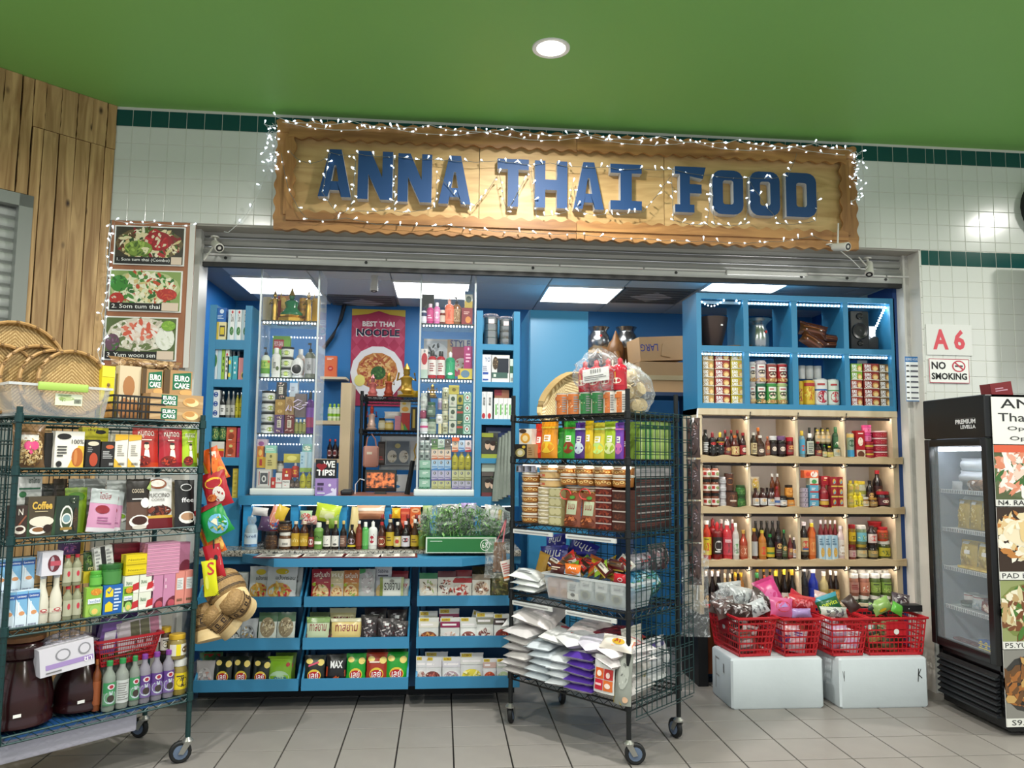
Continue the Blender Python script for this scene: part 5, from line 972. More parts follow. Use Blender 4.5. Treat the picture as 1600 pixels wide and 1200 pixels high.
tubs('ring cookie tub of the end pile', 809, 834, 738, None, 1, 5); r.bot('can', 'grey_tin', 'small grey labelled tin on the end pile', 804, 834, 727, 'a8a8b0', 'silver', '9c9cac', 'r .4 .1 .6 .9 444', yb=738, n=3); NUT = 'r 0 0 1 1 c8b890;'+';'.join(f'e {.1+.16*k} {.4+.2*(k%2)} .09 .22 ece0c4' for k in range(6))+';r 0 .2 .25 .6 c84c3c'
tubs('white biscuit tub with red sticker', 834, 858, 761, None, 1, 5, 'c8b890', NUT); tubs('wide biscuit tub with orange label', 834, 869, 734, 761, 1, 2, 'd8b078', 'r 0 0 1 1 dcb880;r .1 .2 .5 .7 d86c4c;r .25 .3 .38 .65 f0e8dc'); tubs('ring cookie tub of the upper row', 869, 979, 741, 760, 4, 1); tubs('ring cookie tub of the topmost row', 836, 979, 727, 741, 5, 1, dv=.02)
r.box('palm_sugar_pack', 'pack of two pale palm sugar discs', 857, 878, 762, 'a8a070', 'e .3 .5 .24 .4 c8c094;e .72 .5 .24 .4 c8c094;r 0 .9 1 1 d8d4c0', m=4, d=.07)
BR = 'r .2 .35 .8 .75 b8c0a0;t ขนม .3 .5 .7 .66 8c3028;f .5 .16 .4 .14 14 6c3420 a85c38 c87848;e .5 .85 .16 .05 4c8c3c'
r.pouch('sweet_bag', 'brown sweet bag with a red twist tie', 877, 930, 770, '8c4c34', BR, n=2, t=.2, dv=-.005)
for x in (885, 915): uu, zz = CR.at(x, 772, .02); b = MB(); b.tube([(.04*math.cos(a)-.0, 0, .03*math.sin(a)) for a in [k*.5 for k in range(11)]], .003, M('d83c3c', .4), 5); o = b.build('twist_tie', None, CR.w(uu, .012, zz), rot=(0, 0, CR.a)); tag(o, 'curled red twist tie on a brown sweet bag', 'tie', 'red twist ties on the sweet bags')
tubs('ring cookie tub behind the sweet bags', 878, 932, 760, 776, 2, 1, dv=.05); r.box('date_box', 'clear box of dark red dried fruit', 930, 956, 762, '5c1c14', 'r 0 .82 1 1 b8a8a0;f .5 .4 .45 .35 14 4c1410 7c2c1c 8c3c28', m=6, d=.1); r.box('date_box', 'clear box of brown dried fruit by the post', 956, 981, 766, '4a2418', 'r 0 .88 1 1 c0b4ac;r .05 .1 .95 .8 3c1c12;f .5 .4 .4 .3 10 4a2418 6c3824', m=4, d=.1)
e = Row(CE, .05, CRZ[2], 'seen through the rack end, cookie shelf'); e.box('date_box', 'dark box of a pile', 992, 1050, 745, '3a2422', 'r 0 .82 1 1 98908c;l .1 .3 .9 .7 2 6c3c34', m=6, n=1, d=.2); e.box('date_box', 'pale label box on the dark pile', 992, 1050, 728, 'b8b4b4', 'l .1 .3 .9 .7 2 888', yb=744, d=.2)
# bin of packets
r = Row(CR, .03, CRZ[3], 'on snack bin shelf of black rack'); u0, _ = CR.at(848, 920, .03); u1, _ = CR.at(982, 920, .03)
clear_bin('clear plastic bin full of small snack packets on the black rack', CR, (u0+u1)/2+.005, .15, CRZ[3]+.003, u1-u0, .24, .145, None, 0, .3)
r2 = Row(CR, .05, CRZ[3]+.012, 'inside the clear bin of the black rack'); SEA = 'r .1 .5 .9 .9 c8ccc8;e .5 .3 .34 .2 8c8c70;e .5 .3 .22 .13 4c4c38;t Seed .3 .66 .7 .8 555'
r2.box('biscuit_packet', 'pinkish biscuit packet pressed to the bin wall', 856, 892, 905, 'b89484', 'e .5 .3 .34 .22 c8a080;e .5 .3 .24 .15 a87850;r .15 .55 .85 .9 c8b0a8', n=2, d=.03, yb=None); r2.box('biscuit_packet', 'white packet with dashed border', 886, 904, 910, 'cfd0cc', 'b .0 0 1 .05 444;e .5 .3 .2 .1 777;l .2 .5 .8 .9 4 888', d=.02, dv=-.012); r2.pouch('seaweed_packet', 'grey-green seed packet pressed to the bin wall', 903, 976, 908, '9ca4a0', SEA, n=3, t=.1, lean=0)
rp = random.Random(3); PKT = [('c02c24', 'red sachet'), ('7c4a2c', 'brown sachet'), ('d86c2c', 'orange sachet'), ('e4e0d4', 'white sachet'), ('5c1c1c', 'maroon sachet'), ('d8b02c', 'yellow sachet'), ('86b83c', 'green sachet'), ('3c2c24', 'dark chocolate sachet')]
for k in range(34):
    x = rp.uniform(858, 972); y = rp.uniform(868, 890)+.1*(x-858); c, ds = PKT[k % 8]; w = rp.uniform(17, 28)
    r2.pouch('sachet', f'{ds} heaped', x-w/2, x+w/2, y-11, c, f'r .1 .3 .9 .7 {rp.choice(["e8e0d0", "d8b040", "c83028", "6c4c30"])};l .2 .4 .8 .6 1 444;r 0 0 1 .1 {rp.choice(["fff", "c8a848", "883"])}', yb=y+8, dv=rp.uniform(.0, .14), st='pillow', t=.2, tilt=rp.uniform(-.7, .7), lean=rp.uniform(-.9, -.2), seed=k)
r2.pouch('sachet', 'big orange and blue snack packet heaped', 879, 905, 882, 'e8782c', 'p d8e4ec 0 0 1 0 1 .4 .5 .3 0 .5;p 3c8cc8 0 .1 1 .3 1 .4 0 .2;t Am .3 .55 .8 .8 fff', yb=899, dv=-.01, st='pillow', lean=-.1); r2.pouch('sachet', 'lime and white packet heaped', 925, 950, 878, '9cc43c', 'r .1 .3 .9 .7 e8ece0;t jele .2 .4 .8 .6 3c7c34', yb=897, dv=.03, st='pillow', tilt=-.5, lean=-.4); r2.pouch('sachet', 'red packet with white crown mark heaped', 956, 977, 897, 'b01c28', 'e .6 .4 .2 .2 e8e0dc;e .6 .4 .15 .14 b01c28', yb=912, dv=-.005, st='pillow', lean=-.1); r2.pouch('sachet', 'maroon lettered packet heaped', 857, 881, 882, '4c1c1c', 'l .1 .4 .9 .8 2 d8c8b0', yb=898, dv=-.005, st='pillow')
BLUB = 'r 0 .28 1 .98 2a2f94;p d8a038 0 0 1 0 1 .3 .6 .2 0 .4;t ขนุน .22 .45 .82 .82 f0f0f0;f .5 .12 .4 .1 10 c88c30 e8c068 a86c24'
r.pouch('chip_bag', 'blue and gold chip bag highest of three', 848, 882, 834, '2a2f94', BLUB, yb=868, dv=.2, st='pillow', tilt=-.2, lean=-.3); r.pouch('chip_bag', 'blue and gold chip bag tilted to the post', 878, 922, 843, '2a2f94', BLUB, yb=876, dv=.19, st='pillow', tilt=.25, lean=-.3); r.pouch('chip_bag', 'blue and gold chip bag standing lowest', 838, 883, 853, '2a2f94', BLUB, yb=896, dv=.12, st='pillow', tilt=-.12, lean=-.2); r.pouch('chip_bag', 'dull gold chip bag at the bin end', 832, 848, 862, 'b08838', 'p 6c3c74 0 0 1 0 1 .2 0 .3', yb=902, dv=.1, st='pillow', tilt=.25); blob('plastic_bag', 'crumpled empty clear bag behind the packets', 'bag', CR, .62, .38, CRZ[3]+.004, .26, .14, .26, crinkle('e4ecec', .22), 31)
for k, (dz, uu, w_) in enumerate(((0, .10, .22), (.035, .12, .2), (.07, .11, .2))):
    me = pouch_mesh('white_packet', .2, w_, .03, 'd9dcda', 'p c8502c .1 .5 .9 .6 .8 .9 .1 .9;l .2 .2 .8 .4 2 888' if k == 2 else '', 'pillow', k); o = ob('white_packet', me, None, CR.w(uu, -.02, CRZ[3]+.03+dz), (R(-84), R(4*k), CR.a+.2*k)); tag(o, ('white foil packet lowest beside the snack bin', 'white foil packet in the middle beside the snack bin', 'white and orange foil packet topmost beside the snack bin')[k], 'packet')
e = Row(CE, .05, CRZ[3], 'seen through the rack end, bin shelf'); e.pouch('ice_bag', 'turquoise and green plastic sack', 994, 1050, 890, '2c7ca4', 'f .5 .5 .48 .46 60 2c84b0 2c6c4c 6cb4d0 1c5c7c 3c8c54 d0e0e4', t=.3, st='pillow'); e.pouch('ice_bag', 'pale grey packet over the turquoise sack', 996, 1030, 866, 'a8a4ac', 'f .5 .5 .45 .45 20 8c8890 b8484c c8c4cc 503c48', yb=892, dv=.03, t=.25, st='pillow'); e.pouch('ice_bag', 'dark mixed packet over the turquoise sack', 1026, 1054, 850, '4c4448', 'f .5 .5 .45 .45 20 2c2830 8c6c70 a8a0a4', yb=892, dv=.03, t=.25, st='pillow')
# pile of flour and rice bags: real soft bags lying in stacks
WHT = [('c6c2c0', ''), ('c8c4c4', 'l .2 .3 .8 .6 3 a8a0a0'), ('cfd4d6', ''), ('d6dadc', 'r .1 .2 .9 .3 b0b8bc')]
rp = random.Random(17); piles = []
def OR(j, m): k = m-1-j; return 'topmost' if k == 0 else 'lowest' if j == 0 else ('second', 'third', 'fourth', 'fifth')[k-1]+'-highest'
def lay(u, v, z, w, l, T, bg, spec, desc, yaw, roll=0, pitch=0):
    me = mk(('lay', w, l, T, bg, spec, desc), lambda: pouch_mesh('flour_bag', w, l, T, bg, spec, 'sack', zlib.crc32(desc.encode()) % 50, None, None, .35))
    o = ob('flour_bag', me, None, CR.w(u, v, z), (R(-86)+pitch, roll, CR.a+yaw)); lab = desc+' in the flour pile'; len(lab.split()) > 16 and print('LONG', lab); tag(o, lab, 'bag'); reg(o, lab)
zb = CRZ[4]+.022
for j in range(6): lay(.07+.012*rp.uniform(-1, 1), -.04-.01*j % .03, zb+.045*j, .2, .36, .03, *WHT[j % 2], OR(j, 6)+' soft white flour bag of the tall outer stack', rp.uniform(-.2, .2), rp.uniform(-.06, .06))
for j in range(5): lay(.25+.015*rp.uniform(-1, 1), -.045, zb+.042*j, .18, .3, .026, 'c4ccd2', 'r .1 .2 .9 .35 a8b4bc', OR(j, 5)+' grey-white starch packet of the second stack', rp.uniform(-.15, .15), rp.uniform(-.06, .06))
for j in range(4): lay(.40, -.045, zb+.042*j, .17, .3, .026, 'cdd2d6', 'r .1 .6 .9 .75 b0b8c0', OR(j, 4)+' pale starch packet of the third stack', rp.uniform(-.15, .15), rp.uniform(-.06, .06))
for j in range(5): lay(.545, -.05, zb+.042*j, .19, .3, .027, 'c9c6cc', 'r 0 .0 1 .16 4c2c94;p 5c38a0 0 .1 .4 .3 .9 .2 1 0 0 0', OR(j, 5)+' white rice flour packet with purple end band', rp.uniform(-.12, .12), rp.uniform(-.06, .06))
lay(.16, .0, zb+.29, .26, .36, .035, 'd9d2d0', 'r .2 .3 .8 .6 cfc4c4;l .3 .35 .7 .55 3 b8a8a8', 'large pinkish white flour bag tilted on the stacks', .35, .25, .12); lay(.03, .02, zb+.27, .2, .3, .03, 'dcd9d8', '', 'plain white flour bag draped over the stack edge', .5, -.25); lay(.33, -.02, zb+.225, .17, .26, .028, 'd4d4d2', 'p 2c7c3c .1 .5 .9 .7 .9 .95 .1 .9;e .5 .75 .2 .1 c03030', 'white packet with green and red end', .25, .15); lay(.41, -.03, zb+.235, .19, .26, .03, 'd8d8d8', 'p c8342c .3 .3 1 .4 1 .9 .5 .9', 'white packet with red corner', -.5, .1); lay(.44, .12, zb+.26, .2, .24, .04, 'e0d4d2', 'r .2 .3 .8 .7 ecdcd8', 'shrink-wrapped pink and white brick pack', .2, 0); lay(.58, .10, zb+.25, .2, .26, .035, '7c1c20', 'f .5 .5 .4 .4 14 5c1014 a83030 c8b8b0', 'dark red bag at the top of the pile', -.3, .1); lay(.55, -.03, zb+.24, .19, .28, .03, 'ccc8d4', 'p 6c4cb0 .4 .5 1 .6 1 1 .4 1', 'white packet with violet top', -.6, .1)
for j in range(2): lay(.70, -.04, zb+.18+.05*j, .2, .3, .03, 'e0dada', 'r .15 .2 .85 .8 d87c7c;r .2 .25 .8 .75 e8e0de;l .3 .4 .7 .6 2 c8a0a0', OR(j, 2)+' white bag with pink printed frame', -.35, .12)
lay(.72, .0, zb, .22, .3, .05, 'c8c4c0', '', 'grey-white bag under the printed recipe pouch', 0, 0); lay(.72, .0, zb+.09, .22, .3, .05, 'd0ccc8', '', 'white bag filling the pile by the post', .1, 0)
r = Row(CR, -.05, CRZ[4], 'on the pile of the black rack'); r.pouch('recipe_pouch', 'white stand-up pouch with four orange and red pictures', 925, 957, 1026, 'dcdcd8', 'r .08 .38 .5 .66 d8602c;r .53 .38 .95 .66 c02c28;r .08 .08 .5 .36 c8283c;r .53 .08 .95 .36 d86c2c;e .3 .52 .12 .08 f0e0d0;e .74 .5 .1 .08 f0d0c8;r .14 .2 .44 .26 f0d0d0;e .74 .22 .14 .07 f0dcd0;t Ease .4 .78 .9 .88 3c7c4c', t=.1, yb=1084); r.pouch('recipe_pouch', 'silver foil pouch with yellow base', 953, 980, 1022, '8c9088', 'p d8c030 0 0 .6 0 .2 .16 0 .5;f .6 .6 .3 .3 10 a8aca4 707470 c8ccc4;e .8 .12 .12 .06 d8b090', t=.3, yb=1103); r.pouch('recipe_pouch', 'orange and white packet lying over the pile', 930, 982, 992, 'e4dcd0', 'p d8742c .4 .2 1 .3 1 .8 .5 .7;f .6 .5 .2 .2 6 c8a030 a83828', yb=1018, st='pillow', lean=-.7)
e = Row(CE, .06, CRZ[4], 'seen through the rack end, bottom shelf'); e.pouch('rice_sack', 'large white sack', 1010, 1062, 1003, 'd4d6d8', 'r .1 .8 .9 .9 5c4c9c;l .2 .5 .8 .7 3 a8a8b0', t=.25, st='pillow', dv=.05); e.pouch('rice_sack', 'white sack with yellow print', 990, 1022, 982, 'cfccc0', 'r .1 .5 .9 .8 d0b04c;f .5 .3 .3 .2 8 988c60 d8d0b0', t=.25, st='pillow'); e.pouch('rice_sack', 'white sack lying at the grid foot', 1000, 1060, 1060, 'dadcdc', '', t=.3, st='pillow', dv=.02)
# dark strips of packets hung beyond the grid panel
g = Row(CE, 0, 0, 'hung in a row on the grid panel')
for k in range(4):
    me = pouch_mesh('dried_fish_pack', .085, .24, .02, '4c3c3a', 'f .5 .5 .45 .45 20 2a2022 6c4848 4c3838 988890', 'pillow', k, rough=.15); o = ob('dried_fish_pack', me, None, CE.w(.645, -.03, 1.60-.25*k), (0, 0, CE.a+R(-60))); lab = OR(3-k, 4)+' dark dried snack pack hanging in film off the grid panel'; tag(o, lab, 'pack'); reg(o, lab)
o = ob('plastic_bag', pouch_mesh('plastic_bag', .17, .5, .02, 'd8d8d8', '', 'pillow', 9, 'dfe3e6'), None, CE.w(.65, -.03, .55), (0, 0, CE.a+R(-50))); tag(o, 'long clear plastic bag hanging off the grid panel below the packs', 'bag')
b = MB(); b.tube([(0, 0, 0), (.02, .0, .3), (-.01, .01, .7), (.02, 0, 1.15)], .005, M('e0e0e0', .4), 5); tag(b.build('white_cable', None, CE.w(.72, 0, .75)), 'white cable hanging beside the grid panel and wood cabinet', 'cable')
# ================================================================== SNACK TRAYS
def trow(i, j, dv=.0): return Row(W, -.095+dv, TRZ[j][0]+.016, ('top tray', 'middle tray', 'bottom tray')[j]+' '+('by the rice baskets', 'of the centre stand', 'by the black rack')[i])
pl = dict(st='pillow', t=.14, lean=-.2)
r = trow(0, 0); WP = 'e .5 .84 .22 .08 d8c030;t แป้งกรอบ .3 .62 .95 .74 333;f .45 .32 .4 .22 24 d8a850 e8c878 8cac48 c03028 b8c0b8 c89038;r 0 0 1 .06 d89038'
r.pouch('mix_pouch', 'silver-white batter mix pouch behind its twin', 388, 424, 886, 'd3d7d6', WP, lean=-.18, dv=.03); r.pouch('mix_pouch', 'silver-white batter mix pouch in front', 414, 462, 885, 'd3d7d6', WP, lean=-.16, tilt=.03); r.pouch('mix_pouch', 'pale grey mix pouch behind the pair', 452, 472, 888, 'b8bcba', 'l .2 .4 .8 .8 3 777', lean=-.18, dv=.05); r.box('mix_pouch', 'white labelled pack behind the rice baskets', 365, 388, 895, 'cfd2d0', 'l .1 .5 .9 .9 3 666;r .1 .1 .9 .3 4c9c9c', d=.04, dv=.06); r.box('mix_pouch', 'grey pack at the stand end', 312, 362, 905, '8c8c88', 'l .1 .5 .9 .9 3 555', d=.04, dv=.06)
r = trow(0, 1); SD = 'r 0 .0 1 1 d6dcd4;r 0 .72 1 1 4c6c50;e .5 .55 .42 .3 a89878;f .5 .55 .4 .28 30 98886c c8b894 786850 d8ccac;p 4c8c4c .2 .15 .4 .25 .5 .1;p 4c8c4c .6 .2 .8 .1 .85 .25'
r.pouch('seed_pack', 'clear window pack of seeds with leaf print', 403, 461, 958, 'd6dcd4', SD, n=2, lean=-.15); r.pouch('seed_pack', 'green edged seed pack at the tray end', 397, 418, 966, '8ca894', 'r .1 .1 .3 .9 3c7c4c', lean=-.15, dv=.04); r.pouch('clear_pack', 'clear film pack of silver sweets', 372, 402, 968, 'a8acb0', 'f .5 .4 .4 .35 24 888c90 d8dcdc 444 c8ccd0 b89850', film=None, **pl); r.pouch('clear_pack', 'clear film pack of black and white sweets', 315, 376, 980, 'b0b4b4', 'f .5 .4 .45 .4 34 222 e8e8e8 888 d8d8d8', n=2, **pl)
r = trow(0, 2); r.pouch('chips_bag', 'black crisp bag with round red badge', 333, 391, 1028, '14201a', LAYS('14201a'), n=2, **pl); r.pouch('chips_bag', 'black crisp bag tilted with round red badge', 391, 420, 1030, '141f1a', LAYS('141f1a'), tilt=.08, **pl); r.pouch('chips_bag', 'lime green snack bag', 416, 456, 1028, '86b82c', 'e .5 .3 .42 .22 b8d8b0;t ทะเล .3 .2 .8 .32 2c6ca8;e .85 .72 .08 .07 c02c34;r 0 .86 1 1 9cc83c', **pl); r.pouch('chips_bag', 'dull green bag behind the lime one', 428, 462, 1022, '5c7c28', 'e .8 .6 .1 .1 c02c34', dv=.06, **pl); r.pouch('chips_bag', 'pale grey wrapped cracker bag', 304, 334, 1034, 'a8a4a4', 'f .5 .4 .4 .34 20 bcb8b8 8c8888 d8d4d4 b89088', **pl); r.pouch('chips_bag', 'green and red bag behind the cracker bag', 308, 345, 1022, '3c6c3c', 'p 9c2c28 .2 .7 .9 .8 .9 .95 .2 .95', dv=.06, **pl); r.pouch('chips_bag', 'dark bag standing behind the black crisps', 350, 420, 1022, '22282a', 'e .6 .6 .1 .1 c8b060', n=2, dv=.06, **pl)
NOO = lambda c, t2: f'r 0 .62 1 1 {c};t {t2} .1 .76 .9 .92 f4ecdc;p e8d8b0 .1 .6 .5 .75 .9 .6;f .5 .3 .42 .26 26 e0c088 c88838 a8602c 86a83c f0dcb0 b04c28;e .14 .55 .1 .05 a8c03c'
r = trow(1, 0); r.pouch('noodle_pack', 'red noodle pack with white lettering', 486, 517, 890, 'a8202a', NOO('98182a', 'รสต้มยำ'), lean=-.14); r.pouch('noodle_pack', 'pale noodle pack with pork picture', 516, 537, 893, 'd8c8b0', NOO('c8b890', 'หมู'), lean=-.14); r.pouch('noodle_pack', 'amber noodle pack', 536, 561, 892, 'c08838', NOO('b86c30', 'รสต้มยำ'), lean=-.14); r.pouch('clear_pack', 'clear silver pack with green top', 560, 586, 890, 'b0b4b0', 'f .55 .6 .4 .34 26 b8b0b0 d8d4d4 988c8c c8ccc8;p 3c8c4c .05 .85 .4 .9 .4 1 .05 1', lean=-.14); r.pouch('noodle_pack', 'white pack with grey lettering', 585, 612, 886, 'c8c8cc', 't Sabina .2 .82 .8 .92 556;r .2 .72 .8 .76 334;f .4 .3 .3 .2 10 d8b878 e8d8b0', lean=-.12, dv=.03); r.pouch('noodle_pack', 'dark red pack behind the white one', 605, 638, 893, '981c28', 't รวย .2 .5 .8 .8 d86c74;r 0 .9 1 1 7c1420', lean=-.12, dv=.05); r.pouch('noodle_pack', 'white pack with black lettering and green edges', 593, 631, 903, 'd8dad0', 't รวยจาน .18 .5 .85 .78 2c2c2c;r 0 0 .12 1 8c9848;r .9 0 1 1 b8c088;f .55 .12 .38 .12 14 8ca860 c8b890 6c7c44;e .5 .86 .1 .06 8c8c84', lean=-.1); r.pouch('noodle_pack', 'white pack with red logo at the tray end', 626, 640, 905, 'ccd0c8', 't ay .2 .6 .8 .8 c03038', dv=.03)
r = trow(1, 1); SY = lambda c: f't ทาสยาม .14 .5 .88 .76 8c1c34;p {c} 0 0 1 0 1 .34 0 .4;e .5 .1 .34 .14 e8e0d0;e .5 .08 .26 .1 9cac7c;r 0 .86 1 1 d8d4b0'
r.pouch('noodle_pack', 'green topped crescent noodle pack', 477, 515, 966, 'c8d4b0', SY('8c2438')+';r 0 .8 1 1 7ca058', **pl); r.pouch('noodle_pack', 'cream crescent noodle pack in front', 515, 566, 968, 'e8d088', SY('8c1c60'), **pl); r.pouch('noodle_pack', 'cream crescent noodle pack propped behind', 513, 556, 952, 'e4d8a0', SY('a82858'), dv=.05, **pl); r.pouch('noodle_pack', 'olive pack behind the green topped one', 482, 514, 958, '6c7c50', '', dv=.06, **pl)
for k, (a, c_, yt, dv_) in enumerate(((563, 590, 962, 0), (568, 604, 952, .05), (588, 620, 968, 0), (604, 636, 954, .05), (612, 638, 972, 0))): r.pouch('dried_fruit_pack', ('dark clear pack of dried chillies', 'clear pack of red dried chillies', 'clear pack of dark mushrooms', 'clear pack of red dried fruit', 'clear pack of brown bark')[k], a, c_, yt, '2e2628', 'f .5 .5 .46 .44 44 241c20 5c2028 484044 8c8488 3c3034 c0b8b8;r .4 .72 .62 .82 e8e8e8', dv=dv_, **pl)
r = trow(1, 2); r.pouch('chips_bag', 'black crisp bag with pink lettering', 474, 508, 1026, '14201a', LAYS('14201a')+';p d8486c .2 .62 .7 .74 .7 .8 .2 .68', **pl); r.pouch('chips_bag', 'black crisp bag lettered MAX over flames', 508, 541, 1024, '151416', 'T MAX .22 .55 .85 .78 f0f0f0;p b84c24 0 .1 .5 .3 1 .5 1 .3 .6 .1;p d87838 .2 .05 .6 .2 .95 .42 .6 .26;r 0 .3 .08 .6 b8401c', **pl); r.pouch('chips_bag', 'bright green crisp bag beside the MAX bag', 540, 572, 1023, '1f9c2c', LAYS('1f9c2c'), **pl); r.pouch('chips_bag', 'brick red crisp bag', 571, 606, 1022, 'a8341c', LAYS('a8341c')+';l .15 .66 .8 .76 1 f0d8c8', **pl); r.pouch('chips_bag', 'bright green crisp bag at the tray end', 602, 638, 1021, '1f9c2c', LAYS('1f9c2c'), **pl); r.pouch('chips_bag', 'dull red bag behind the green crisps', 572, 604, 1014, '6c1c18', '', dv=.07, **pl); r.pouch('chips_bag', 'dull green bag behind the brick red crisps', 604, 636, 1014, '1c5c24', 'e .6 .5 .2 .1 b8a048', dv=.07, **pl)
CUR = lambda c, p: f'r 0 .8 1 1 {c};f .5 .5 .42 .26 28 {p};r .0 0 1 .18 d8c030;l .1 .04 .9 .14 1 a86c28;r .36 .42 .52 .48 f0f0ee'
r = trow(2, 0); 
for k, (a, c_, yt, tp, p_, ds) in enumerate(((655, 684, 896, '2c7c4c', 'e4ddd0 b89070 d8c8b0 6c4c34 98b068', 'curry pack with green top and minced pork picture'), (684, 713, 893, '5c1c20', 'e0d8cc 4c2c20 b84c34 e8e0d8 7c3c2c', 'curry pack with dark red top'), (703, 738, 904, 'a82428', 'd8c8bc b02c24 e8e0d4 c85038 8c2420', 'curry pack with red prawn picture'), (712, 738, 892, '8c1c20', 'c04038 a82c28 d86c50', 'red curry pack behind the prawn pack'), (738, 767, 898, '8c7c68', 'd0c0ac 8c5c44 6c4434 b89c80', 'curry pack with brown meat picture'))): r.pouch('curry_pack', ds, a, c_, yt, 'dcd8cc', CUR(tp, p_), lean=-.12, dv=.03 if k == 3 else 0, t=.08)
r.pouch('dried_herb_pack', 'clear pack of green-brown dried herbs', 766, 797, 896, '4c4a2c', 'f .5 .5 .47 .45 50 3c3c20 6c6c34 5c4c28 8c8450', **pl); r.pouch('dried_herb_pack', 'clear pack of olive dried herbs behind', 738, 775, 886, '4c4428', 'f .5 .5 .47 .45 40 3c3820 6c6030 4c4c24', dv=.06, **pl)
LOBO = lambda c, p: f'r .06 .86 .5 .97 d8c41c;t LOBO .1 .88 .46 .95 8c1c24;r 0 .62 1 .84 {c};l .1 .66 .9 .8 1 f4eef0;f .5 .26 .42 .22 20 {p}'
r = trow(2, 1)
for k, (a, c_, yt, tp, p_, ds, tl) in enumerate(((654, 686, 966, 'e0dcd0', '7c3c1c b0602c 8c4c24 d89848', 'seasoning packet with brown sausage picture', 0), (686, 718, 952, '8c1c4c', 'e8dcd8 f0ece8 d8b8a8', 'seasoning packet with magenta band behind', 0), (688, 719, 966, '8c1c4c', 'e8dcd8 f0ece8 d0a890 d8c8c0', 'seasoning packet with magenta band in front', 0), (719, 746, 966, 'dcdcd8', '8c4c44 7c3c38 d8d0c8', 'white seasoning packet with red sauce bowl', 0), (726, 752, 956, 'd8dcd4', 'c8c0b4 d8d4cc', 'white seasoning packet leaning over', .3), (744, 772, 958, '8c8c7c', 'd0ccc4 6c3430 8c5048 e0dcd4', 'seasoning packet with meatball bowl', 0), (772, 798, 960, '3c2c28', '8c2c24 b04434 6c2420 d0a080', 'dark seasoning packet with grilled meat', 0), (655, 684, 956, 'c8c8b8', 'd8c8a0', 'pale seasoning packet behind the sausage one', 0))): r.pouch('seasoning_packet', ds, a, c_, yt, 'd9dad6', LOBO(tp, p_), lean=-.14, tilt=tl, dv=.045 if k in (1, 4, 7) else 0, t=.06)
r = trow(2, 2)
for k, (a, c_, yt, tp, p_, ds) in enumerate(((650, 668, 1027, 'd8d8dc', 'c8b8b0 8c4c44', 'white crinkled seasoning packet at the tray end'), (661, 691, 1028, 'dcd8dc', '6c2c28 8c4438 c8a898 b0584c', 'white seasoning packet with dark meat picture'), (691, 720, 1028, 'd8d4dc', 'a89098 d8d0d0 8c6c74 b8b890', 'white seasoning packet with herb picture'), (719, 756, 1022, 'dcdcd8', 'd8c83c e0d464 b8a828 6c9c44 e8e0a0', 'white seasoning packet with yellow curry picture'), (755, 776, 1030, 'c8a8a0', 'b84828 d87838 8c2c1c', 'seasoning packet with orange stew picture'), (776, 798, 1030, 'c8ccc0', 'b8c898 98a878 d8d8c8', 'seasoning packet with pale green picture'), (664, 700, 1020, 'ccccc8', 'c8c8c4', 'white packet behind the meat picture'))): r.pouch('seasoning_packet', ds, a, c_, yt, 'dad9da', LOBO(tp, p_), lean=-.14, dv=.045 if k == 6 else 0, t=.08 if k > 3 else .14)
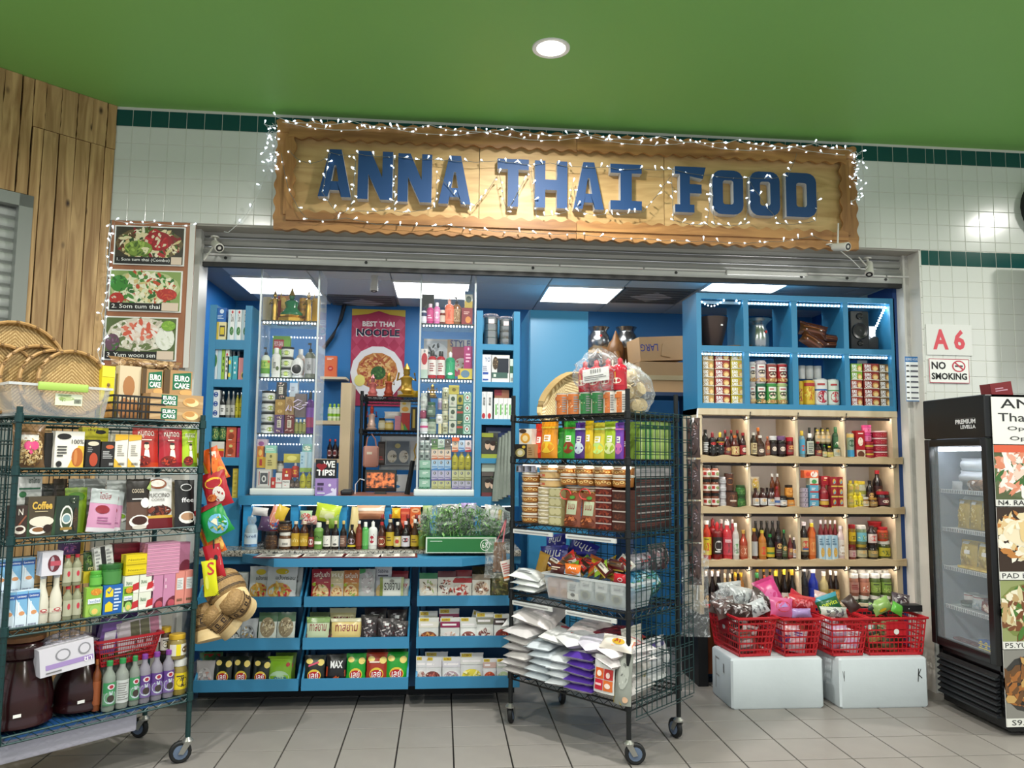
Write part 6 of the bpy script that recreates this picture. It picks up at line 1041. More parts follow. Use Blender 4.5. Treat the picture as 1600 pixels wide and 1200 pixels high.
# ================================================================== GRANITE COUNTER ROW
r = Row(W, .06, .971, 'on the granite worktop')
r.bot('hand', 'sanitiser_bottle', 'clear hand sanitiser bottle with white label', 381, 402, 806, 'c0d0da', 'd8e0e4', 'd8e6f0', 'r 0 .55 1 .95 c8dcec;t Purell .12 .66 .88 .88 1c3c7c;r 0 0 1 .2 5c94c8;b .2 .05 .6 .14 333', yb=860, dv=-.02, clearb=.35, liq='bcd0dc')
SM = lambda c, t2: f'r .06 .1 .94 .9 {c};l .2 .2 .8 .45 2 776;e .5 .68 .24 .18 {t2}'
for st, x0, x1, yt, yb, body, cap, lb, sp, ds, nm in (
 ('jar', 412, 433, 831, None, '4a3428', '1c1a18', '4a3428', 'f .5 .5 .45 .4 20 3c2a1c 6c4c30 8c6c44', 'dark jar of brown paste', 'paste_jar'), ('jar', 434, 455, 832, None, '5c3c28', 'd8d4cc', 'dcd6cc', 'b .4 .2 .7 .5 333', 'white labelled jar under the round tin', 'paste_jar'), ('jar', 432, 455, 815, 832, '3c2a22', '222', '4c3424', 'e .6 .5 .3 .3 d89838;e .6 .5 .2 .2 3c2c20', 'dark tin with gold crescent on a jar', 'paste_jar'),
 ('slim', 455, 468, 815, None, '3a1c10', 'd8c8b0', 'b8942c', 't เก้า .2 .3 .8 .6 e8d890', 'brown bottle with gold label, near the jars', 'sauce_bottle'), ('slim', 468, 482, 815, None, '3a1c10', 'd8c8b0', 'b8942c', 't เก้า .2 .3 .8 .6 e8d890;r 0 .8 1 1 8c6c1c', 'brown bottle with gold label, near the green bottle', 'sauce_bottle'), ('soy', 482, 491, 818, None, '2a1410', '1c1c1c', '7c2c2c', 'e .5 .5 .3 .3 d8d0c8', 'small dark bottle with red label', 'sauce_bottle'),
 ('lotion', 490, 505, 817, None, '6c9448', 'd8dcd0', '5c8438', 't Pu .2 .5 .8 .7 1c2c18;r .2 .1 .8 .3 e8e8d8', 'green topped tall bottle', 'sauce_bottle'), ('soy', 505, 517, 814, None, '1c1210', 'c8b888', 'dcdad2', 'p 222 .2 .3 .5 .5 .8 .4 .6 .7;l .2 .1 .8 .25 1 555', 'black soy bottle with white label beside the green one', 'soy_bottle'), ('soy', 518, 530, 814, None, '1c1210', 'c8b888', 'd8d6ce', 'p 222 .2 .3 .5 .5 .8 .4 .6 .7;e .5 .2 .2 .1 555', 'black soy bottle with white label, second one', 'soy_bottle'), ('soy', 531, 542, 814, None, '1c1210', 'c8a860', '6c4c40', 'l .2 .2 .8 .8 4 b8a090', 'black soy bottle with brown label', 'soy_bottle'),
 ('soy', 543, 556, 820, None, '2a1a10', '181614', '3c2c20', 'e .5 .6 .34 .3 b8a8b8;r 0 0 1 .2 c8b42c', 'black bottle with oval lilac label', 'soy_bottle'), ('slim', 556, 566, 814, None, '6c2c1c', 'e8e4e0', '7c3420', '', 'thin red-brown sauce bottle', 'sauce_bottle'), ('lotion', 566, 576, 816, None, '4c9c4c', 'e0e4dc', '5cac58', 'p e8f0e0 .3 .0 .6 0 .8 1 .5 1', 'green and white slim bottle', 'sauce_bottle'), ('squeeze', 575, 590, 816, None, 'd4d6d2', 'e4e4e0', 'd8dad6', 'e .45 .45 .2 .3 a02838;p a02838 .3 .6 .6 .9 .65 .7', 'white sauce bottle with red print', 'sauce_bottle'),
 ('soy', 590, 603, 816, None, '3a1c14', 'b02c2c', '6c2c20', 'e .5 .5 .34 .34 d8c8a8;e .5 .5 .2 .2 8c3c28', 'red capped sauce bottle', 'sauce_bottle'), ('slim', 603, 616, 812, None, '2a1c12', 'c8b890', 'b89c2c', 'l .2 .3 .8 .7 2 5c4c18', 'gold labelled sauce bottle', 'sauce_bottle'), ('soy', 615, 627, 816, None, '1c1412', 'd8d4cc', 'c8b870', 'e .5 .5 .36 .4 d8c8b0;e .5 .5 .2 .2 b03830', 'dark bottle with round cream label', 'soy_bottle'), ('soy', 627, 641, 815, None, '1c1614', 'd8c8cc', 'd0ccd4', 'p 8c4c9c 0 0 1 0 .6 .4;f .5 .6 .3 .2 6 333 c83848', 'dark bottle with white and purple label', 'soy_bottle'), ('soy', 642, 655, 812, None, '3c2414', 'd8d8d4', 'c0a02c', 'l .2 .3 .8 .7 2 6c4c1c', 'amber bottle with yellow label', 'soy_bottle'), ('slim', 654, 666, 820, None, '8c9448', 'c8c8a0', '6c8c3c', '', 'olive green oil bottle', 'oil_bottle')):
    r.bot(st, nm, ds, x0, x1, yt, body, cap, lb, sp, yb=yb)
rq = random.Random(9)
r.bot('soy', 'soy_bottle', 'dark bottle in the row behind the front bottles', 590, 658, 804, '2a1612', '8c2c2c', '4c2c20', '', n=5, dv=.08)
q = Row(W, .14, 1.04, 'stacked in the cubby holes')
for nm, a, c_, yt, yb, bg, sp, tl, ds in (('bread_bag', 392, 418, 793, 806, 'd8d4d4', '', .1, 'white crumpled bag'), ('bread_bag', 412, 436, 790, 830, 'd88c78', 'p e8dcd0 .2 .3 .8 .5 .8 .9 .2 .7', .35, 'pink and white bag'), ('bread_bag', 424, 443, 789, 815, 'd8b438', '', .4, 'golden yellow bag'), ('bread_bag', 402, 424, 806, 830, '5c4468', 'p d8d0d8 .2 .2 .8 .4 .6 .8', .2, 'purple and silver bag'), ('bread_bag', 420, 452, 806, 832, 'b8443c', 'f .5 .5 .4 .3 10 3c6cb0 d8d0c8 c85848', -.4, 'blue and red packet'), ('bread_bag', 468, 488, 798, 812, 'a8c4a0', 'f .5 .4 .4 .3 8 c84c4c e8e0d8', 0, 'pale green packet'), ('bread_bag', 470, 496, 806, 820, 'c89490', 'f .5 .5 .4 .3 14 e8d8d4 a8484c c87c78', 0, 'pink flecked packet'), ('bread_bag', 489, 530, 788, 816, 'b8cc38', 'r .2 .2 .8 .6 d0d890;e .6 .3 .2 .2 e0e4b8', .15, 'yellow-green pillow bag'), ('bread_bag', 512, 530, 804, 826, '7c9c3c', '', 0, 'small leaf green bag'),
    ('bread_bag', 543, 558, 792, 850, 'd8c48c', '', .1, 'upright cream noodle bag'), ('bread_bag', 556, 602, 790, 812, 'd8a888', 'r 0 .0 1 .4 b87c5c;r 0 .6 1 .8 e8d8c8', 0, 'loaf of bread in film'), ('bread_bag', 612, 626, 794, 810, 'e0a818', 'e .5 .6 .2 .2 f0d048', 0, 'bright yellow packet'), ('bread_bag', 660, 676, 790, 805, 'a8b878', '', 0, 'pale green bag end'), ('bread_bag', 720, 745, 786, 806, 'a890c4', 'r .1 .3 .9 .6 c0acd8', 0, 'lilac packet'), ('bread_bag', 690, 718, 788, 806, 'b8b4b0', 'f .5 .5 .4 .4 10 444 ddd 888', 0, 'grey speckled packet'), ('bread_bag', 755, 788, 790, 815, 'c8c4c0', 'r .7 .1 .9 .8 c8a84c', .1, 'white flat packet')):
    q.pouch(nm, ds, a, c_, yt, bg, sp, yb=yb, st='pillow', t=.16, tilt=tl, lean=-.1)
q.box('sweet_box', 'orange-red sweet box', 625, 641, 794, 'c8442c', 'r .1 .3 .9 .6 d86c4c', yb=835, m=3, d=.07, dv=.03); q.box('sweet_box', 'orange oval topped sweet box', 641, 658, 792, 'd8642c', 'e .5 .5 .4 .34 e8a878;l .3 .4 .7 .6 1 8c2c1c', yb=825, m=3, d=.07, dv=.03)
# greens in bags over the green produce box
u0, _ = W.at(665, 865, -.12); u1, _ = W.at(775, 865, -.12)
b = MB(); b.box(0, u1-u0, 0, .26, 0, .10, P('1c6c34')); art(b, 'r 0 0 1 1 c8d4c4;r .02 .06 .98 .92 1f6c34;e .84 .5 .07 .36 d8e0d4;e .84 .5 .06 .31 1f6c34;t 6X .795 .32 .885 .68 e4ece0;l .06 .7 .3 .8 1 b8d0bc', flat(u1-u0, .10)); tag(b.build('produce_box', None, (u0, -.14, .972), smooth=0), 'green cardboard produce box marked 6X on the counter edge', 'box')
t = thing('herb_bunch', 'bunch of leafy green herbs on the green produce box', 'herbs', ((u0+u1)/2, .0, 1.07)); rl = random.Random(2); LG = [M(c, .5) for c in ('4c7c3c', '6c9a54', '3a6632', '84a86c')]; b = MB()
for k in range(900):
    a = rl.uniform(-.27, .27); c_ = rl.uniform(-.11, .11); zz = rl.uniform(.0, .2)*(1-(a/.34)**2); L_ = rl.uniform(.02, .045); an = rl.uniform(0, 6.28); tl = rl.uniform(-.9, .9); dx, dy = math.cos(an)*L_, math.sin(an)*L_*.8; dz = L_*tl
    b.poly([(a, c_, zz), (a+dx*.5-dy*.25, c_+dy*.5+dx*.25, zz+dz*.6), (a+dx, c_+dy, zz+dz), (a+dx*.5+dy*.25, c_+dy*.5-dx*.25, zz+dz*.5)], rl.choice(LG))
lv = b.build('leaves', t, smooth=0); lv['kind'] = 'stuff'; b = MB()
for k in range(40): a = rl.uniform(-.25, .25); b.tube([(a, rl.uniform(-.1, .1), 0), (a+rl.uniform(-.06, .06), rl.uniform(-.1, .1), .18)], .0025, LG[1], 4)
b.build('stems', t)
for k, (du, w_) in enumerate(((-.15, .26), (.08, .28), (.24, .2))): blob('plastic_bag', ('clear bag over the herbs beside the olive bottle', 'clear bag over the middle of the herbs', 'clear bag over the herbs beside the stick bundle')[k], 'bag', W, (u0+u1)/2+du, .01, 1.073, w_, .24, .19, crinkle('e0eae4', .07), 41+k, 22, 10, rough=.4)
u0, z1 = W.at(778, 832, -.32); t = thing('stick_bundle', 'clear bag of dried sticks hung by a pink ribbon', 'bag', (u0, -.32, z1-.22)); b = MB()
for k in range(22): a = rl.uniform(-.06, .06); b.tube([(a*.7, rl.uniform(-.02, .02), .16), (a, rl.uniform(-.02, .02), -.02)], .005, M('7c5a40', .6, var=.2), 5)
b.build('sticks', t); b = MB(); b.tube([(-.02, 0, .14), (.02, 0, .22), (.05, .0, .30)], .005, M('d87c84', .4), 5); b.tube([(.03, 0, .14), (.04, 0, .22), (.05, .0, .3)], .005, M('d87c84', .4), 5); b.build('ribbon', t); ob('film', pouch_mesh('film', .17, .24, .04, 'd8d8d8', '', 'pillow', 3, 'dde2e2'), t, (0, 0, -.06)); b = MB(); b.box(0, .07, 0, .002, 0, .12, P('dcd4cc')); art(b, 'r 0 .1 1 .2 d8702c;l .1 .3 .9 .9 5 c0706c', flat(.07, .12)); b.build('paper_label', t, (.04, -.05, -.07), rot=(0, R(-14), 0))
# ================================================================== SHELF TOWERS
LTZ = [1.293, 1.569, 1.84, 2.104, 2.38]; RTZ = [1.313, 1.581, 1.857, 2.121, 2.392]
def lt(k): return Row(W, .27, LTZ[k], ('lowest', 'second lowest', 'middle', 'second highest', 'top')[k]+' tower shelf near the posters')
def rt(k): return Row(W, .27, RTZ[k], ('lowest', 'second lowest', 'middle', 'second highest', 'top')[k]+' tower shelf beside the cupboard')
r = lt(4); r.box('toothpaste_box', 'yellow and white upright box', 337, 354, 503, 'e8dca8', 'r 0 0 .3 1 d8b838;r .4 .2 .9 .8 3c3c34;r .46 .3 .84 .7 d8c030', d=.06); r.box('toothpaste_box', 'blue box with white flower on the yellow one', 337, 354, 481, '1f66b4', 'e .6 .75 .2 .16 d8e8f8;l .2 .2 .8 .5 3 c0d8f0', yb=503, d=.06); r.box('toothpaste_box', 'white and pale blue tall herbal box', 357, 389, 484, 'c4dce6', 'r .35 0 1 1 e8eaea;t Dok .45 .6 .85 .85 444;f .6 .3 .3 .14 8 3c7c3c 5c2c3c c8d8c0;e .65 .92 .14 .05 c02c34', n=3, d=.06)
r = lt(3)
for k, (a, c_, yt, bg, sp, ds) in enumerate(((334, 341, 544, 'd8dcdc', 'f .5 .6 .4 .2 6 3c7c3c 8c2c3c ddd', 'thin white floral box'), (341, 347, 546, 'a8c8d4', '', 'thin pale blue box'), (347, 353, 546, '8cb83c', 'l .3 .2 .7 .8 3 3c5c1c', 'thin lime box'), (352, 359, 544, 'dcdcd4', 'l .3 .2 .7 .8 4 666;e .5 .8 .2 .04 c03', 'thin white lettered box'), (356, 363, 557, '5cb0bc', 'e .5 .75 .3 .1 e0d048;e .5 .2 .3 .1 e0d048', 'aqua box with yellow dots'), (364, 372, 556, '3ca0b0', 'l .3 .2 .7 .8 3 d0e8ec', 'teal box'), (373, 388, 559, 'd88c90', 'e .5 .2 .2 .16 d8c060;e .5 .2 .13 .1 3c2c20', 'pink box with gold seal'))): r.box('soap_box', ds, a, c_, yt, bg, sp, d=.06)
r.bot('lotion', 'small_bottle', 'small white capped bottle behind the aqua box', 361, 376, 548, 'd8c8d0', 'e8e8e8', 'c890a4', '', n=2, dv=.08)
r = lt(2); r.box('pill_box', 'white box with blue ring mark', 332, 344, 609, 'dcdee0', 'e .5 .5 .3 .3 2c4c94;e .5 .5 .18 .18 dcdee0;r .3 .4 .7 .6 2c4c94', m=3, d=.06); r.bot('soy', 'serum_bottle', 'black serum bottle with white oval label', 344, 353, 611, '16181c', 'silver', 'd8d8d8', 'l .3 .3 .7 .7 2 333'); r.bot('soy', 'serum_bottle', 'grey glass serum bottle', 353, 368, 611, '6c6c68', 'silver', 'a8a8a0', 'l .3 .3 .7 .7 2 333', n=2); r.bot('slim', 'oil_bottle', 'yellow massage oil bottle', 368, 386, 613, '9c9420', 'silver', 'b0a828', 'l .3 .3 .7 .7 2 4c4810', n=3)
r = lt(1); r.bot('can', 'balm_tin', 'green ornate tin', 330, 354, 667, '2c5c3c', 'silver', '2f6440', 'f .5 .5 .4 .4 16 c8c878 8ca858 1c4c2c', yb=688, n=2); r.box('balm_box', 'white and red balm box under the green tins', 329, 351, 690, 'd8d4cc', 'r 0 0 1 .4 c03028;r 0 .4 1 .55 d8b030', d=.06); r.box('soap_box', 'orange soap box with papaya print', 354, 370, 667, 'c0583c', 'e .5 .75 .2 .1 c8c078;e .5 .4 .3 .22 8c3c24;l .2 .1 .8 .2 1 f0d8c8', m=2, d=.07); r.box('soap_box', 'magenta and white soap box', 371, 384, 668, 'd8ccd0', 'r 0 .0 .5 1 b83068;e .5 .2 .4 .14 c04c4c', m=2, d=.07)
r = lt(0); r.box('soap_box', 'small yellow-gold soap box', 364, 381, 732, 'b8a43c', 'r .15 .2 .85 .8 c8b450;t SOAP .25 .4 .75 .6 5c4c14', m=3, n=2, d=.06)
r = rt(4)
for a, c_, ds in ((757, 779, 'taller steel food carrier in plastic'), (781, 801, 'shorter steel food carrier in plastic')):
    u, w, z0, h, v = r.geo(a, c_, 494 if a < 760 else 498, None, 0); t = r.put('food_carrier', ds, u, v+w/2, z0); ST = M('a8acac', .2, .9)
    for k in range(4): b = MB(); q0, q1 = h*k/4, h*(k+1)/4; b.lathe([(w*.46, q0), (w*.49, q0+.004), (w*.49, q1-.012), (w*.5, q1-.008), (w*.5, q1-.003), (w*.46, q1)], ST, 18); b.build('steel_tier', t)
    b = MB(); b.box(-w*.2, w*.2, -w*.52, -w*.5, h*.74, h*.9, P('d8c8cc')); b.build('paper_label', t); b = MB(); b.lathe([(w*.5, h*.96), (w*.62, h*1.03), (w*.5, h*1.1), (w*.2, h*1.12)], crinkle('e8dce4', .3), 12); b.build('plastic_wrap', t)
r = rt(3); r.box('blender_box', 'white box lettered YO', 753, 768, 554, 'd8dce4', 't YO .3 .74 .9 .9 3c4c7c;r .1 .28 .7 .36 2c4c9c;r .1 .06 .7 .12 2c4c9c;l .1 .4 .8 .6 3 99a', d=.08); r.box('blender_box', 'box picturing a dark pot', 768, 797, 555, 'd8d8d4', 'r .3 .34 .95 .88 1c2430;f .2 .7 .16 .24 10 4c3c2c b8a078 2c2c28;r 0 .16 .9 .36 3c5c54;r .1 .2 .24 .3 c8d8c8', d=.08); r.box('blender_box', 'narrow green and white box', 797, 804, 561, 'c8d4cc', 'r 0 .4 1 .7 2c5c44;b .2 .06 .8 .2 333', d=.08)
r = rt(2); r.box('toothpaste_box', 'white tall box with red cherries', 752, 770, 612, 'dcdcdc', 't Counterpain .3 .35 .7 .95 333;e .45 .12 .3 .1 b02c34;r .8 0 1 1 c8ccd0', n=2, d=.06); r.box('toothpaste_box', 'white and green tall box', 772, 801, 622, 'dce0dc', 'r .3 .2 .6 .7 5cac48;l .7 .2 .9 .8 3 888', n=4, d=.06); r.box('toothpaste_box', 'small red-topped box lying behind', 772, 796, 609, 'b8785c', 'r 0 .3 .5 1 a83848', yb=622, dv=.05, d=.05)
FACE = 'r 0 0 1 1 3a3c38;f .72 .6 .26 .3 8 2c2c2a 5c6c3c 484844;e .36 .5 .15 .17 c8a890;e .36 .62 .16 .08 241c18;e .66 .46 .14 .16 d0b4a0;e .7 .58 .17 .1 2c1c18;r 0 0 1 .16 {};r .0 .82 .7 .98 {}'
r = rt(1); r.box('hair_dye_box', 'dark box picturing two faces, green edge', 752, 779, 676, '3a3c38', FACE.format('98a43c', '8c9434'), d=.06); r.box('hair_dye_box', 'blue box behind the two-face box', 758, 800, 668, '3c4c84', 'l .1 .7 .6 .9 2 c8d0e0', d=.05, dv=.07)
r = rt(0); r.box('hair_dye_box', 'dark box picturing two faces, maroon edge', 752, 779, 737, '3a3638', FACE.format('6c3434', '58504c'), d=.06); r.box('hair_dye_box', 'pale green box beside the two-face box', 752, 779, 724, 'a8b4a8', '', yb=737, d=.06); r.box('hair_dye_box', 'grey-green bottle box', 780, 798, 735, 'a8b4a8', 'l .2 .3 .8 .8 4 5c6c5c;r 0 0 1 .15 3c4c8c', d=.05)
# grey-green shirts hanging in front of that tower
for k in range(4):
    u, z = W.at(795-4.5*k, 674+3*k, .2-.01*k); b = MB(); nn = 7; rg = []
    for j in range(8): q = j/7; wv = (.01+.019*q)*(1+.15*math.sin(j+k)); rg.append([(wv*math.cos(6.2832*i/nn)-.01*q-.006*q*k, .05*math.sin(6.2832*i/nn)*(.4+.6*q), -.44*q) for i in range(nn)])
    b.loft(rg, M('848c84', .8, var=.12, scale=40), True); tag(b.build('hanging_shirt', None, (u, .16, z)), 'folded grey-green patterned cloth hanging on the tower edge', 'cloth', 'grey-green cloths on the tower edge')
# ================================================================== DISPLAY CASES
def figure(row, desc, x0, x1, yt, mat, style):
    u, w, z0, h, v = row.geo(x0, x1, yt, None, .08); w *= 1.5; t = row.put('statuette', desc, u, v, z0); k = w/2
    if style == 'stand':
        b = MB(); b.lathe([(.8*k, 0), (.8*k, .05*h), (.5*k, .07*h), (.45*k, .3*h), (.42*k, .5*h), (.36*k, .58*h), (.5*k, .74*h), (.2*k, .78*h)], mat, 12); b.build('body', t, smooth=60)
        b = MB(); b.lathe([(.1*k, .77*h), (.26*k, .82*h), (.28*k, .87*h), (.2*k, .92*h), (.1*k, 1*h)], mat, 10); b.build('head', t, smooth=60); b = MB(); b.tube([(-.5*k, 0, .72*h), (-.75*k, -.1*k, .58*h), (-.2*k, -.5*k, .6*h)], [.14*k, .12*k, .1*k], mat, 6); b.tube([(.5*k, 0, .72*h), (.8*k, -.1*k, .72*h), (.85*k, -.2*k, .95*h)], [.14*k, .1*k, .08*k], mat, 6); b.build('arms', t)
    else:
        b = MB(); b.lathe([(k, 0), (k, .1*h), (.8*k, .12*h), (.9*k, .18*h), (.7*k, .2*h)], M('b8923c', .25, .8), 8); b.build('pedestal', t); b = MB(); b.lathe([(.75*k, .2*h), (.8*k, .26*h), (.6*k, .32*h), (.4*k, .42*h), (.5*k, .56*h), (.3*k, .62*h), (.12*k, .64*h)], mat, 12, sy=.7); b.build('body', t, smooth=60)
        b = MB(); b.lathe([(.1*k, .62*h), (.2*k, .68*h), (.18*k, .75*h)], mat, 10); b.build('head', t, smooth=60); b = MB(); b.lathe([(.26*k, .74*h), (.2*k, .78*h), (.16*k, .82*h), (.1*k, .88*h), (.01*k, 1*h)], M('c8a84c', .25, .8), 10); b.build('pointed_crown', t)
GOLD = M('b89448', .25, .85, var=.2)
r = Row(W, .31, C1S[0]+.001, 'on top shelf of gilt figure case'); figure(r, 'slim gilt standing statuette near the blue tower', 423, 438, 455, GOLD, 'stand'); figure(r, 'slim gilt standing statuette near the case end', 476, 490, 456, GOLD, 'stand'); figure(r, 'green seated statuette on a gold pedestal', 442, 472, 448, M('1c6c44', .15), 'seat')
r.box('incense_box', 'orange-gold incense box', 434, 453, 462, 'c87c28', 'e .5 .75 .3 .2 e8c050;r 0 0 .3 1 a83828', dv=.16, d=.05); r.bot('can', 'candle', 'ribbed amber candle', 467, 480, 464, 'c88c1c', '', 'd09828', 'r 0 .2 1 .3 a87014;r 0 .5 1 .6 a87014;r 0 .8 1 .9 a87014', dv=.12); r.box('incense_box', 'yellow incense box at the back', 488, 500, 466, 'd0a028', '', dv=.16, d=.04); r.box('incense_box', 'red-brown incense box behind the seated statuette', 438, 470, 475, '8c4030', 'r .1 .3 .9 .6 c8a878', dv=.18, d=.04); r.box('incense_box', 'pale yellow card near the first gilt statuette', 411, 424, 464, 'b8a878', '', dv=.18, d=.03)
r = Row(W, .30, C1S[1]+.001, 'on second shelf of gilt figure case'); r.bot('pump', 'pump_bottle', 'white and green pump bottle', 407, 422, 541, 'd0d8cc', '1c1c1c', 'a8c458', 'e .5 .7 .3 .2 5c9c2c;r 0 0 1 .4 5c9830;e .85 .9 .12 .1 b87048'); r.bot('lotion', 'shampoo_bottle', 'tall white shampoo bottle', 424, 438, 543, 'dcdcd8', 'e4e4e0', 'dededa', 't Kerasys .3 .1 .55 .9 333;e .7 .3 .14 .14 4c5c2c'); r.bot('tub', 'cream_tub', 'white cream tub with lime fruit label', 438, 458, 541, 'd8dcd4', '1c1c1c', 'dce0d4', 'e .5 .5 .22 .4 7c9c2c;e .5 .5 .14 .24 c8d878;l .1 .2 .25 .8 2 777', m=3, dv=.02)
r.bot('pump', 'pump_bottle', 'grey-green pump bottle with dark cap', 476, 493, 534, '74786c', '1c1c1c', 'b8b8bc', 't olive .35 .2 .6 .8 444'); r.box('snack_box', 'lime green box with red and white logo', 426, 454, 525, '7cb034', 'r .05 .7 .65 .92 b02030;t POY-SIAN .1 .76 .6 .88 f0e8e8', dv=.2, d=.05); r.bot('lotion', 'shampoo_bottle', 'small pale lotion bottle behind the dome camera', 462, 476, 545, 'd0c8c4', 'd8d8d8', 'c8a898', '', dv=.1)
u, w, z0, h, v = r.geo(453, 475, 558, None, 0); t = r.put('dome_camera', 'white round lens indoor camera', u, v+w/2, z0); b = MB(); b.lathe([(.35*w, 0), (.42*w, .08*h), (.3*w, .2*h), (.4*w, .35*h), (.48*w, .6*h), (.4*w, .85*h), (.1*w, 1*h)], M('dcdcdc', .3), 18); b.build('housing', t, smooth=60); b = MB(); b.lathe([(.34*w, 0), (.36*w, .004), (.22*w, .008), (.0001, .008)], M('17181a', .3), 16); o = b.build('lens_plate', t, (0, -.47*w, .42*h), rot=(R(90), 0, 0)); b = MB(); b.lathe([(.36*w, -.004), (.42*w, .0), (.4*w, .006), (.34*w, .006)], M('e4e4e4', .3), 16, caps=False); b.build('ring', t, (0, -.46*w, .42*h), rot=(R(90), 0, 0))
r = Row(W, .30, C1S[2]+.001, 'on third shelf of gilt figure case'); r.bot('tub', 'cream_tub', 'white black-lidded cream tub', 407, 430, 610, 'd4d6d4', '17181a', 'd8dad6', 'e .7 .45 .18 .36 8ca434;l .1 .3 .5 .6 2 555', m=4); ORN = lambda c: f'r .28 .3 .72 .72 c8c0b0;l .34 .36 .66 .66 3 776;f .5 .86 .4 .1 10 {c} d8b0a0 e8d8c8;f .5 .14 .4 .1 10 {c} c89890 d8c8b8'
r.box('soap_box', 'black ornate soap box', 432, 447, 597, '221f22', ORN('222'), yb=624, d=.05, dv=.02); r.box('soap_box', 'gold soap box', 430, 446, 624, 'a07c34', 'e .5 .45 .26 .24 c8a860;t C .44 .3 .56 .6 6c4c14', yb=648, m=2, d=.05); r.box('soap_box', 'purple ornate soap box', 429, 444, 648, '5c3c74', ORN('4c2c64'), d=.05); r.box('soap_box', 'dark red ornate soap box', 445, 460, 648, '6c1c20', ORN('5c1418'), d=.05); r.box('soap_box', 'pale blue and white tall box', 453, 466, 593, 'c0ccd8', 'r 0 .8 1 1 3c8cc0;l .2 .3 .8 .6 3 889', yb=620, d=.05, dv=.06); r.box('soap_box', 'tan patterned box', 446, 460, 620, 'a88c60', 'f .5 .5 .4 .4 12 8c6c44 c8b088', yb=648, d=.05); r.box('soap_box', 'tall brown-grey box', 461, 479, 615, '6c6060', 'l .2 .4 .8 .6 2 a89c98', yb=652, d=.05, dv=.02); r.bot('squeeze', 'face_wash_tube', 'violet and pink standing tube', 478, 491, 612, '5c2c7c', '1c1c20', 'a03c64', 'r 0 .5 1 1 7c4ca4'); r.bot('lotion', 'small_bottle', 'tiny olive bottle', 460, 478, 655, '6c7440', 'd8d8c8', '8c8c4c', '', n=3)
b = MB(); MK = M('d8cce8', .4)
b.tube([(0, 0, .05), (.03, 0, .07), (.06, 0, .06), (.03, 0, .035), (.0, 0, .02), (.045, 0, .0), (.075, 0, .02), (.06, 0, .03), (.09, 0, .035)], .004, MK, 5); b.tube([(-.05, 0, -.01), (-.03, 0, .03), (-.035, 0, .0), (-.02, 0, -.005), (-.015, 0, .02), (-.015, 0, -.01)], .004, MK, 5); b.tube([(.08, 0, .048), (.1, 0, .048)], .004, MK, 5)
u, z = W.at(458, 640, .262); tag(b.build('painted_squiggle', None, (u, .263, z)), 'white curled letter mark on the glass front of the gilt figure case', 'mark')
r = Row(W, .30, 1.362, 'on the base of gilt figure case'); r.box('card_pack', 'large white pack printed like a playing card', 401, 425, 733, 'b8b8b4', 'r .1 .08 .9 .92 d8d8d4;r .14 .12 .86 .88 9c3c3c;r .2 .12 .8 .88 d4d4d0;r .24 .2 .76 .8 4c5054;e .5 .48 .16 .18 d8d8d4;e .5 .48 .08 .1 4c5054', d=.05)
for k, (a, c_, yt, yb, bg, sp, ds, dv_) in enumerate(((423, 431, 746, None, 'b8241c', 'r .3 .3 .7 .6 d8c8b8', 'slim red balm box', 0), (431, 441, 739, None, 'd8d8d4', 'r 0 .3 1 .36 a82838;t N .3 .5 .7 .7 222', 'white box with red band', 0), (441, 453, 750, None, 'dcdad6', 'r .3 .3 .5 .35 c03;t Pharma .1 .7 .9 .85 333', 'white pharmacy box', 0), (441, 455, 732, 750, 'b0281c', 'r .3 .3 .7 .5 e8e0d8;e .5 .7 .1 .1 e8c040', 'red pharmacy box', 0), (401, 416, 714, 731, 'd8a81c', 't 1 .3 .2 .6 .8 b02c1c', 'yellow box marked 1', .03), (415, 432, 708, 733, 'c8bc78', 'e .5 .8 .12 .1 6c6c34;l .2 .2 .8 .6 3 7c7038', 'cream tea box', .01), (402, 412, 697, 714, 'd87c24', 'e .5 .4 .3 .3 e8c060', 'orange box', .05), (402, 418, 686, 698, 'd8c0cc', 'e .4 .4 .3 .3 a860a0', 'pink and violet box', .08), (414, 432, 696, 708, '8cc4b0', 'l .1 .3 .9 .7 2 e8f4ec', 'mint green box', .05), (443, 470, 709, 723, 'b8b044', 'e .5 .5 .3 .3 d8d070', 'row of yellow lids', .06), (469, 488, 706, 731, 'a8c8d8', 'r .4 0 .6 1 c8dce4;l .1 .2 .3 .8 3 6c94b0', 'pale blue box', .02), (468, 488, 682, 694, '98b8c8', '', 'blue-grey box', .08), (472, 488, 694, 707, '78a8a0', 'f .5 .5 .4 .3 8 d8d8c0 4c7c6c', 'teal and cream box', .05), (468, 487, 731, 738, '8cac54', '', 'flat green box', .02))): r.box('remedy_box', ds, a, c_, yt, bg, sp, yb=yb or (None if yt > 730 else yt+20), d=.05, dv=dv_)
r.bot('soy', 'balm_bottle', 'dark small balm bottle', 452, 468, 746, '3c3430', 'silver', '5c4c44', 'l .3 .3 .7 .7 2 b8a898', n=2); r.bot('slim', 'oil_bottle', 'yellow-green oil bottle with silver cap', 468, 488, 737, 'a8a428', 'silver', 'b0ac30', 'l .3 .3 .7 .7 2 5c5814', n=2); r.bot('squeeze', 'inhaler_pack', 'red character-free inhaler pack'.replace(' character-free', ''), 455, 467, 724, 'b02c28', 'd8d0c8', 'c04030', 'e .5 .5 .3 .3 e0c040', yb=746, dv=.04); r.bot('jar', 'small_jar', 'grey small jar', 431, 443, 720, '8c8c84', '2c2c2c', 'b8b8ac', '', yb=740, dv=.06)
r = Row(W, .31, C2S[0]+.001, 'on top shelf of pink lotion case')
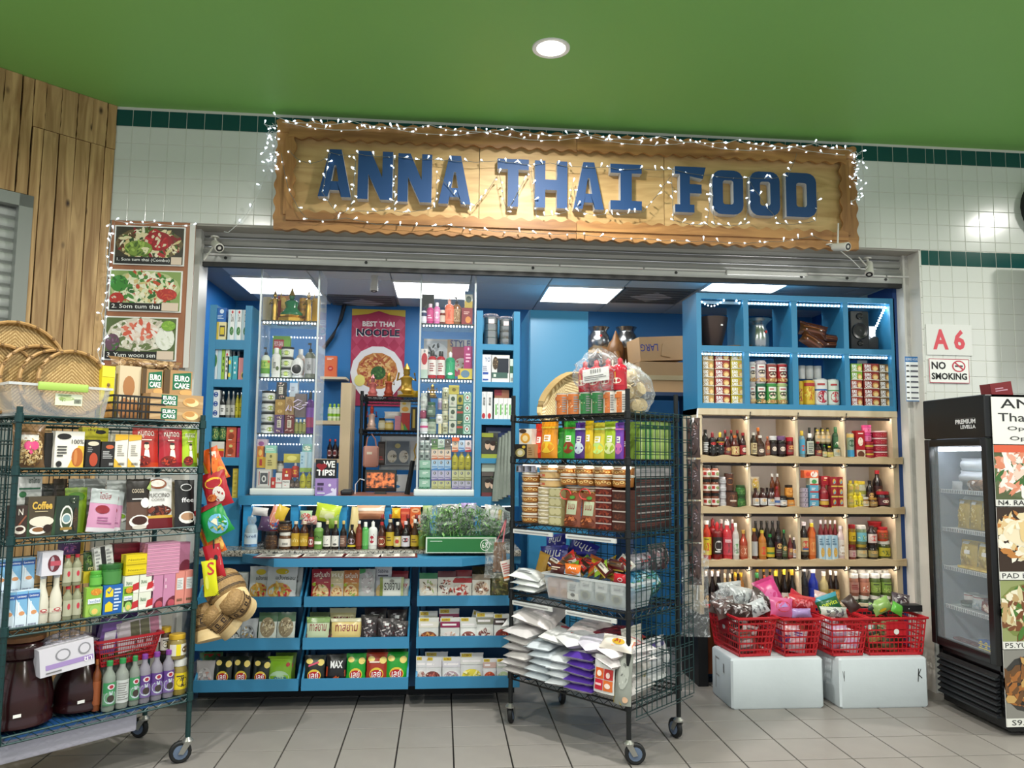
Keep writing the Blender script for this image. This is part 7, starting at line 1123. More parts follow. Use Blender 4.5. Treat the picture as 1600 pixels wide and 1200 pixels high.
for st, a, c_, yt, body, cap, lb, sp, ds, dv_ in (('lotion', 658, 667, 480, 'c8ccd4', '1f2c4c', 'd8dce4', 'r 0 .6 1 1 24345c', 'white and navy bottle', 0), ('lotion', 667, 678, 474, 'b03070', 'e0c8d4', 'c04880', 'l .2 .2 .8 .6 2 f0c8dc', 'magenta pink bottle', 0), ('lotion', 678, 688, 472, 'd070a8', 'e8d8e0', 'd888b4', 'e .5 .5 .3 .3 f0d8e8', 'rose pink bottle', 0), ('jar', 687, 696, 484, '6c2c24', 'd8d0c8', 'c8b8a8', '', 'small brown jar with cream label', 0), ('squeeze', 695, 710, 467, 'e8785c', 'e8a898', 'f08468', 't ORANGE .35 .1 .6 .9 c83c2c', 'coral standing tube', 0), ('pump', 706, 722, 462, '7c5434', '1c1a18', 'a88c6c', 'f .5 .5 .4 .4 12 6c4828 98744c c8b088', 'brown pump bottle', .02)): r.bot(st, 'lotion_bottle', ds, a, c_, yt, body, cap, lb, sp, dv=dv_)
r.box('lotion_box', 'dark red box with gold flower', 721, 739, 481, '7c2028', 'e .6 .3 .26 .2 c8803c;l .2 .6 .8 .8 2 d8b0a8', d=.06); r.box('lotion_box', 'gold and white box on the dark red box', 726, 739, 455, 'c8c8bc', 'r 0 0 1 .4 a89034;e .5 .5 .36 .2 3c4c44;r 0 .8 1 1 2c5c84', yb=481, d=.05); r.box('lotion_box', 'black box behind the pink bottles', 659, 679, 460, '2c2f2c', 'f .5 .4 .4 .3 8 4c544c 3c443c 888', dv=.12, d=.04)
r = Row(W, .31, C2S[1]+.001, 'on second shelf of pink lotion case'); r.box('lotion_box', 'red and white hanging pack', 658, 669, 545, 'd8d0cc', 'e .5 .66 .44 .2 a82030;r 0 0 1 .3 a8bcb0;e .5 .92 .14 .05 888', d=.03); r.bot('lotion', 'lotion_bottle', 'red bottle with white label', 669, 696, 548, 'a01c28', '20201e', 'd8d4d0', 'l .25 .2 .75 .8 4 8c3c3c', n=2); r.bot('squeeze', 'face_wash_tube', 'emerald green standing tube', 696, 712, 550, '1c8c60', 'd8dcdc', '2c9c6c', 'p 8cd0ac .2 .8 .4 .9 .5 .3;e .5 .1 .2 .1 e8f0ec'); r.box('lotion_box', 'magenta upright box', 725, 739, 541, 'a02468', 'l .2 .5 .8 .8 3 e8b0cc;e .5 .92 .1 .04 e0c0d4', d=.04, dv=.03); r.box('lotion_box', 'yellow box with blue diamond', 715, 739, 576, 'c8b444', 'e .5 .5 .3 .36 5c7c94;p 8c3050 0 .4 .14 .4 .14 .9 0 .9', d=.04)
card('style_card', 'card lettered STYLE behind the red bottles in the lotion case', 'card', -.15, .205, 2.19, 2.47, .585, 'r 0 .05 .5 .95 c8ccd0;f .28 .6 .24 .3 16 e4e8ec 30343c 484c54 b8bcc4;r .5 0 .6 1 d8b48c;r .6 0 1 .8 c04c68;t STYLE .56 .8 .98 .98 3c4c94;f .8 .3 .16 .2 10 e8dcd0 a8843c c86c7c', 'dcd8d0', .004)
r = Row(W, .30, C2S[2]+.001, 'on third shelf of pink lotion case')
r.box('herb_box', 'mint green box with round seal', 724, 737, 613, '5c9c84', 'r .1 .06 .9 .94 b8d0c4;e .5 .5 .36 .36 2c5c4c;e .5 .5 .28 .28 c8d8d0;e .5 .5 .1 .12 c04040', m=4, d=.05); r.box('herb_box', 'dark green and red box', 714, 724, 632, '1f4c30', 'r 0 .4 1 .55 a83828;l .1 .7 .9 .9 2 c8b878', m=2, d=.05); r.box('herb_box', 'yellow-green small box', 714, 724, 617, 'a09830', 'e .5 .5 .3 .3 2c3c20', yb=632, d=.05); r.box('herb_box', 'cream herbal box with dark seal', 702, 714, 616, 'c0c4b4', 'e .5 .66 .28 .18 3c4c3c;l .2 .2 .8 .4 3 888;r 0 0 1 .06 4c6c54', m=3, d=.05); r.box('herb_box', 'gold-lettered box on the cream ones', 701, 718, 602, 'a89c40', 'e .5 .5 .2 .2 6c5c14', yb=616, d=.05, dv=.03)
r.bot('jar', 'vitamin_jar', 'white topped tall vitamin bottle', 657, 668, 614, 'b8c0b8', 'd8dcd8', 'c8ccc8', 'l .2 .3 .8 .7 2 888', yb=638, dv=.06); r.bot('jar', 'vitamin_jar', 'green lidded vitamin bottle', 667, 681, 628, '4c5c50', '2c5c40', '5c7464', 'l .2 .3 .8 .7 2 b8c8b8', yb=652); r.bot('jar', 'vitamin_jar', 'pink label vitamin bottle', 656, 669, 654, 'c8ccd0', 'b8c8c0', 'd8d4d8', 'r 0 .5 1 .8 c03c7c'); r.bot('jar', 'vitamin_jar', 'maroon small bottle', 656, 667, 638, '8c3c5c', 'c8c8c8', '98405c', '', yb=654, dv=.03); r.bot('jar', 'vitamin_jar', 'grey-green bottle below the green lid', 668, 682, 654, '8c9c8c', '3c5c48', 'a0ac98', 'l .2 .3 .8 .7 2 4c5c4c'); r.bot('jar', 'vitamin_jar', 'white round jar', 681, 692, 647, 'dce0dc', 'e4e4e0', 'd8d8d4', 'e .5 .5 .2 .2 888', yb=662); r.bot('jar', 'vitamin_jar', 'violet tinted bottle', 684, 694, 622, 'b8b0c0', 'dcdcdc', '8c7c9c', '', yb=640, dv=.04); r.bot('jar', 'vitamin_jar', 'cream herb jar with dark oval', 691, 702, 605, 'b0b49c', 'd8d4b8', 'a8a888', 'e .5 .5 .3 .4 4c4c38', m=4, dv=.01); r.box('herb_box', 'thin yellow box among the jars', 685, 690, 662, 'c8c094', '', d=.05)
r = Row(W, .30, 1.362, 'on the base of pink lotion case'); r.bot('jar', 'grey_jar', 'grey jar with white lid', 655, 672, 688, '8c9894', 'd0d4d0', '98a4a0', 'r .3 .2 .7 .8 3c4444', yb=719, n=2, m=2); r.box('tea_soap_box', 'pale green leaf soap box', 655, 673, 719, '8cb4a0', 'r 0 .0 1 .2 3c7c60;l .3 .5 .8 .8 2 e0ece4;f .5 .1 .4 .1 6 2c6c4c 5c9c7c', m=3, d=.06)
SP = lambda c: f'e .5 .72 .2 .14 222;t R .42 .62 .58 .82 fff;r .08 .3 .9 .36 {c};p {c} 0 0 1 0 1 .22 0 .12'
for yt, yb, bg, c2, ds in ((751, None, 'b8b884', '8c8c50', 'olive cream soap box'), (735, 751, 'b0acc4', '6c6498', 'lavender soap box'), (718, 735, 'a0bcd4', '3c7cb8', 'sky blue soap box'), (702, 718, 'd4c0ac', 'c0683c', 'orange trimmed soap box')): r.box('medicated_soap_box', ds, 674, 705, yt, bg, SP(c2), yb=yb, n=3, d=.05)
for k, (bg, c2, ds) in enumerate((('4c6c44', '7c9c5c', 'dark green soap box'), ('b8c4b8', '4c7c54', 'pale soap box with green trim'), ('585048', '7c7468', 'dark brown soap box'))): r.box('medicated_soap_box', ds, 674+10.4*k, 684.4+10.4*k, 686, bg, SP(c2), yb=702, d=.05)
for yt, yb, bg, c2, ds in ((751, None, 'b4b0c4', '6c6498', 'lavender soap box of the outer pile'), (735, 751, 'c0c090', '8c8c50', 'olive cream soap box of the outer pile')): r.box('medicated_soap_box', ds, 706, 737, yt, bg, SP(c2), yb=yb, n=3, d=.05)
for k, (bg, c2, ds) in enumerate((('d8c0a8', 'c8602c', 'cream and orange soap box'), ('b0c4d8', '2c6cb0', 'pale blue soap box'), ('d8c8c8', 'b02c38', 'white and red soap box'))): r.box('medicated_soap_box', ds, 706+10.3*k, 716.3+10.3*k, 688, bg, SP(c2), yb=706, d=.05)
r.bot('slim', 'oil_bottle', 'yellow oil bottle with grey cap', 706, 737, 706, 'a8a02c', 'a8a8a8', 'b0a834', 'l .3 .3 .7 .7 2 5c5814', yb=734, n=3); r.box('medicated_soap_box', 'small orange card above the soap boxes', 706, 718, 683, 'd85c24', '', yb=689, d=.02, dv=-.01)
# ================================================================== ON THE LEDGE AND BEHIND
b = MB(); r = Row(W, .24, 1.313, 'on the counter ledge'); r.box('purple_box', 'lavender carton with white bubbles', 492, 527, 748, '9c80bc', 'p d8d0e4 .4 0 1 0 1 .5 .8 .2;e .68 .62 .07 .09 e0d8ec;e .82 .35 .08 .1 e0d8ec;b .1 .3 .4 .5 333;r .1 .6 .4 .75 3c2c4c;l .1 .1 .5 .2 1 eee', d=.1); zz = W.at(510, 748, .24)[1]
card('tip_sign', 'black card lettered WE TIPS with a red heart', 'sign', W.at(492, 740, .25)[0], W.at(525, 740, .25)[0], zz+.004, W.at(510, 718, .25)[1], .27, 'T WE .36 .56 .92 .92 f0f0ee;T TIPS! .06 .12 .92 .46 f0f0ee;e .18 .66 .14 .12 8c1420;e .4 .66 .14 .12 8c1420;p 8c1420 .05 .62 .53 .62 .3 .36', '141416', .01)
t = thing('card_terminal', 'black card payment terminal on the counter ledge', 'terminal', (W.at(542, 772, .35)[0], .36, 1.313)); b = MB(); b.bbox(-.04, .04, -.05, .08, 0, .035, M('17181a', .4), .008); b.build('body', t); b = MB(); b.box(-.03, .03, .01, .07, .036, .038, M('3c4c5c', .2)); b.build('display', t)
b = MB(); b.box(0, .15, 0, .02, 0, .02, M('c9c2b4', .5)); t = thing('tablet', 'black tablet with a glowing orange fireplace picture', 'tablet', (W.at(594, 766, .5)[0], .5, 1.313), (R(-8), 0, 0)); b = MB(); b.bbox(-.115, .115, 0, .012, 0.02, .175, M('111', .3), .006); b.build('casing', t); b = MB(); b.box(-.1, .1, -.002, 0, .045, .155, P('2a0c06')); o = b.build('screen', t); o.data.materials.clear()
ms = bpy.data.materials.new('fire_screen'); tn, N, L, bs = nt(ms); tc = N.new('ShaderNodeTexCoord'); wv = N.new('ShaderNodeTexNoise'); wv.inputs['Scale'].default_value = 30; cr = N.new('ShaderNodeValToRGB'); cr.color_ramp.elements[0].color = lin('1c0804'); cr.color_ramp.elements[1].color = lin('f08040'); cr.color_ramp.elements[0].position = .4; cr.color_ramp.elements[1].position = .62; L.new(tc.outputs['Object'], wv.inputs['Vector']); L.new(wv.outputs[0], cr.inputs[0]); L.new(cr.outputs[0], bs.inputs['Emission Color']); bs.inputs['Emission Strength'].default_value = 1.1; bs.inputs['Base Color'].default_value = (.02, .01, .01, 1); o.data.materials.append(ms)
b = MB(); b.box(-.04, .04, .0, .1, 0, .02, M('222', .4)); b.build('stand', t); b = MB(); b.tube([(-.115, .006, .1), (-.15, .006, .11), (-.18, .01, .07), (-.18, .02, 0)], .004, M('d8d8d8', .4), 5); b.build('charging_cable', t)
b = MB(); b.tube([(0, 0, 0), (.035, .02, .24)], [.022, .018], M('121214', .4), 6); tag(b.build('monitor_arm', None, (W.at(636, 775, .42)[0], .42, 1.316)), 'slanted black stand leaning beside the second case', 'stand')
card('noodle_poster', 'tall red poster reading BEST THAI NOODLE on the blue wall', 'poster', -.83, -.352, 2.03, 2.905, 1.772, 'r 0 0 1 .95 b02c50;'+';'.join(f'p c04464 {.1+.2*i} {.35+.14*j} {.2+.2*i} {.42+.14*j} {.1+.2*i} {.49+.14*j} {0+.2*i} {.42+.14*j}' for i in range(5) for j in range(4))+';p d8b83c 0 .93 .3 .95 .5 .985 .7 .95 1 .93 1 1 0 1;T BEST_THAI .2 .82 .8 .875 f4ece4;T NOODLE .085 .712 .9 .8 f0ece4;T NOODLE .1 .72 .9 .795 1c1c3c;e .5 .34 .5 .28 e8e6e4;f .5 .36 .38 .19 70 c08040 d8a058 b05c2c e0b878 a8482c;f .52 .34 .14 .07 18 2c5c24 4c7c34 1c4c1c;e .18 .26 .1 .06 e8dc78', 'b02c50', .004)
t = thing('cream_bookcase', 'cream open shelf behind the gilt figure case', 'shelf', (-1.06, .95, 0)); CRM = M('cdb894', .5)
b = MB(); b.box(.26, .34, 0, .3, 0, 2.16, CRM); b.build('side_panel', t)
for zq in (.6, 1.56, 1.86): b = MB(); b.box(0, .26, 0, .3, zq-.03, zq, CRM); b.build('shelf_board', t)
r = Row(W, .97, 1.563, 'on the cream shelf'); r.z = 1.861; r.bot('lotion', 'drink_bottle', 'lime and white small bottle', 512, 539, 631, 'c8d8a0', 'a0c838', 'd8e0c8', 'r 0 .2 1 .5 86b82c', n=4, yb=None)
r = Row(W, .97, 1.561, 'on the lower cream shelf'); r.bot('soy', 'soy_bottle', 'dark bottle with round white label', 511, 536, 686, '241414', 'c03028', '3c2020', 'e .5 .5 .34 .4 d8c8c8;e .5 .5 .2 .24 7c2c2c', n=3)
b = MB(); b.box(0, .22, 0, .225, 0, .02, M('d8c8a8', .5)); tag(b.build('back_shelf', None, (-1.06, 1.55, 2.245)), 'narrow cream wall shelf under the orange packet', 'shelf')
r = Row(W, 1.58, 2.266, 'on the cream wall shelf'); r.box('tea_packet', 'orange packet with red burst', 507, 527, 556, 'd86c40', 'e .5 .4 .22 .12 c02c28;t NEW .4 .36 .6 .44 f0e0d0;l .2 .8 .8 .92 2 f0d8c8', d=.06)
b = MB(); b.tube([W.w(*(lambda q: (q[0], 1.74, q[1]))(W.at(*p, 1.74))) for p in ((540, 470), (532, 500), (520, 525), (505, 545))], .018, M('14161a', .5), 8); tag(b.build('black_conduit', None), 'curved black conduit on the blue wall beside the poster', 'pipe')
t = rack(Frame(-.64, 1.0, 0), 'small black wire shelf behind the counter holding figurines', [1.28, 1.79, 2.055], .52, .34, 2.10, BLK)
r = Row(W, 1.04, 2.06, 'on the top of the small black shelf')
def idol(desc, x0, x1, yt, c1, c2):
    u, w, z0, h, v = r.geo(x0, x1, yt, None, .05); t = r.put('figurine', desc, u, v, z0); k = w/2; m1 = M(c1, .25, .6); m2 = M(c2, .3, .3)
    b = MB(); b.lathe([(k*.9, 0), (k, .06*h), (k*.7, .1*h), (k*.85, .2*h), (k*.6, .28*h), (k*.55, .45*h), (k*.65, .58*h), (k*.25, .64*h)], m2, 14); b.build('body', t, smooth=60); b = MB(); b.lathe([(k*.2, .62*h), (k*.36, .7*h), (k*.32, .8*h), (k*.4, .83*h), (k*.2, .92*h), (k*.04, h)], m1, 12); b.build('head', t, smooth=60); b = MB(); b.tube([(-.5*k, 0, .56*h), (-.95*k, -.1*k, .5*h), (-.8*k, -.3*k, .72*h)], .12*k, m1, 6); b.tube([(.5*k, 0, .56*h), (.95*k, -.1*k, .5*h), (.8*k, -.3*k, .72*h)], .12*k, m1, 6); b.build('arms', t)
idol('pink wrapped figurine', 574, 592, 585, 'c87c7c', 'c86c64'); idol('gold and red figurine', 599, 617, 582, 'c89838', 'b0482c'); idol('large gilt many-armed figurine', 621, 651, 568, 'c8a040', 'b8902c'); idol('gilt figurine behind the case glass', 668, 684, 600, 'c8a040', 'b8902c')
r.bot('tub', 'offering_bowl', 'white rounded bowl', 620, 638, 608, 'd0ccc8', '', '', ''); r.bot('tub', 'offering_bowl', 'yellow flower bowl', 640, 656, 608, 'c8a020', '', '', '')
r = Row(W, 1.04, 1.795, 'on the middle of the small black shelf'); idol('red and white wrapped figurine', 573, 590, 632, 'c84c3c', 'd8b8a8'); r.bot('jar', 'small_jar', 'cream jar with dark lid', 591, 602, 653, 'c8b88c', '2c2420', 'd8d0b0', ''); r.bot('jar', 'small_jar', 'yellow jar with white lid', 601, 615, 657, 'c8a848', 'd8d4cc', 'd8c078', ''); r.box('gift_box', 'pink small box', 617, 627, 650, 'c87c88', '', m=3, d=.06); r.box('gift_box', 'red box with gold corner', 627, 641, 645, 'b82820', 'p c8b040 0 0 .5 0 0 .5;p 4c9c4c .3 0 .8 0 .3 .4', d=.06); r.box('gift_box', 'cream box with yellow fruit', 625, 642, 626, 'dcd0b0', 'e .5 .3 .34 .2 e0a030;e .4 .75 .2 .1 e8c040', yb=645, d=.06); r.box('gift_box', 'black and gold thin box', 642, 652, 636, '1c1c18', 'r .3 .1 .7 .9 c8a840', d=.06); r.pouch('tissue_pack', 'white tissue pack lying', 600, 628, 643, 'd8d4cc', '', yb=654, st='pillow', dv=.05); 
card('whiteboard', 'white framed board behind the tablet', 'board', -.52, -.03, 1.47, 1.76, 1.38, 'r 0 0 1 1 a8acac;r .03 .05 .97 .95 d4d6d4', 'c8caca', .02)
card('framed_picture', 'grey framed picture of small figures', 'picture', W.at(602, 700, 1.3)[0], W.at(640, 700, 1.3)[0], W.at(600, 726, 1.3)[1], W.at(600, 688, 1.3)[1], 1.33, 'r .03 .03 .97 .97 6c747c;e .5 .78 .12 .1 c8b878;f .28 .34 .2 .26 14 d8d0c0 8c7c60 3c3c38 b8a884;f .76 .34 .2 .26 14 d8d0c0 8c7c60 3c3c38 e0d8d0', 'b8bcbc', .01)
card('framed_picture', 'dark wooden framed card beside the handbag', 'picture', W.at(590, 700, 1.3)[0], W.at(601, 700, 1.3)[0], W.at(600, 727, 1.3)[1], W.at(600, 690, 1.3)[1], 1.34, 'r .1 .1 .9 .9 6c5c54;l .2 .2 .8 .4 2 c84c4c', '3c2c24', .01)
card('framed_picture', 'cream card with a gold ribbon', 'picture', W.at(641, 700, 1.3)[0], W.at(653, 700, 1.3)[0], W.at(600, 726, 1.3)[1], W.at(600, 688, 1.3)[1], 1.34, 'p c89c30 .4 .1 .8 .3 .6 .6 .9 .9 .7 .9 .4 .6 .6 .35', 'd4d0c8', .01)
t = thing('handbag', 'dusty pink handbag hanging on the small black shelf', 'handbag', (W.at(579, 730, .95)[0], .955, W.at(579, 730, .95)[1])); b = MB(); b.bbox(-.06, .06, -.025, .025, 0, .165, M('b07c6c', .5), .012); b.build('body', t); b = MB(); b.tube([(-.04, 0, .16), (-.03, 0, .23), (.0, 0, .26), (.03, 0, .22), (.04, 0, .16)], .006, M('a06c5c', .5), 6); b.build('handle', t); b = MB(); b.box(-.03, .01, -.028, -.026, .1, .12, M('d8c8b0', .3, .6)); b.build('logo_plate', t)
r = Row(W, .9, 1.313, 'beside the tablet on the ledge'); r.box('paper_stack', 'white printer box with paper', 600, 640, 742, 'cfd0d0', 'r .1 .6 .3 .95 8c8c88;r .4 .6 .55 .95 8c8c88;e .45 .3 .2 .1 3c7cb0;r .1 .05 .4 .4 c8b8a8', d=.12)
# steel pots, carved elephant, cartons at the back
t = thing('wall_shelf', 'pale wooden wall shelf carrying steel pots and a carved elephant', 'shelf', (1.20, 1.40, 2.505)); b = MB(); b.box(0, .62, 0, .37, 0, .025, wood('b8945c', 'd0b07c', (1, 1, 1), .5)); b.build('board', t)
for px0, px1, ds in ((922, 958, 'rounded steel pot with a red sticker on the wall shelf'), (966, 1001, 'rounded steel pot beside the cartons on the wall shelf')):
    u0, z1 = W.at(px0, 508, 1.45); u1, _ = W.at(px1, 508, 1.45); rr_ = (u1-u0)/2; t = thing('steel_pot', ds, 'pot', ((u0+u1)/2, 1.47+rr_, 2.53)); hh = z1-2.53; b = MB(); b.lathe([(rr_*.6, 0), (rr_*.85, .08*hh), (rr_, .4*hh), (rr_*.9, .66*hh), (rr_*.7, .8*hh), (rr_*.72, .86*hh), (rr_*.95, hh), (rr_*.92, hh), (rr_*.66, .85*hh)], M('a8a8a6', .22, .9), 22, caps=False); b.build('body', t, smooth=60)
    if px0 < 930: b = MB(); b.lathe([(.012, 0), (.012, .001)], M('c02c28', .5), 8); b.build('sticker', t, (0, -rr_*.92, .62*hh), rot=(R(90), 0, 0))
t = thing('carved_elephant', 'brown carved wooden elephant head between the steel pots', 'carving', (W.at(963, 575, 1.32)[0], 1.34, W.at(963, 575, 1.32)[1])); EW = wood('6c4420', '94683c', (2, 2, 2), .35); b = MB(); b.lathe([(.05, .0), (.06, .04), (.075, .12), (.08, .17), (.06, .22), (.035, .25), (.02, .29), (.005, .33)], EW, 16, sy=.8); b.build('head', t, smooth=60); b = MB(); b.tube([(0, -.05, .13), (.005, -.09, .06), (.01, -.095, -.02), (.03, -.1, -.07)], [.034, .027, .02, .014], EW, 10); b.build('trunk', t, smooth=60)
for s_ in (-1, 1): b = MB(); b.loft([[(s_*.06, -.01, .18), (s_*.06, .0, .06), (s_*.06, .01, .06), (s_*.06, .0, .18)], [(s_*.12, -.0, .19), (s_*.115, .01, .03), (s_*.115, .02, .03), (s_*.12, .01, .19)]], EW); b.build('ear', t); b = MB(); b.tube([(s_*.04, -.06, .06), (s_*.05, -.1, .0), (s_*.06, -.13, .0)], [.01, .009, .003], M('d8c8a8', .4), 6); b.build('tusk', t)
CB = M('b8946a', .7, var=.06, scale=8)
t = thing('cardboard_carton', 'tilted cardboard carton marked LARG above another carton', 'carton', (1.80, 1.15, 2.40), (0, R(-4), R(6))); b = MB(); b.box(-.2, .2, -.15, .15, 0, .2, CB); art(b, 't LARG .6 .3 .98 .6 2c3c8c', lambda a, c, e: (.2-a*.4, -.15-e, .2-c*.2)); b.build('body', t, smooth=0); b = MB(); b.prism([(-.02, .04), (.06, .02), (.06, .14), (.04, .16), (.0, .14)], -.158, -.151, CB); b.build('torn_flap', t)
t = thing('cardboard_carton', 'plain cardboard carton under the tilted carton', 'carton', (1.80, 1.12, 2.13)); b = MB(); b.box(-.2, .24, -.17, .17, 0, .25, CB); b.build('body', t); b = MB(); b.box(-.2, .24, -.175, -.17, .1, .14, M('c8b48c', .4)); b.build('tape', t)
b = MB(); b.box(0, .6, 0, .5, 0, .03, M('2a3c5c', .5)); b.box(.0, .03, 0, .5, -2.1, 0, M('2a3c5c', .5)); b.box(.57, .6, 0, .5, -2.1, 0, M('2a3c5c', .5)); tag(b.build('storage_table', None, (1.5, .9, 2.098)), 'dark blue storage stand under the cardboard cartons', 'stand')
# ================================================================== BLUE CUBE CABINET
def cube(k, j): return Row(W, .27, (2.417, 1.995)[j]+.001, ('first', 'second', 'third', 'last')[k]+' '+('upper', 'lower')[j]+' blue cube from the rack')
r = cube(0, 0); u, w, z0, h, v = r.geo(1097, 1145, 493, None, 0); t = r.put('clay_pot', 'dark brown tapering clay pot', u, v+w/2, z0); b = MB(); k = w/2; b.lathe([(.5*k, 0), (.62*k, .1*h), (.86*k, .6*h), (.98*k, .92*h), (1*k, h), (.9*k, h), (.8*k, .7*h)], M('3a2a24', .45, var=.15, scale=12), 24, caps=False); b.lathe([(.5*k, .001), (.01, .002)], M('3a2a24', .5), 24, caps=False); b.build('body', t, smooth=50); b = MB(); b.box(-.008, .008, -.002, 0, 0, .012, P('eee')); b.build('price_sticker', t, (.3*k, -.86*k-.008, .68*h))
b = MB(); b.lathe([(.07, 0), (.08, .015), (.03, .02)], wood('7c5430', 'a07848', (2, 2, 2), .5), 16); tag(b.build('wooden_coaster', None, (W.at(1152, 538, .3)[0], .36, 2.419)), 'small round wooden lid beside the clay pot', 'lid')
r = cube(1, 0); u, w, z0, h, v = r.geo(1171, 1213, 496, None, 0); t = r.put('steel_pot', 'flared steel rice steamer pot', u, v+w/2, z0); k = w/2; b = MB(); b.lathe([(.7*k, 0), (.78*k, .1*h), (.8*k, .35*h), (.72*k, .6*h), (.58*k, .74*h), (.62*k, .82*h), (1*k, h), (.97*k, h), (.55*k, .76*h)], M('a8acac', .22, .9), 26, caps=False); b.build('body', t, smooth=60); b = MB(); b.lathe([(.011, 0), (.011, .001)], M('c02c28', .5), 8); b.build('sticker', t, (.35*k, -.7*k, .55*h), rot=(R(90), 0, .4))
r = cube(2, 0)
for k, (x0, x1, yt, yb, tl) in enumerate(((1246, 1288, 520, 543, .55), (1248, 1294, 504, 526, .2), (1282, 1320, 522, 534, .1), (1286, 1320, 532, 543, .0))): r.pouch('coffee_brick', ('glossy brown vacuum pack leaning against the divider', 'glossy brown vacuum pack on top of the heap', 'glossy brown vacuum pack resting flat second', 'glossy brown vacuum pack lying lowest')[k], x0, x1, yt, '4a2818', 'r .08 .3 .92 .42 6c3c24;r .1 .6 .9 .66 8c5434', yb=yb, st='pillow', t=.11, tilt=tl, rough=.12, dv=.02*k)  # lighter brown bands are shiny highlights painted into the pack colour
r = cube(3, 0); u, w, z0, h, v = r.geo(1328, 1357, 486, None, 0); t = r.put('bookshelf_speaker', 'black bookshelf loudspeaker', u, v+.08, z0); b = MB(); b.bbox(-w/2, w/2, -.08, .08, 0, h, M('1a1b1d', .45), .006); b.build('cabinet', t)
for zq, rq_, nm in ((.48, .4, 'woofer'), (.87, .16, 'tweeter'), (.17, .14, 'port')): b = MB(); b.lathe([(rq_*w*1.1, 0), (rq_*w, .006), (rq_*w*.8, .003), (rq_*w*.3, -.008), (rq_*w*.25, .0), (.001, .002)], M('0c0d0e', .3), 20); b.build(nm, t, (0, -.081, zq*h), rot=(R(90), 0, 0))
u, w, z0, h, v = r.geo(1358, 1376, 525, None, 0); t = r.put('router', 'small black router dock', u, v+.05, z0); b = MB(); b.bbox(-w/2, w/2, -.03, .04, 0, h, M('1c1d20', .4), .01); b.build('dock', t); b = MB(); b.box(-.02, .03, -.01, .02, h, h+.08, M('d8dcdc', .4)); b.build('white_block', t)
ECB = lambda c: f'r 0 0 1 1 {c};T EURO .08 .5 .5 .88 fff;T CAKE .08 .14 .5 .46 fff;e .76 .45 .2 .34 c89050;e .78 .38 .15 .24 e8cc8c;p d8d0c0 .0 .0 .6 .06 1 .0 1 .12 .5 .16 0 .1'
r = cube(0, 1); r.box('cake_box', 'beige stacked cake box', 1097, 1115, 550, 'a88c54', ECB('a88c54'), m=6, d=.12); r.box('cake_box', 'red stacked cake box', 1116, 1140, 550, '8c2820', ECB('8c2820'), m=6, d=.12); r.box('cake_box', 'yellow stacked cake box', 1141, 1163, 550, 'b8a424', ECB('b8a424'), m=6, d=.12)
r = cube(3, 1); r.box('cake_box', 'red stacked cake box', 1348, 1373, 568, '8c2c24', ECB('8c2c24'), m=5, d=.12); r.box('cake_box', 'brown stacked cake box', 1373, 1391, 569, '6c5430', ECB('6c5430'), m=5, d=.12); r.box('cake_box', 'dark red stacked cake box by the divider', 1329, 1347, 594, '9c3428', ECB('9c3428'), m=3, d=.12); zt = W.at(1338, 594, .27)[1]; r.box('cake_box', 'lime stacked cake box', 1329, 1347, 568, '78a428', ECB('78a428'), yb=594, m=2, d=.12)
r = cube(1, 1); PEA = lambda c: f'r .2 .62 .8 .86 e4e0d8;l .28 .68 .72 .8 1 b02830;e .5 .4 .26 .16 e0d0b8;e .5 .5 .26 .1 2c1c14;f .5 .1 .44 .1 12 c89858 a87840 e0c088;r .0 .9 1 1 {c}'
for x0, x1, yt, yb, bg, ds in ((1171, 1182, 565, 598, 'c8c4c0', 'pale nut can of the upper row'), (1182, 1199, 563, 598, 'b8acb0', 'grey and red nut can of the upper row'), (1199, 1216, 568, 598, '8c3c34', 'brick nut can of the upper row'), (1216, 1232, 568, 598, 'a01c20', 'crimson nut can of the upper row'), (1171, 1182, 598, None, 'b0a8a8', 'pale nut can of the lower row'), (1182, 1199, 598, None, '1f5c40', 'dark green nut can of the lower row'), (1199, 1216, 598, None, '3c8c40', 'bright green nut can of the lower row'), (1216, 1232, 598, None, 'a8b878', 'pale green pea can of the lower row')): r.bot('can', 'nut_can', ds, x0, x1, yt, bg, 'd8d8d4', bg, PEA(bg), yb=yb, rough=.3)
r = cube(2, 1); r.bot('can', 'nut_can', 'yellow snack can', 1247, 1256, 595, 'c8a020', 'c8a838', 'c8a828', 'f .5 .4 .4 .3 12 a83820 e0c858 8c5c1c'); r.bot('can', 'nut_can', 'yellow snack can with red picture', 1257, 1276, 594, 'c8a020', 'd0b040', 'd0ac28', 'f .5 .45 .42 .3 18 a83820 e0c858 c86c24;r .1 .8 .9 .95 a82c28'); r.bot('can', 'fruit_can', 'large can with blue band and cherries', 1275, 1296, 591, 'c0c0bc', 'silver', 'd4d4d0', 'r 0 .55 1 .62 2c5c9c;f .5 .3 .34 .26 12 a01c34 c83c50 6c1424;l .2 .74 .8 .9 1 a83838'); r.bot('can', 'fruit_can', 'large can with red fruit picture', 1296, 1314, 592, 'b8c0b8', 'silver', 'c8d0c4', 'r 0 .55 1 .6 3c8c4c;f .5 .3 .3 .24 12 a82c34 c8505c d8a8a0;l .2 .74 .8 .9 1 a83838'); r.bot('tub', 'paper_cup', 'white paper cup in film', 1248, 1286, 566, 'dcdcd8', '', '', '', yb=592, n=3, dv=.12); b = MB(); 
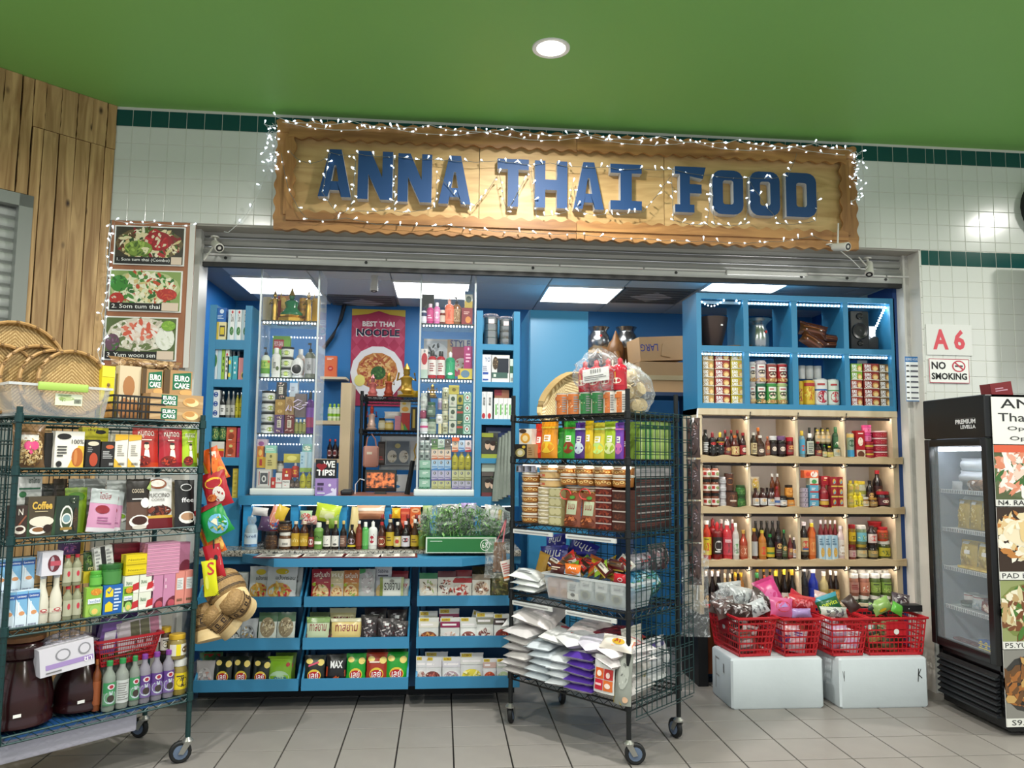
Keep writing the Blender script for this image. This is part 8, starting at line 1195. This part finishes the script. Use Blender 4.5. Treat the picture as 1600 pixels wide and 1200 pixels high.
# ================================================================== PALE WOOD CABINET
BAY = ('first bay from rack', 'second bay from rack', 'third bay from rack', 'bay beside tiled pier'); LVL = ('lowest', 'third', 'second', 'top')
def wc(k, j): return Row(W, .255, WZ[j]-.011, f'{LVL[j]} wood shelf, {BAY[k]}')
def B(r, nm, items, base=0):
    for st, x0, x1, yt, body, cap, lb, sp, ds, *o in items:
        kw = o[0] if o else {}; r.bot(st, nm, ds, x0, x1, yt, body, cap, lb, sp, **kw)
BL = 'l .15 .2 .85 .5 2 776;e .5 .72 .26 .2 c8a060'; WL = 'e .5 .5 .34 .36 3c2c28;e .5 .5 .22 .24 d8c8b8'; CHV = 'p fff .1 .1 .5 .3 .9 .1 .9 .2 .5 .4 .1 .2;p fff .1 .4 .5 .6 .9 .4 .9 .5 .5 .7 .1 .5;e .5 .84 .3 .12 c03030'
B(wc(0, 3), 'sauce_bottle', [('slim', 1098, 1109, 671, '161214', '161616', '2a2420', 'l .2 .1 .8 .9 6 d8d8d8', 'black bottle with white bars'), ('squeeze', 1109, 1121, 676, '1c1414', '7c1420', '1c1c1c', CHV, 'chevron labelled black sauce bottle beside the bars'), ('squeeze', 1121, 1133, 676, '1c1414', 'c8a82c', '1c1c1c', CHV+';r 0 .94 1 1 c8a030', 'chevron labelled black sauce bottle with yellow cap'), ('soy', 1133, 1144, 682, '3a1414', '8c1c20', '6c2424', BL, 'dark red sauce bottle'), ('soy', 1144, 1157, 680, '4a1c14', 'c8642c', 'c8b078', 'f .5 .5 .4 .4 10 8c2c20 e8d8b0', 'bottle with orange cap and cream label'), ('soy', 1157, 1169, 676, '2a1214', '8c1c20', '8c2428', WL, 'dark bottle with red curved label'), ('soy', 1130, 1168, 672, '2a1414', '8c1c20', '4c2020', '', 'red capped dark bottle of the back row', dict(n=4, dv=.09))])
B(wc(1, 3), 'sauce_bottle', [('slim', 1174, 1184, 676, '241a14', 'd8d4cc', 'c8b890', 'e .5 .7 .3 .2 6c4c28;l .2 .1 .8 .4 3 333', 'white capped bottle with cream label'), ('soy', 1183, 1197, 680, '3a241c', 'd8d0c8', '4c3c34', WL, 'brown wide bottle with dark label'), ('soy', 1181, 1192, 668, '5c2c14', 'd8782c', '8c4c20', '', 'tall bottle with orange cap behind', dict(dv=.08)), ('slim', 1197, 1204, 682, '6c3424', 'b8643c', '8c4c38', BL, 'slim orange-brown bottle'), ('jar', 1204, 1216, 681, '241c1c', 'c8c8c8', '2c2424', WL, 'black jar bottle with grey lid'), ('jar', 1216, 1230, 681, '1c1416', '6c4c74', '2c1c20', WL, 'black jar bottle with mauve lid'), ('jar', 1230, 1243, 683, '4c1414', 'a81c2c', '8c1c24', BL, 'red lidded dark jar bottle')])
B(wc(2, 3), 'condiment_bottle', [('lotion', 1250, 1259, 673, '6c8c9c', 'd8b838', '4c9cc0', 'e .5 .4 .3 .2 c84c34', 'blue label bottle with yellow cap'), ('lotion', 1262, 1273, 677, '1c1c1a', 'd8d8d4', 'b8bcac', 'l .2 .1 .8 .9 6 444', 'black and white tall bottle'), ('soy', 1275, 1286, 690, '2c1a18', '8c1c20', '6c1c20', BL, 'small dark red bottle'), ('soy', 1286, 1293, 695, '2a2c18', '3c7c3c', 'b8b890', BL, 'small green capped bottle'), ('soy', 1293, 1304, 697, '3c2c18', 'd8c030', 'c8b858', BL, 'small yellow capped bottle'), ('slim', 1275, 1299, 671, '8c7c58', 'd8c030', 'b8a88c', BL, 'yellow capped spice bottle of the upper row', dict(yb=693, n=3, dv=.04)), ('lotion', 1303, 1314, 667, '2c4c34', '2f6c3c', '3c6444', 'e .5 .5 .3 .2 d8d8c8', 'dark green tall bottle', dict(dv=.05)), ('lotion', 1304, 1315, 695, '24402c', '2f6c3c', 'b0b4a4', BL, 'dark green bottle below the tall one'), ('soy', 1262, 1300, 668, '2c3428', '26302a', '', '', 'dark bottle of the deepest row', dict(n=4, dv=.12))])
r = wc(3, 3); r.bot('can', 'food_tin', 'tin with blue and cream label', 1325, 1336, 676, 'b8b08c', 'silver', '8ca08c', 'r 0 .0 1 .3 3c8cb8;e .5 .6 .34 .16 3c5c44;r 0 .85 1 1 d8b86c', m=1); r.box('candy_box', 'tall red box with cream sweets', 1337, 1351, 673, 'a01c24', 'f .5 .6 .3 .16 8 e8dcc8 c83c40 d8c0a8;r 0 .0 1 .3 c8b8a0;e .5 .14 .4 .12 5c3424;l .2 .86 .8 .94 1 e8d0c8', d=.06); r.bot('tub', 'curry_tub', 'small pink lidded curry tub', 1350, 1364, 664, 'c84c84', 'd8488c', 'd86c9c', 'e .5 .5 .4 .3 a82c3c', yb=690, m=2); r.bot('tub', 'curry_tub', 'red curry tub under the pink ones', 1352, 1368, 690, '8c2430', 'b82c38', '9c2c34', 'r .1 .5 .9 .8 c8b83c', m=2); r.bot('tub', 'curry_tub', 'wide red curry tub with white lid', 1367, 1391, 673, '9c1c2c', 'd8b8b8', 'a8243c', 'e .5 .5 .34 .36 d8c0a0;e .5 .5 .28 .28 a81c2c', m=4)
r = wc(0, 2); r.bot('jar', 'condiment_jar', 'white labelled jar of the stacked pile', 1099, 1125, 727, '6c3c2c', '1c1c1c', 'd4ccc4', 'r .1 .3 .4 .8 a82c30;f .68 .5 .2 .26 8 6c8c4c c83c30 d8c8b0', m=3, n=2); r.bot('jar', 'condiment_jar', 'plain white jar of the second pile', 1125, 1136, 745, 'a8a4a8', 'c8c8cc', 'c0c0c4', 'l .2 .3 .8 .7 2 888', m=4, dv=.02); r.bot('can', 'drink_can', 'brown drink can on top of another', 1134, 1148, 739, '3a241c', 'silver', '4a2c20', 'e .5 .55 .34 .22 a86c40;e .5 .55 .24 .16 3a241c', yb=768, dv=.02); r.bot('can', 'drink_can', 'brown drink can below its twin', 1136, 1156, 768, '3a241c', '1c1614', '4c3024', 'e .5 .55 .3 .3 7c5038;l .3 .3 .7 .5 1 c8b8a8'); r.bot('jar', 'condiment_jar', 'green jar of pickles', 1152, 1167, 758, '2c5c2c', '2c4c28', '3c6c34', 'f .5 .5 .4 .36 12 5c8c44 2c4c24 86a858', m=2, dv=.0)
r = wc(1, 2); B(r, 'sauce_bottle', [('soy', 1177, 1188, 763, '3a1814', '2c1414', 'c8c8cc', BL, 'dark bottle with silver label beside the divider'), ('soy', 1189, 1200, 763, '3a1814', '2c1414', 'd0d0d0', BL+';r 0 0 1 .1 444', 'dark bottle with silver label, second'), ('soy', 1201, 1212, 763, '3a1814', '2c1414', 'c4c4c8', BL+';r 0 .9 1 1 444', 'dark bottle with silver label, third'), ('soy', 1211, 1220, 760, '6c1c1c', '8c1c20', 'b8b0b0', 'r 0 .3 1 .6 3c5c94', 'red bottle with blue and white label'), ('jar', 1219, 1232, 775, '1c1a1a', '1c1c1c', 'c8c8c8', WL, 'low black jar'), ('jar', 1231, 1245, 778, 'b8742c', '24201c', 'c07c30', BL, 'low amber jar'), ('jar', 1229, 1244, 758, 'b8782c', '2c2018', 'c88838', 'f .5 .5 .4 .3 8 e0b060 a05c20', 'amber jar on top of the low one', dict(yb=777, dv=.03)), ('slim', 1204, 1220, 740, '5c2c14', 'c8c8c8', '6c3418', '', 'tall clear-necked brown bottle behind', dict(n=2, dv=.1)), ('soy', 1178, 1214, 762, '2a1414', '241414', '', '', 'dark bottle of the second row', dict(n=4, dv=.08))]); r.pouch('round_pack', 'round white and yellow pack at the back', 1174, 1188, 745, 'c8c0a8', 'f .5 .5 .4 .4 8 c8a838 b83830 e8e0d0', yb=768, dv=.14, st='pillow')
r = wc(2, 2); r.bot('can', 'small_tin', 'violet-grey patterned tin', 1251, 1265, 762, 'a89ca8', 'silver', 'b0a4b0', 'f .5 .5 .4 .4 10 6c5c74 c8b8c8 8c7c90', m=4); r.box('fish_tin', 'orange and white fish tin on the pile', 1256, 1279, 735, 'd8683c', 'f .7 .5 .25 .4 8 e8e0d8 c84c2c a83c24;e .25 .5 .16 .3 c83c24', yb=747, d=.06); r.box('fish_tin', 'green label fish tin', 1265, 1279, 747, 'c8ccb8', 'e .5 .5 .3 .3 3c8c4c;r 0 0 1 .2 b83c34', yb=758, d=.06); r.box('fish_tin', 'blue label fish tin', 1265, 1279, 758, '5c9cb8', 'l .2 .3 .8 .7 2 e8e8e8;r 0 0 1 .2 b83c34', m=3, d=.06); r.box('chilli_box', 'red box with blue figure print', 1298, 1319, 745, '8c1c24', 'e .5 .55 .24 .26 c8a84c;p 5c94b8 .3 .3 .7 .4 .6 .7;r 0 0 1 .14 c8b050', m=3, n=2, d=.06); r.box('chilli_box', 'red tall carton beside the figure boxes', 1283, 1297, 744, '981c28', 'e .5 .8 .2 .1 e0c8b0;l .2 .5 .8 .6 1 e0c050', yb=758, d=.06, dv=.04); r.bot('slim', 'sauce_bottle', 'red sauce bottle with yellow foot', 1282, 1297, 757, '7c1420', '8c1c24', '8c1c24', 'r 0 0 1 .34 c8a040;r .1 .4 .9 .5 d8d0c8')
r = wc(3, 2); r.bot('lotion', 'mustard_bottle', 'yellow squeeze bottle with yellow cap', 1326, 1344, 751, 'a89c38', 'd8c030', 'b0a848', BL, yb=775, n=2, dv=.05); r.bot('jar', 'mustard_bottle', 'pale jar with yellow lid', 1339, 1356, 752, 'a8a88c', 'd0b838', 'b8b4a0', 'r 0 .1 1 .6 8c8c3c', yb=778, dv=.05); r.bot('squeeze', 'mustard_bottle', 'bright yellow nozzle bottle', 1334, 1350, 770, 'd0bc20', 'd8c428', 'd8c838', 'f .5 .4 .4 .3 6 3c3c20 e8e0b0', n=2); r.bot('jar', 'sauce_jar', 'small amber jar with white lid', 1348, 1360, 777, '7c5424', 'c8c4bc', 'd0c8b0', BL); r.bot('jar', 'sauce_jar', 'small dark jar', 1326, 1336, 772, 'b8a43c', 'c8b83c', 'c0b058', BL); r.bot('slim', 'sauce_bottle', 'tall dark bottle with red cap', 1367, 1381, 735, '1f1210', 'b01c28', '3c1c18', 'e .5 .6 .3 .2 c8a078', dv=.06); r.bot('slim', 'sauce_bottle', 'dark bottle with black cap', 1356, 1367, 751, '1a1010', '1c1414', '3c2420', BL, dv=.04); r.bot('jar', 'sauce_jar', 'large dark jar with red lid', 1374, 1394, 768, '1c1012', 'a01c28', '4c1c20', 'e .5 .5 .4 .4 8c2c30;e .5 .5 .2 .2 d8c8b8'); r.bot('jar', 'sauce_jar', 'brown jar with gold label', 1360, 1374, 778, '4c2c18', 'a87c30', '8c6c38', BL)
r = wc(0, 1); B(r, 'chilli_bottle', [('slim', 1099, 1113, 814, 'a02c18', 'd8d8d4', 'c8b02c', 'f .5 .45 .36 .24 8 b8382c 8c2818 d8842c;l .2 .84 .8 .94 1 444', 'orange-red chilli bottle with yellow label'), ('squeeze', 1115, 1131, 818, '6c1818', 'b01c24', '2c2422', 'e .5 .5 .3 .3 d8d4d0;e .5 .5 .2 .2 2c2422;l .2 .08 .8 .2 1 ddd', 'chilli bottle with black and white label'), ('slim', 1131, 1146, 815, 'b03038', 'd8d4d4', 'b83c48', 'e .5 .4 .4 .3 6c3c40;l .2 .7 .8 .9 2 e8d8d8', 'pinkish red chilli bottle with white cap'), ('slim', 1146, 1156, 818, 'b8b4b0', 'dcdcd8', 'c8ccc4', 'f .5 .4 .4 .3 6 4c8c4c 888', 'clear bottle with white label'), ('soy', 1157, 1171, 829, 'a0402c', 'c8a04c', 'a8583c', 'e .5 .5 .4 .3 d8b8a0', 'low orange-red bottle'), ('squeeze', 1108, 1124, 812, 'a01c1c', 'a01c24', 'b02c2c', '', 'red pointed chilli bottle behind', dict(dv=.08)), ('slim', 1124, 1150, 812, 'b03844', 'dcd4d4', 'c04854', '', 'pinkish bottle of the back row', dict(n=3, dv=.08))])
r = wc(1, 1); B(r, 'sauce_bottle', [('slim', 1175, 1185, 826, '4c241c', 'c8a830', 'b0b0b0', 'p 444 .1 .1 .9 .2 .5 .8', 'dark bottle with yellow cap and grey label'), ('slim', 1187, 1199, 829, 'a8682c', 'c8b83c', 'b87c38', 'e .5 .4 .3 .3 d83c2c', 'amber bottle with yellow cap'), ('soy', 1199, 1212, 835, '1c1c16', '2c7c3c', 'c0a428', 'r 0 .3 1 .5 3c6c34', 'black bottle with green cap and yellow label'), ('slim', 1212, 1224, 828, '1c1416', '241c1c', '3c1c20', BL, 'black bottle with dark red label'), ('soy', 1222, 1231, 828, '1c2018', '2c7c3c', '3c4c2c', BL, 'dark green capped bottle'), ('soy', 1232, 1240, 836, '5c2424', 'c8b090', '8c4c3c', BL, 'slim red-brown bottle'), ('soy', 1238, 1246, 840, '2c1c20', 'd8c8cc', 'c8b8bc', BL, 'small bottle with pink label'), ('slim', 1178, 1222, 814, '2a2420', '1c1a1a', '', '', 'black capped bottle of the tall back row', dict(n=5, dv=.09))])
r = wc(2, 1); B(r, 'sauce_bottle', [('slim', 1252, 1265, 816, '1f1614', 'd8ccd0', 'c8b080', 'r 0 0 1 .2 3c3c34;e .5 .6 .34 .24 c84c3c;r .2 .3 .8 .4 3c5c94', 'dark bottle with red and blue label'), ('slim', 1265, 1276, 818, 'b85c28', 'd8c030', 'c87038', 'e .5 .5 .34 .3 d89c5c', 'orange bottle with yellow cap'), ('slim', 1310, 1322, 822, 'b8a4a4', 'd8ccd0', 'c8c0b8', 'e .5 .4 .4 .3 8c6c44;e .5 .4 .28 .2 d8d4d0', 'bottle with round nut label'), ('slim', 1264, 1277, 812, '8c2c20', 'd8ccd0', 'a03c2c', '', 'red bottle behind the orange one', dict(dv=.08)), ('slim', 1280, 1310, 813, '6c2428', 'dccfd2', '8c3c40', '', 'bottle with pale pleated cap', dict(n=4, dv=.06))]); r.box('noodle_sauce_box', 'pale blue and cream sauce carton', 1279, 1309, 837, '98b8cc', 'r 0 .0 .4 1 b8ccd8;f .6 .3 .3 .2 6 c8a050 e0c880;l .1 .6 .9 .9 3 5c7c94', n=3, d=.06)
r = wc(3, 1); B(r, 'curry_jar', [('jar', 1328, 1339, 820, '7c5c1c', '8c1c20', 'c8a81c', 'e .5 .4 .3 .2 5c3c14', 'yellow label jar of the upper row', dict(yb=851)), ('jar', 1341, 1357, 821, '6c7c5c', 'd8d4cc', '6cacb8', 'f .5 .4 .4 .3 8 4c7c3c c8d8a0', 'blue label jar with white lid', dict(yb=851)), ('slim', 1358, 1373, 822, '2a1c1c', '3c2424', 'c8b4ac', 'e .5 .5 .3 .3 c03c34', 'dark jar with pale label', dict(yb=852)), ('jar', 1375, 1391, 824, 'b03c20', 'a81c24', '7c3c20', 'f .5 .5 .4 .3 8 6c8c3c c83c28', 'red lidded jar of the upper row', dict(yb=846)), ('jar', 1328, 1340, 851, '6c2c24', '7c1c20', 'b89c94', 'e .5 .4 .34 .3 a04c6c', 'maroon lidded jar of the lower row'), ('jar', 1341, 1358, 851, '3c3424', 'a88c30', 'b8b08c', BL, 'gold lidded jar of the lower row'), ('jar', 1359, 1375, 852, '241c14', '1c1818', '8c7c4c', BL, 'black lidded jar of the lower row'), ('jar', 1376, 1395, 845, '3c4020', 'c8c4b8', 'a89c28', 'f .5 .4 .4 .3 8 2c3c1c 5c6c2c', 'yellow label jar of green pickle'), ('tub', 1362, 1382, 815, '9c1c20', 'b8242c', '', '', 'red tub at the back', dict(yb=824, dv=.1))])
r = wc(0, 0); B(r, 'sauce_bottle', [('soy', 1100, 1128, 893, '1c1618', 'd8d4d8', '3c3438', BL, 'dark bottle with white cap', dict(n=3, yb=960)), ('slim', 1130, 1146, 897, 'a88c60', 'd8c8b0', '8c2c30', BL, 'clear-necked amber bottle', dict(n=2, yb=960)), ('slim', 1146, 1164, 895, 'a06c30', 'd8b02c', 'b8843c', BL, 'amber bottle with yellow cap', dict(n=2, yb=960)), ('soy', 1100, 1160, 888, '2c2420', 'c8b090', '', '', 'pale capped bottle of the back row', dict(n=6, dv=.1, yb=960))])
r = wc(1, 0); B(r, 'sauce_bottle', [('soy', 1178, 1192, 896, '4c3020', '3c8c4c', 'c8c0b0', BL, 'bottle with green cap', dict(yb=960)), ('slim', 1192, 1208, 900, '5c3420', 'c8502c', 'b8a898', BL, 'bottle with orange cap', dict(yb=960, n=2)), ('soy', 1208, 1222, 893, '2c2018', 'd8b830', 'c8b0b0', 'e .5 .5 .36 .3 c85c5c', 'bottle with yellow cap and pink label', dict(yb=960)), ('soy', 1222, 1233, 890, '1c1614', 'd8b830', 'd0c8c0', 'e .5 .5 .34 .3 c85c5c', 'tall dark bottle with yellow cap', dict(yb=960)), ('soy', 1234, 1246, 891, '1c1614', 'd8b830', 'd8d0cc', 'e .5 .5 .4 .36 3c8cb8;e .5 .5 .3 .28 c84848', 'tall dark bottle with blue and red label', dict(yb=960)), ('soy', 1180, 1240, 885, '3c2c20', 'd0a838', '', '', 'yellow capped bottle of the back row', dict(n=6, dv=.1, yb=960))])
r = wc(2, 0); B(r, 'syrup_bottle', [('slim', 1253, 1264, 886, '1c1c22', 'd8d0d0', '24242a', 'l .3 .3 .7 .6 2 c8c0a0', 'black syrup bottle', dict(yb=960)), ('slim', 1266, 1281, 889, '1c2c8c', 'd8d4d8', '1f3494', 't Salsa .3 .3 .8 .5 d8d8e8', 'deep blue syrup bottle', dict(yb=960)), ('slim', 1283, 1297, 894, 'b0a070', 'd8d0c0', '98884c', 'l .3 .3 .7 .6 2 5c4c20', 'golden syrup bottle', dict(yb=960)), ('slim', 1295, 1304, 892, '241814', 'd8d0c8', '8c6c34', BL, 'dark syrup bottle with gold neck', dict(yb=960)), ('slim', 1303, 1313, 893, '241814', 'd8d0c8', '94743c', BL, 'dark syrup bottle at the divider', dict(yb=960)), ('slim', 1262, 1275, 885, '8c8c94', 'd8d8d8', '', '', 'clear topped bottle behind the blue one', dict(yb=960, dv=.08))])
r = wc(3, 0); 
for k, (c, sp) in enumerate((('a87c70', 'l .2 .3 .8 .8 3 8c2c30'), ('b87c64', 'f .5 .4 .4 .3 8 b83c34 d8c8b8'), ('86a04c', 'f .5 .3 .4 .24 8 3c4c24 b8c878;l .2 .7 .8 .9 1 333'), ('7c9c44', 'f .5 .3 .4 .24 8 3c4c24 b8c878;l .2 .7 .8 .9 1 333'))): r.bot('jar', 'spread_jar', ('pale brown jar with white lid', 'salmon jar with white lid', 'green label jar with white lid', 'green label jar with white lid by the end')[k], 1329+17*k, 1345+17*k, 897, '8c5c4c' if k < 2 else '4c5c30', 'dcdad4', c, sp, yb=932)
r.bot('jar', 'spread_jar', 'white lidded jar of the back row', 1330, 1394, 891, '8c6c58', 'dcdad4', 'a8887c', '', yb=930, n=5, dv=.07); r.bot('jar', 'spread_jar', 'white lidded blue jar of the lower row', 1329, 1396, 931, '3c4c38', 'd8d6d0', '4c8ca8', 'e .5 .4 .3 .3 d8b060', yb=960, n=4)
# ================================================================== RED BASKETS ON FOAM BOXES
BT = .318
u0, _ = W.at(1142, 960, -.25); u1, _ = W.at(1208, 960, -.25)
basket('red shopping basket of dark wrapped snacks next to the low cabinet', W, 2.035, -.03, BT, .275, .45, .255, None, (9, 6), .8, R(6), disc=3)
basket('red shopping basket with the pink bag', W, 2.345, -.045, BT, .275, .43, .25, None, (9, 6), .8, R(4)); basket('red shopping basket with the green packet', W, 2.665, -.055, BT, .265, .43, .25, None, (9, 6), .8, R(3)); basket('red shopping basket turned broadside with a red plate', W, 3.01, -.10, BT, .42, .28, .245, None, (13, 6), .88, 0, disc=0)
def heap(row, nm, items):
    for x0, x1, yt, yb, bg, sp, tl, dv_, ds in items: row.pouch(nm, ds, x0, x1, yt, bg, sp, yb=yb, dv=dv_, st='pillow', t=.2, tilt=tl, lean=-.35)
DRK = 'f .5 .5 .46 .44 30 2c2424 5c4844 8c8484 3c302c c8c4c4'; SIL = 'f .5 .5 .46 .44 20 b8bcbc 84888a d8dcdc 5c5c60'
r = Row(W, -.2, .5, 'in the basket next to the low cabinet'); heap(r, 'snack_packet', ((1108, 1142, 930, 962, '4c3c38', DRK, .3, .12, 'dark clear packet at the basket edge'), (1124, 1160, 935, 965, '5c4440', DRK, -.3, .05, 'brown clear packet in front'), (1140, 1182, 918, 950, 'a8acac', SIL, .2, .12, 'silver foil packet'), (1168, 1206, 922, 958, '4c403c', DRK, .5, .08, 'dark packet with silver corner'), (1176, 1208, 938, 962, 'b8bcbe', SIL, -.4, .02, 'white silver packet'), (1128, 1166, 910, 935, '9ca0a0', SIL, -.1, .2, 'pale foil packet at the back'), (1145, 1180, 945, 966, '3c2c2a', DRK, .1, 0, 'dark chocolate packet lowest')))
blob('plastic_bag', 'crumpled clear bag at the edge of the snack basket', 'bag', W, 1.93, -.02, .56, .2, .2, .16, crinkle('e0e4e6', .2), 51)
r = Row(W, -.2, .5, 'in the basket with the pink bag'); heap(r, 'snack_packet', ((1196, 1232, 903, 950, 'c83c7c', 'e .5 .4 .3 .2 d868a0;r 0 .9 1 1 a82c64', -.35, .1, 'magenta pink bag standing up'), (1206, 1244, 935, 965, 'c85c8c', 'e .5 .5 .34 .3 b83444;p a88cc8 .3 .4 .7 .5 .6 .7 .3 .6', .1, .0, 'pink bag with red heart'), (1226, 1262, 925, 955, 'b02434', '', .6, .08, 'red crumpled bag'), (1236, 1280, 932, 956, 'b82c34', 'f .5 .5 .4 .3 10 9c1c24 d8747c', .15, .04, 'red and white packet'), (1240, 1272, 952, 966, 'a48cc0', '', 0, 0, 'lilac packet')))
r = Row(W, -.2, .5, 'in the basket with the green packet'); heap(r, 'snack_packet', ((1284, 1322, 930, 958, '1f5c34', 't nevita .15 .35 .85 .6 c8d83c;r 0 .75 1 1 3c8c9c', -.3, .05, 'green packet lettered nevita'), (1272, 1304, 926, 950, 'c8a8a4', 'f .5 .5 .4 .4 16 d8c8c0 b8847c e8dcd8', .3, .12, 'pale pink flecked packet'), (1286, 1330, 950, 966, 'b8bcb0', SIL, .05, 0, 'grey clear packet lowest')))
r = Row(W, -.2, .5, 'in the broadside basket'); heap(r, 'snack_packet', ((1358, 1390, 940, 960, '1c241c', '', .3, .04, 'black packet'), (1370, 1402, 936, 958, '86a85c', 'p d8e0d0 .2 .3 .8 .5 .6 .9;e .4 .2 .2 .1 d8c030', -.4, .02, 'green and white packet'), (1392, 1412, 942, 960, '5cac3c', '', .5, .0, 'bright green packet'), (1396, 1426, 928, 952, '4c4048', DRK, .2, .1, 'dark purple clear packet'), (1330, 1350, 930, 955, '3c2c28', '', -.6, .1, 'brown packet leaning')))
r.box('black_box', 'flat black box', 1410, 1442, 946, '17181a', 'e .3 .5 .02 .1 ddd', yb=956, d=.08, dv=.03)
for bi, (uu, vv, ww, dd) in enumerate(((2.035, -.03, .2, .36), (2.345, -.045, .2, .34), (2.665, -.055, .19, .34), (3.01, -.10, .34, .2))):
    rq = random.Random(60+bi); CL = (('6c5c58', 'b8a8a8', '8c3c34', '3c3434'), ('c8b8c0', 'd8a8b0', '5c3c84', 'b85c4c'), ('d8d4dc', 'c8a8c8', 'b88c9c', 'e0dce0'), ('6c6c48', '3c4c34', 'b8a060', '8c9c6c'))[bi]
    for k in range(9):
        c = CL[k % 4]; me = mk(('fill', bi, k % 4), lambda: pouch_mesh('snack_packet', .12, .15, .03, c, 'r .1 .3 .9 .6 '+CL[(k+1) % 4]+';l .2 .7 .8 .9 2 '+CL[(k+2) % 4], 'pillow', k))
        o = ob('snack_packet', me, None, (uu+rq.uniform(-.5, .5)*(ww-.1), vv-dd/2+.04+(dd-.08)*(k/8), BT+.012+.02*(k % 2)), (R(rq.uniform(-14, 6)), R(rq.uniform(-18, 18)), R(rq.uniform(-15, 15)))); lab = ('grey-brown pale-grey brick dark', 'pale-pink rose violet terracotta', 'white lilac dusty-pink pale-lilac', 'olive dark-green tan sage')[bi].split()[k % 4]+' packet low in the basket '+('of dark wrapped snacks', 'with the pink bag', 'with the green packet', 'with a red plate')[bi]; tag(o, lab, 'packet'); reg(o, lab)
# ================================================================== IN THE FRIDGE
def fr_(k): return Row(FX, .10, FZ[k]+.006 if k >= 0 else .434, ('fourth', 'third', 'second', 'top')[k]+' fridge shelf' if k >= 0 else 'on the fridge floor')
r = fr_(3); r.pouch('frozen_bag', 'white wrapped bag on the', 1487, 1535, 716, 'd0d8dc', '', yb=738, st='pillow', t=.2, dv=.03); r.pouch('frozen_bag', 'flat white bag on the', 1483, 1540, 736, 'c8d0d8', '', yb=758, st='pillow', t=.2); r.pouch('frozen_bag', 'brown bread bag on the', 1500, 1542, 744, '8c6c54', 'f .5 .4 .4 .3 12 a88468 6c4c38 d8d0cc', yb=768, st='pillow', t=.2, dv=-.0); r.pouch('frozen_bag', 'grey packet on the', 1483, 1500, 752, 'a8acb0', '', yb=768, st='pillow')
YN = 'f .5 .45 .44 .4 26 b89c3c d0b860 98802c e0d090;r .2 .85 .6 .95 d8dcdc'
r = fr_(2); r.pouch('tofu_bag', 'yellow clear bag of bean curd on the', 1490, 1546, 782, 'a89038', YN, n=3, st='pillow', t=.2); r.pouch('tofu_bag', 'white clear bag behind the yellow bags on the', 1492, 1530, 776, 'b8c0c0', '', yb=800, dv=.1, st='pillow')
r = fr_(1); r.pouch('tofu_bag', 'golden clear bag with white tag on the', 1492, 1546, 846, 'b0983c', YN+';r .5 .5 .8 .64 e0e0e0', n=2, st='pillow', t=.2); r.box('chilled_tub', 'yellow round tub on the', 1496, 1548, 888, 'd0b040', 'e .5 .5 .3 .4 e8cc60', n=3, d=.08, dv=-.02)
r = fr_(0); r.bot('tub', 'chilled_tub', 'dark lidded tub on the', 1494, 1515, 940, '3c4444', '2c3434', '5c6c6c', 'l .2 .3 .8 .6 2 ddd', m=1); r.pouch('tofu_bag', 'clear bag of pale buns on the', 1514, 1536, 938, 'a8b0b4', 'f .5 .4 .4 .3 12 c0c8cc 8c989c 7ca0b8', st='pillow'); r.box('chilled_box', 'maroon box leaning on the', 1532, 1552, 944, '6c1c20', 'f .5 .5 .4 .4 10 d8c8b8 8c2c2c e8e0d8', d=.05, tilt=.2); r.bot('tub', 'chilled_tub', 'small red and white tub at the back of the', 1500, 1530, 928, 'a8383c', 'd0d4d4', 'd8d0cc', '', yb=940, n=2, dv=.1)
r = fr_(-1); r.box('drink_carton', 'dark red drink carton', 1489, 1528, 1002, '5c2024', 'l .2 .4 .8 .8 2 a86c6c', n=3, d=.05); r.box('drink_carton', 'blue and yellow drink carton', 1529, 1553, 1003, '2c64b0', 'p e0cc30 .1 .5 .9 .5 .5 .95;r 0 0 1 .3 e0d04c', n=3, m=2, d=.05)
finish_labels()
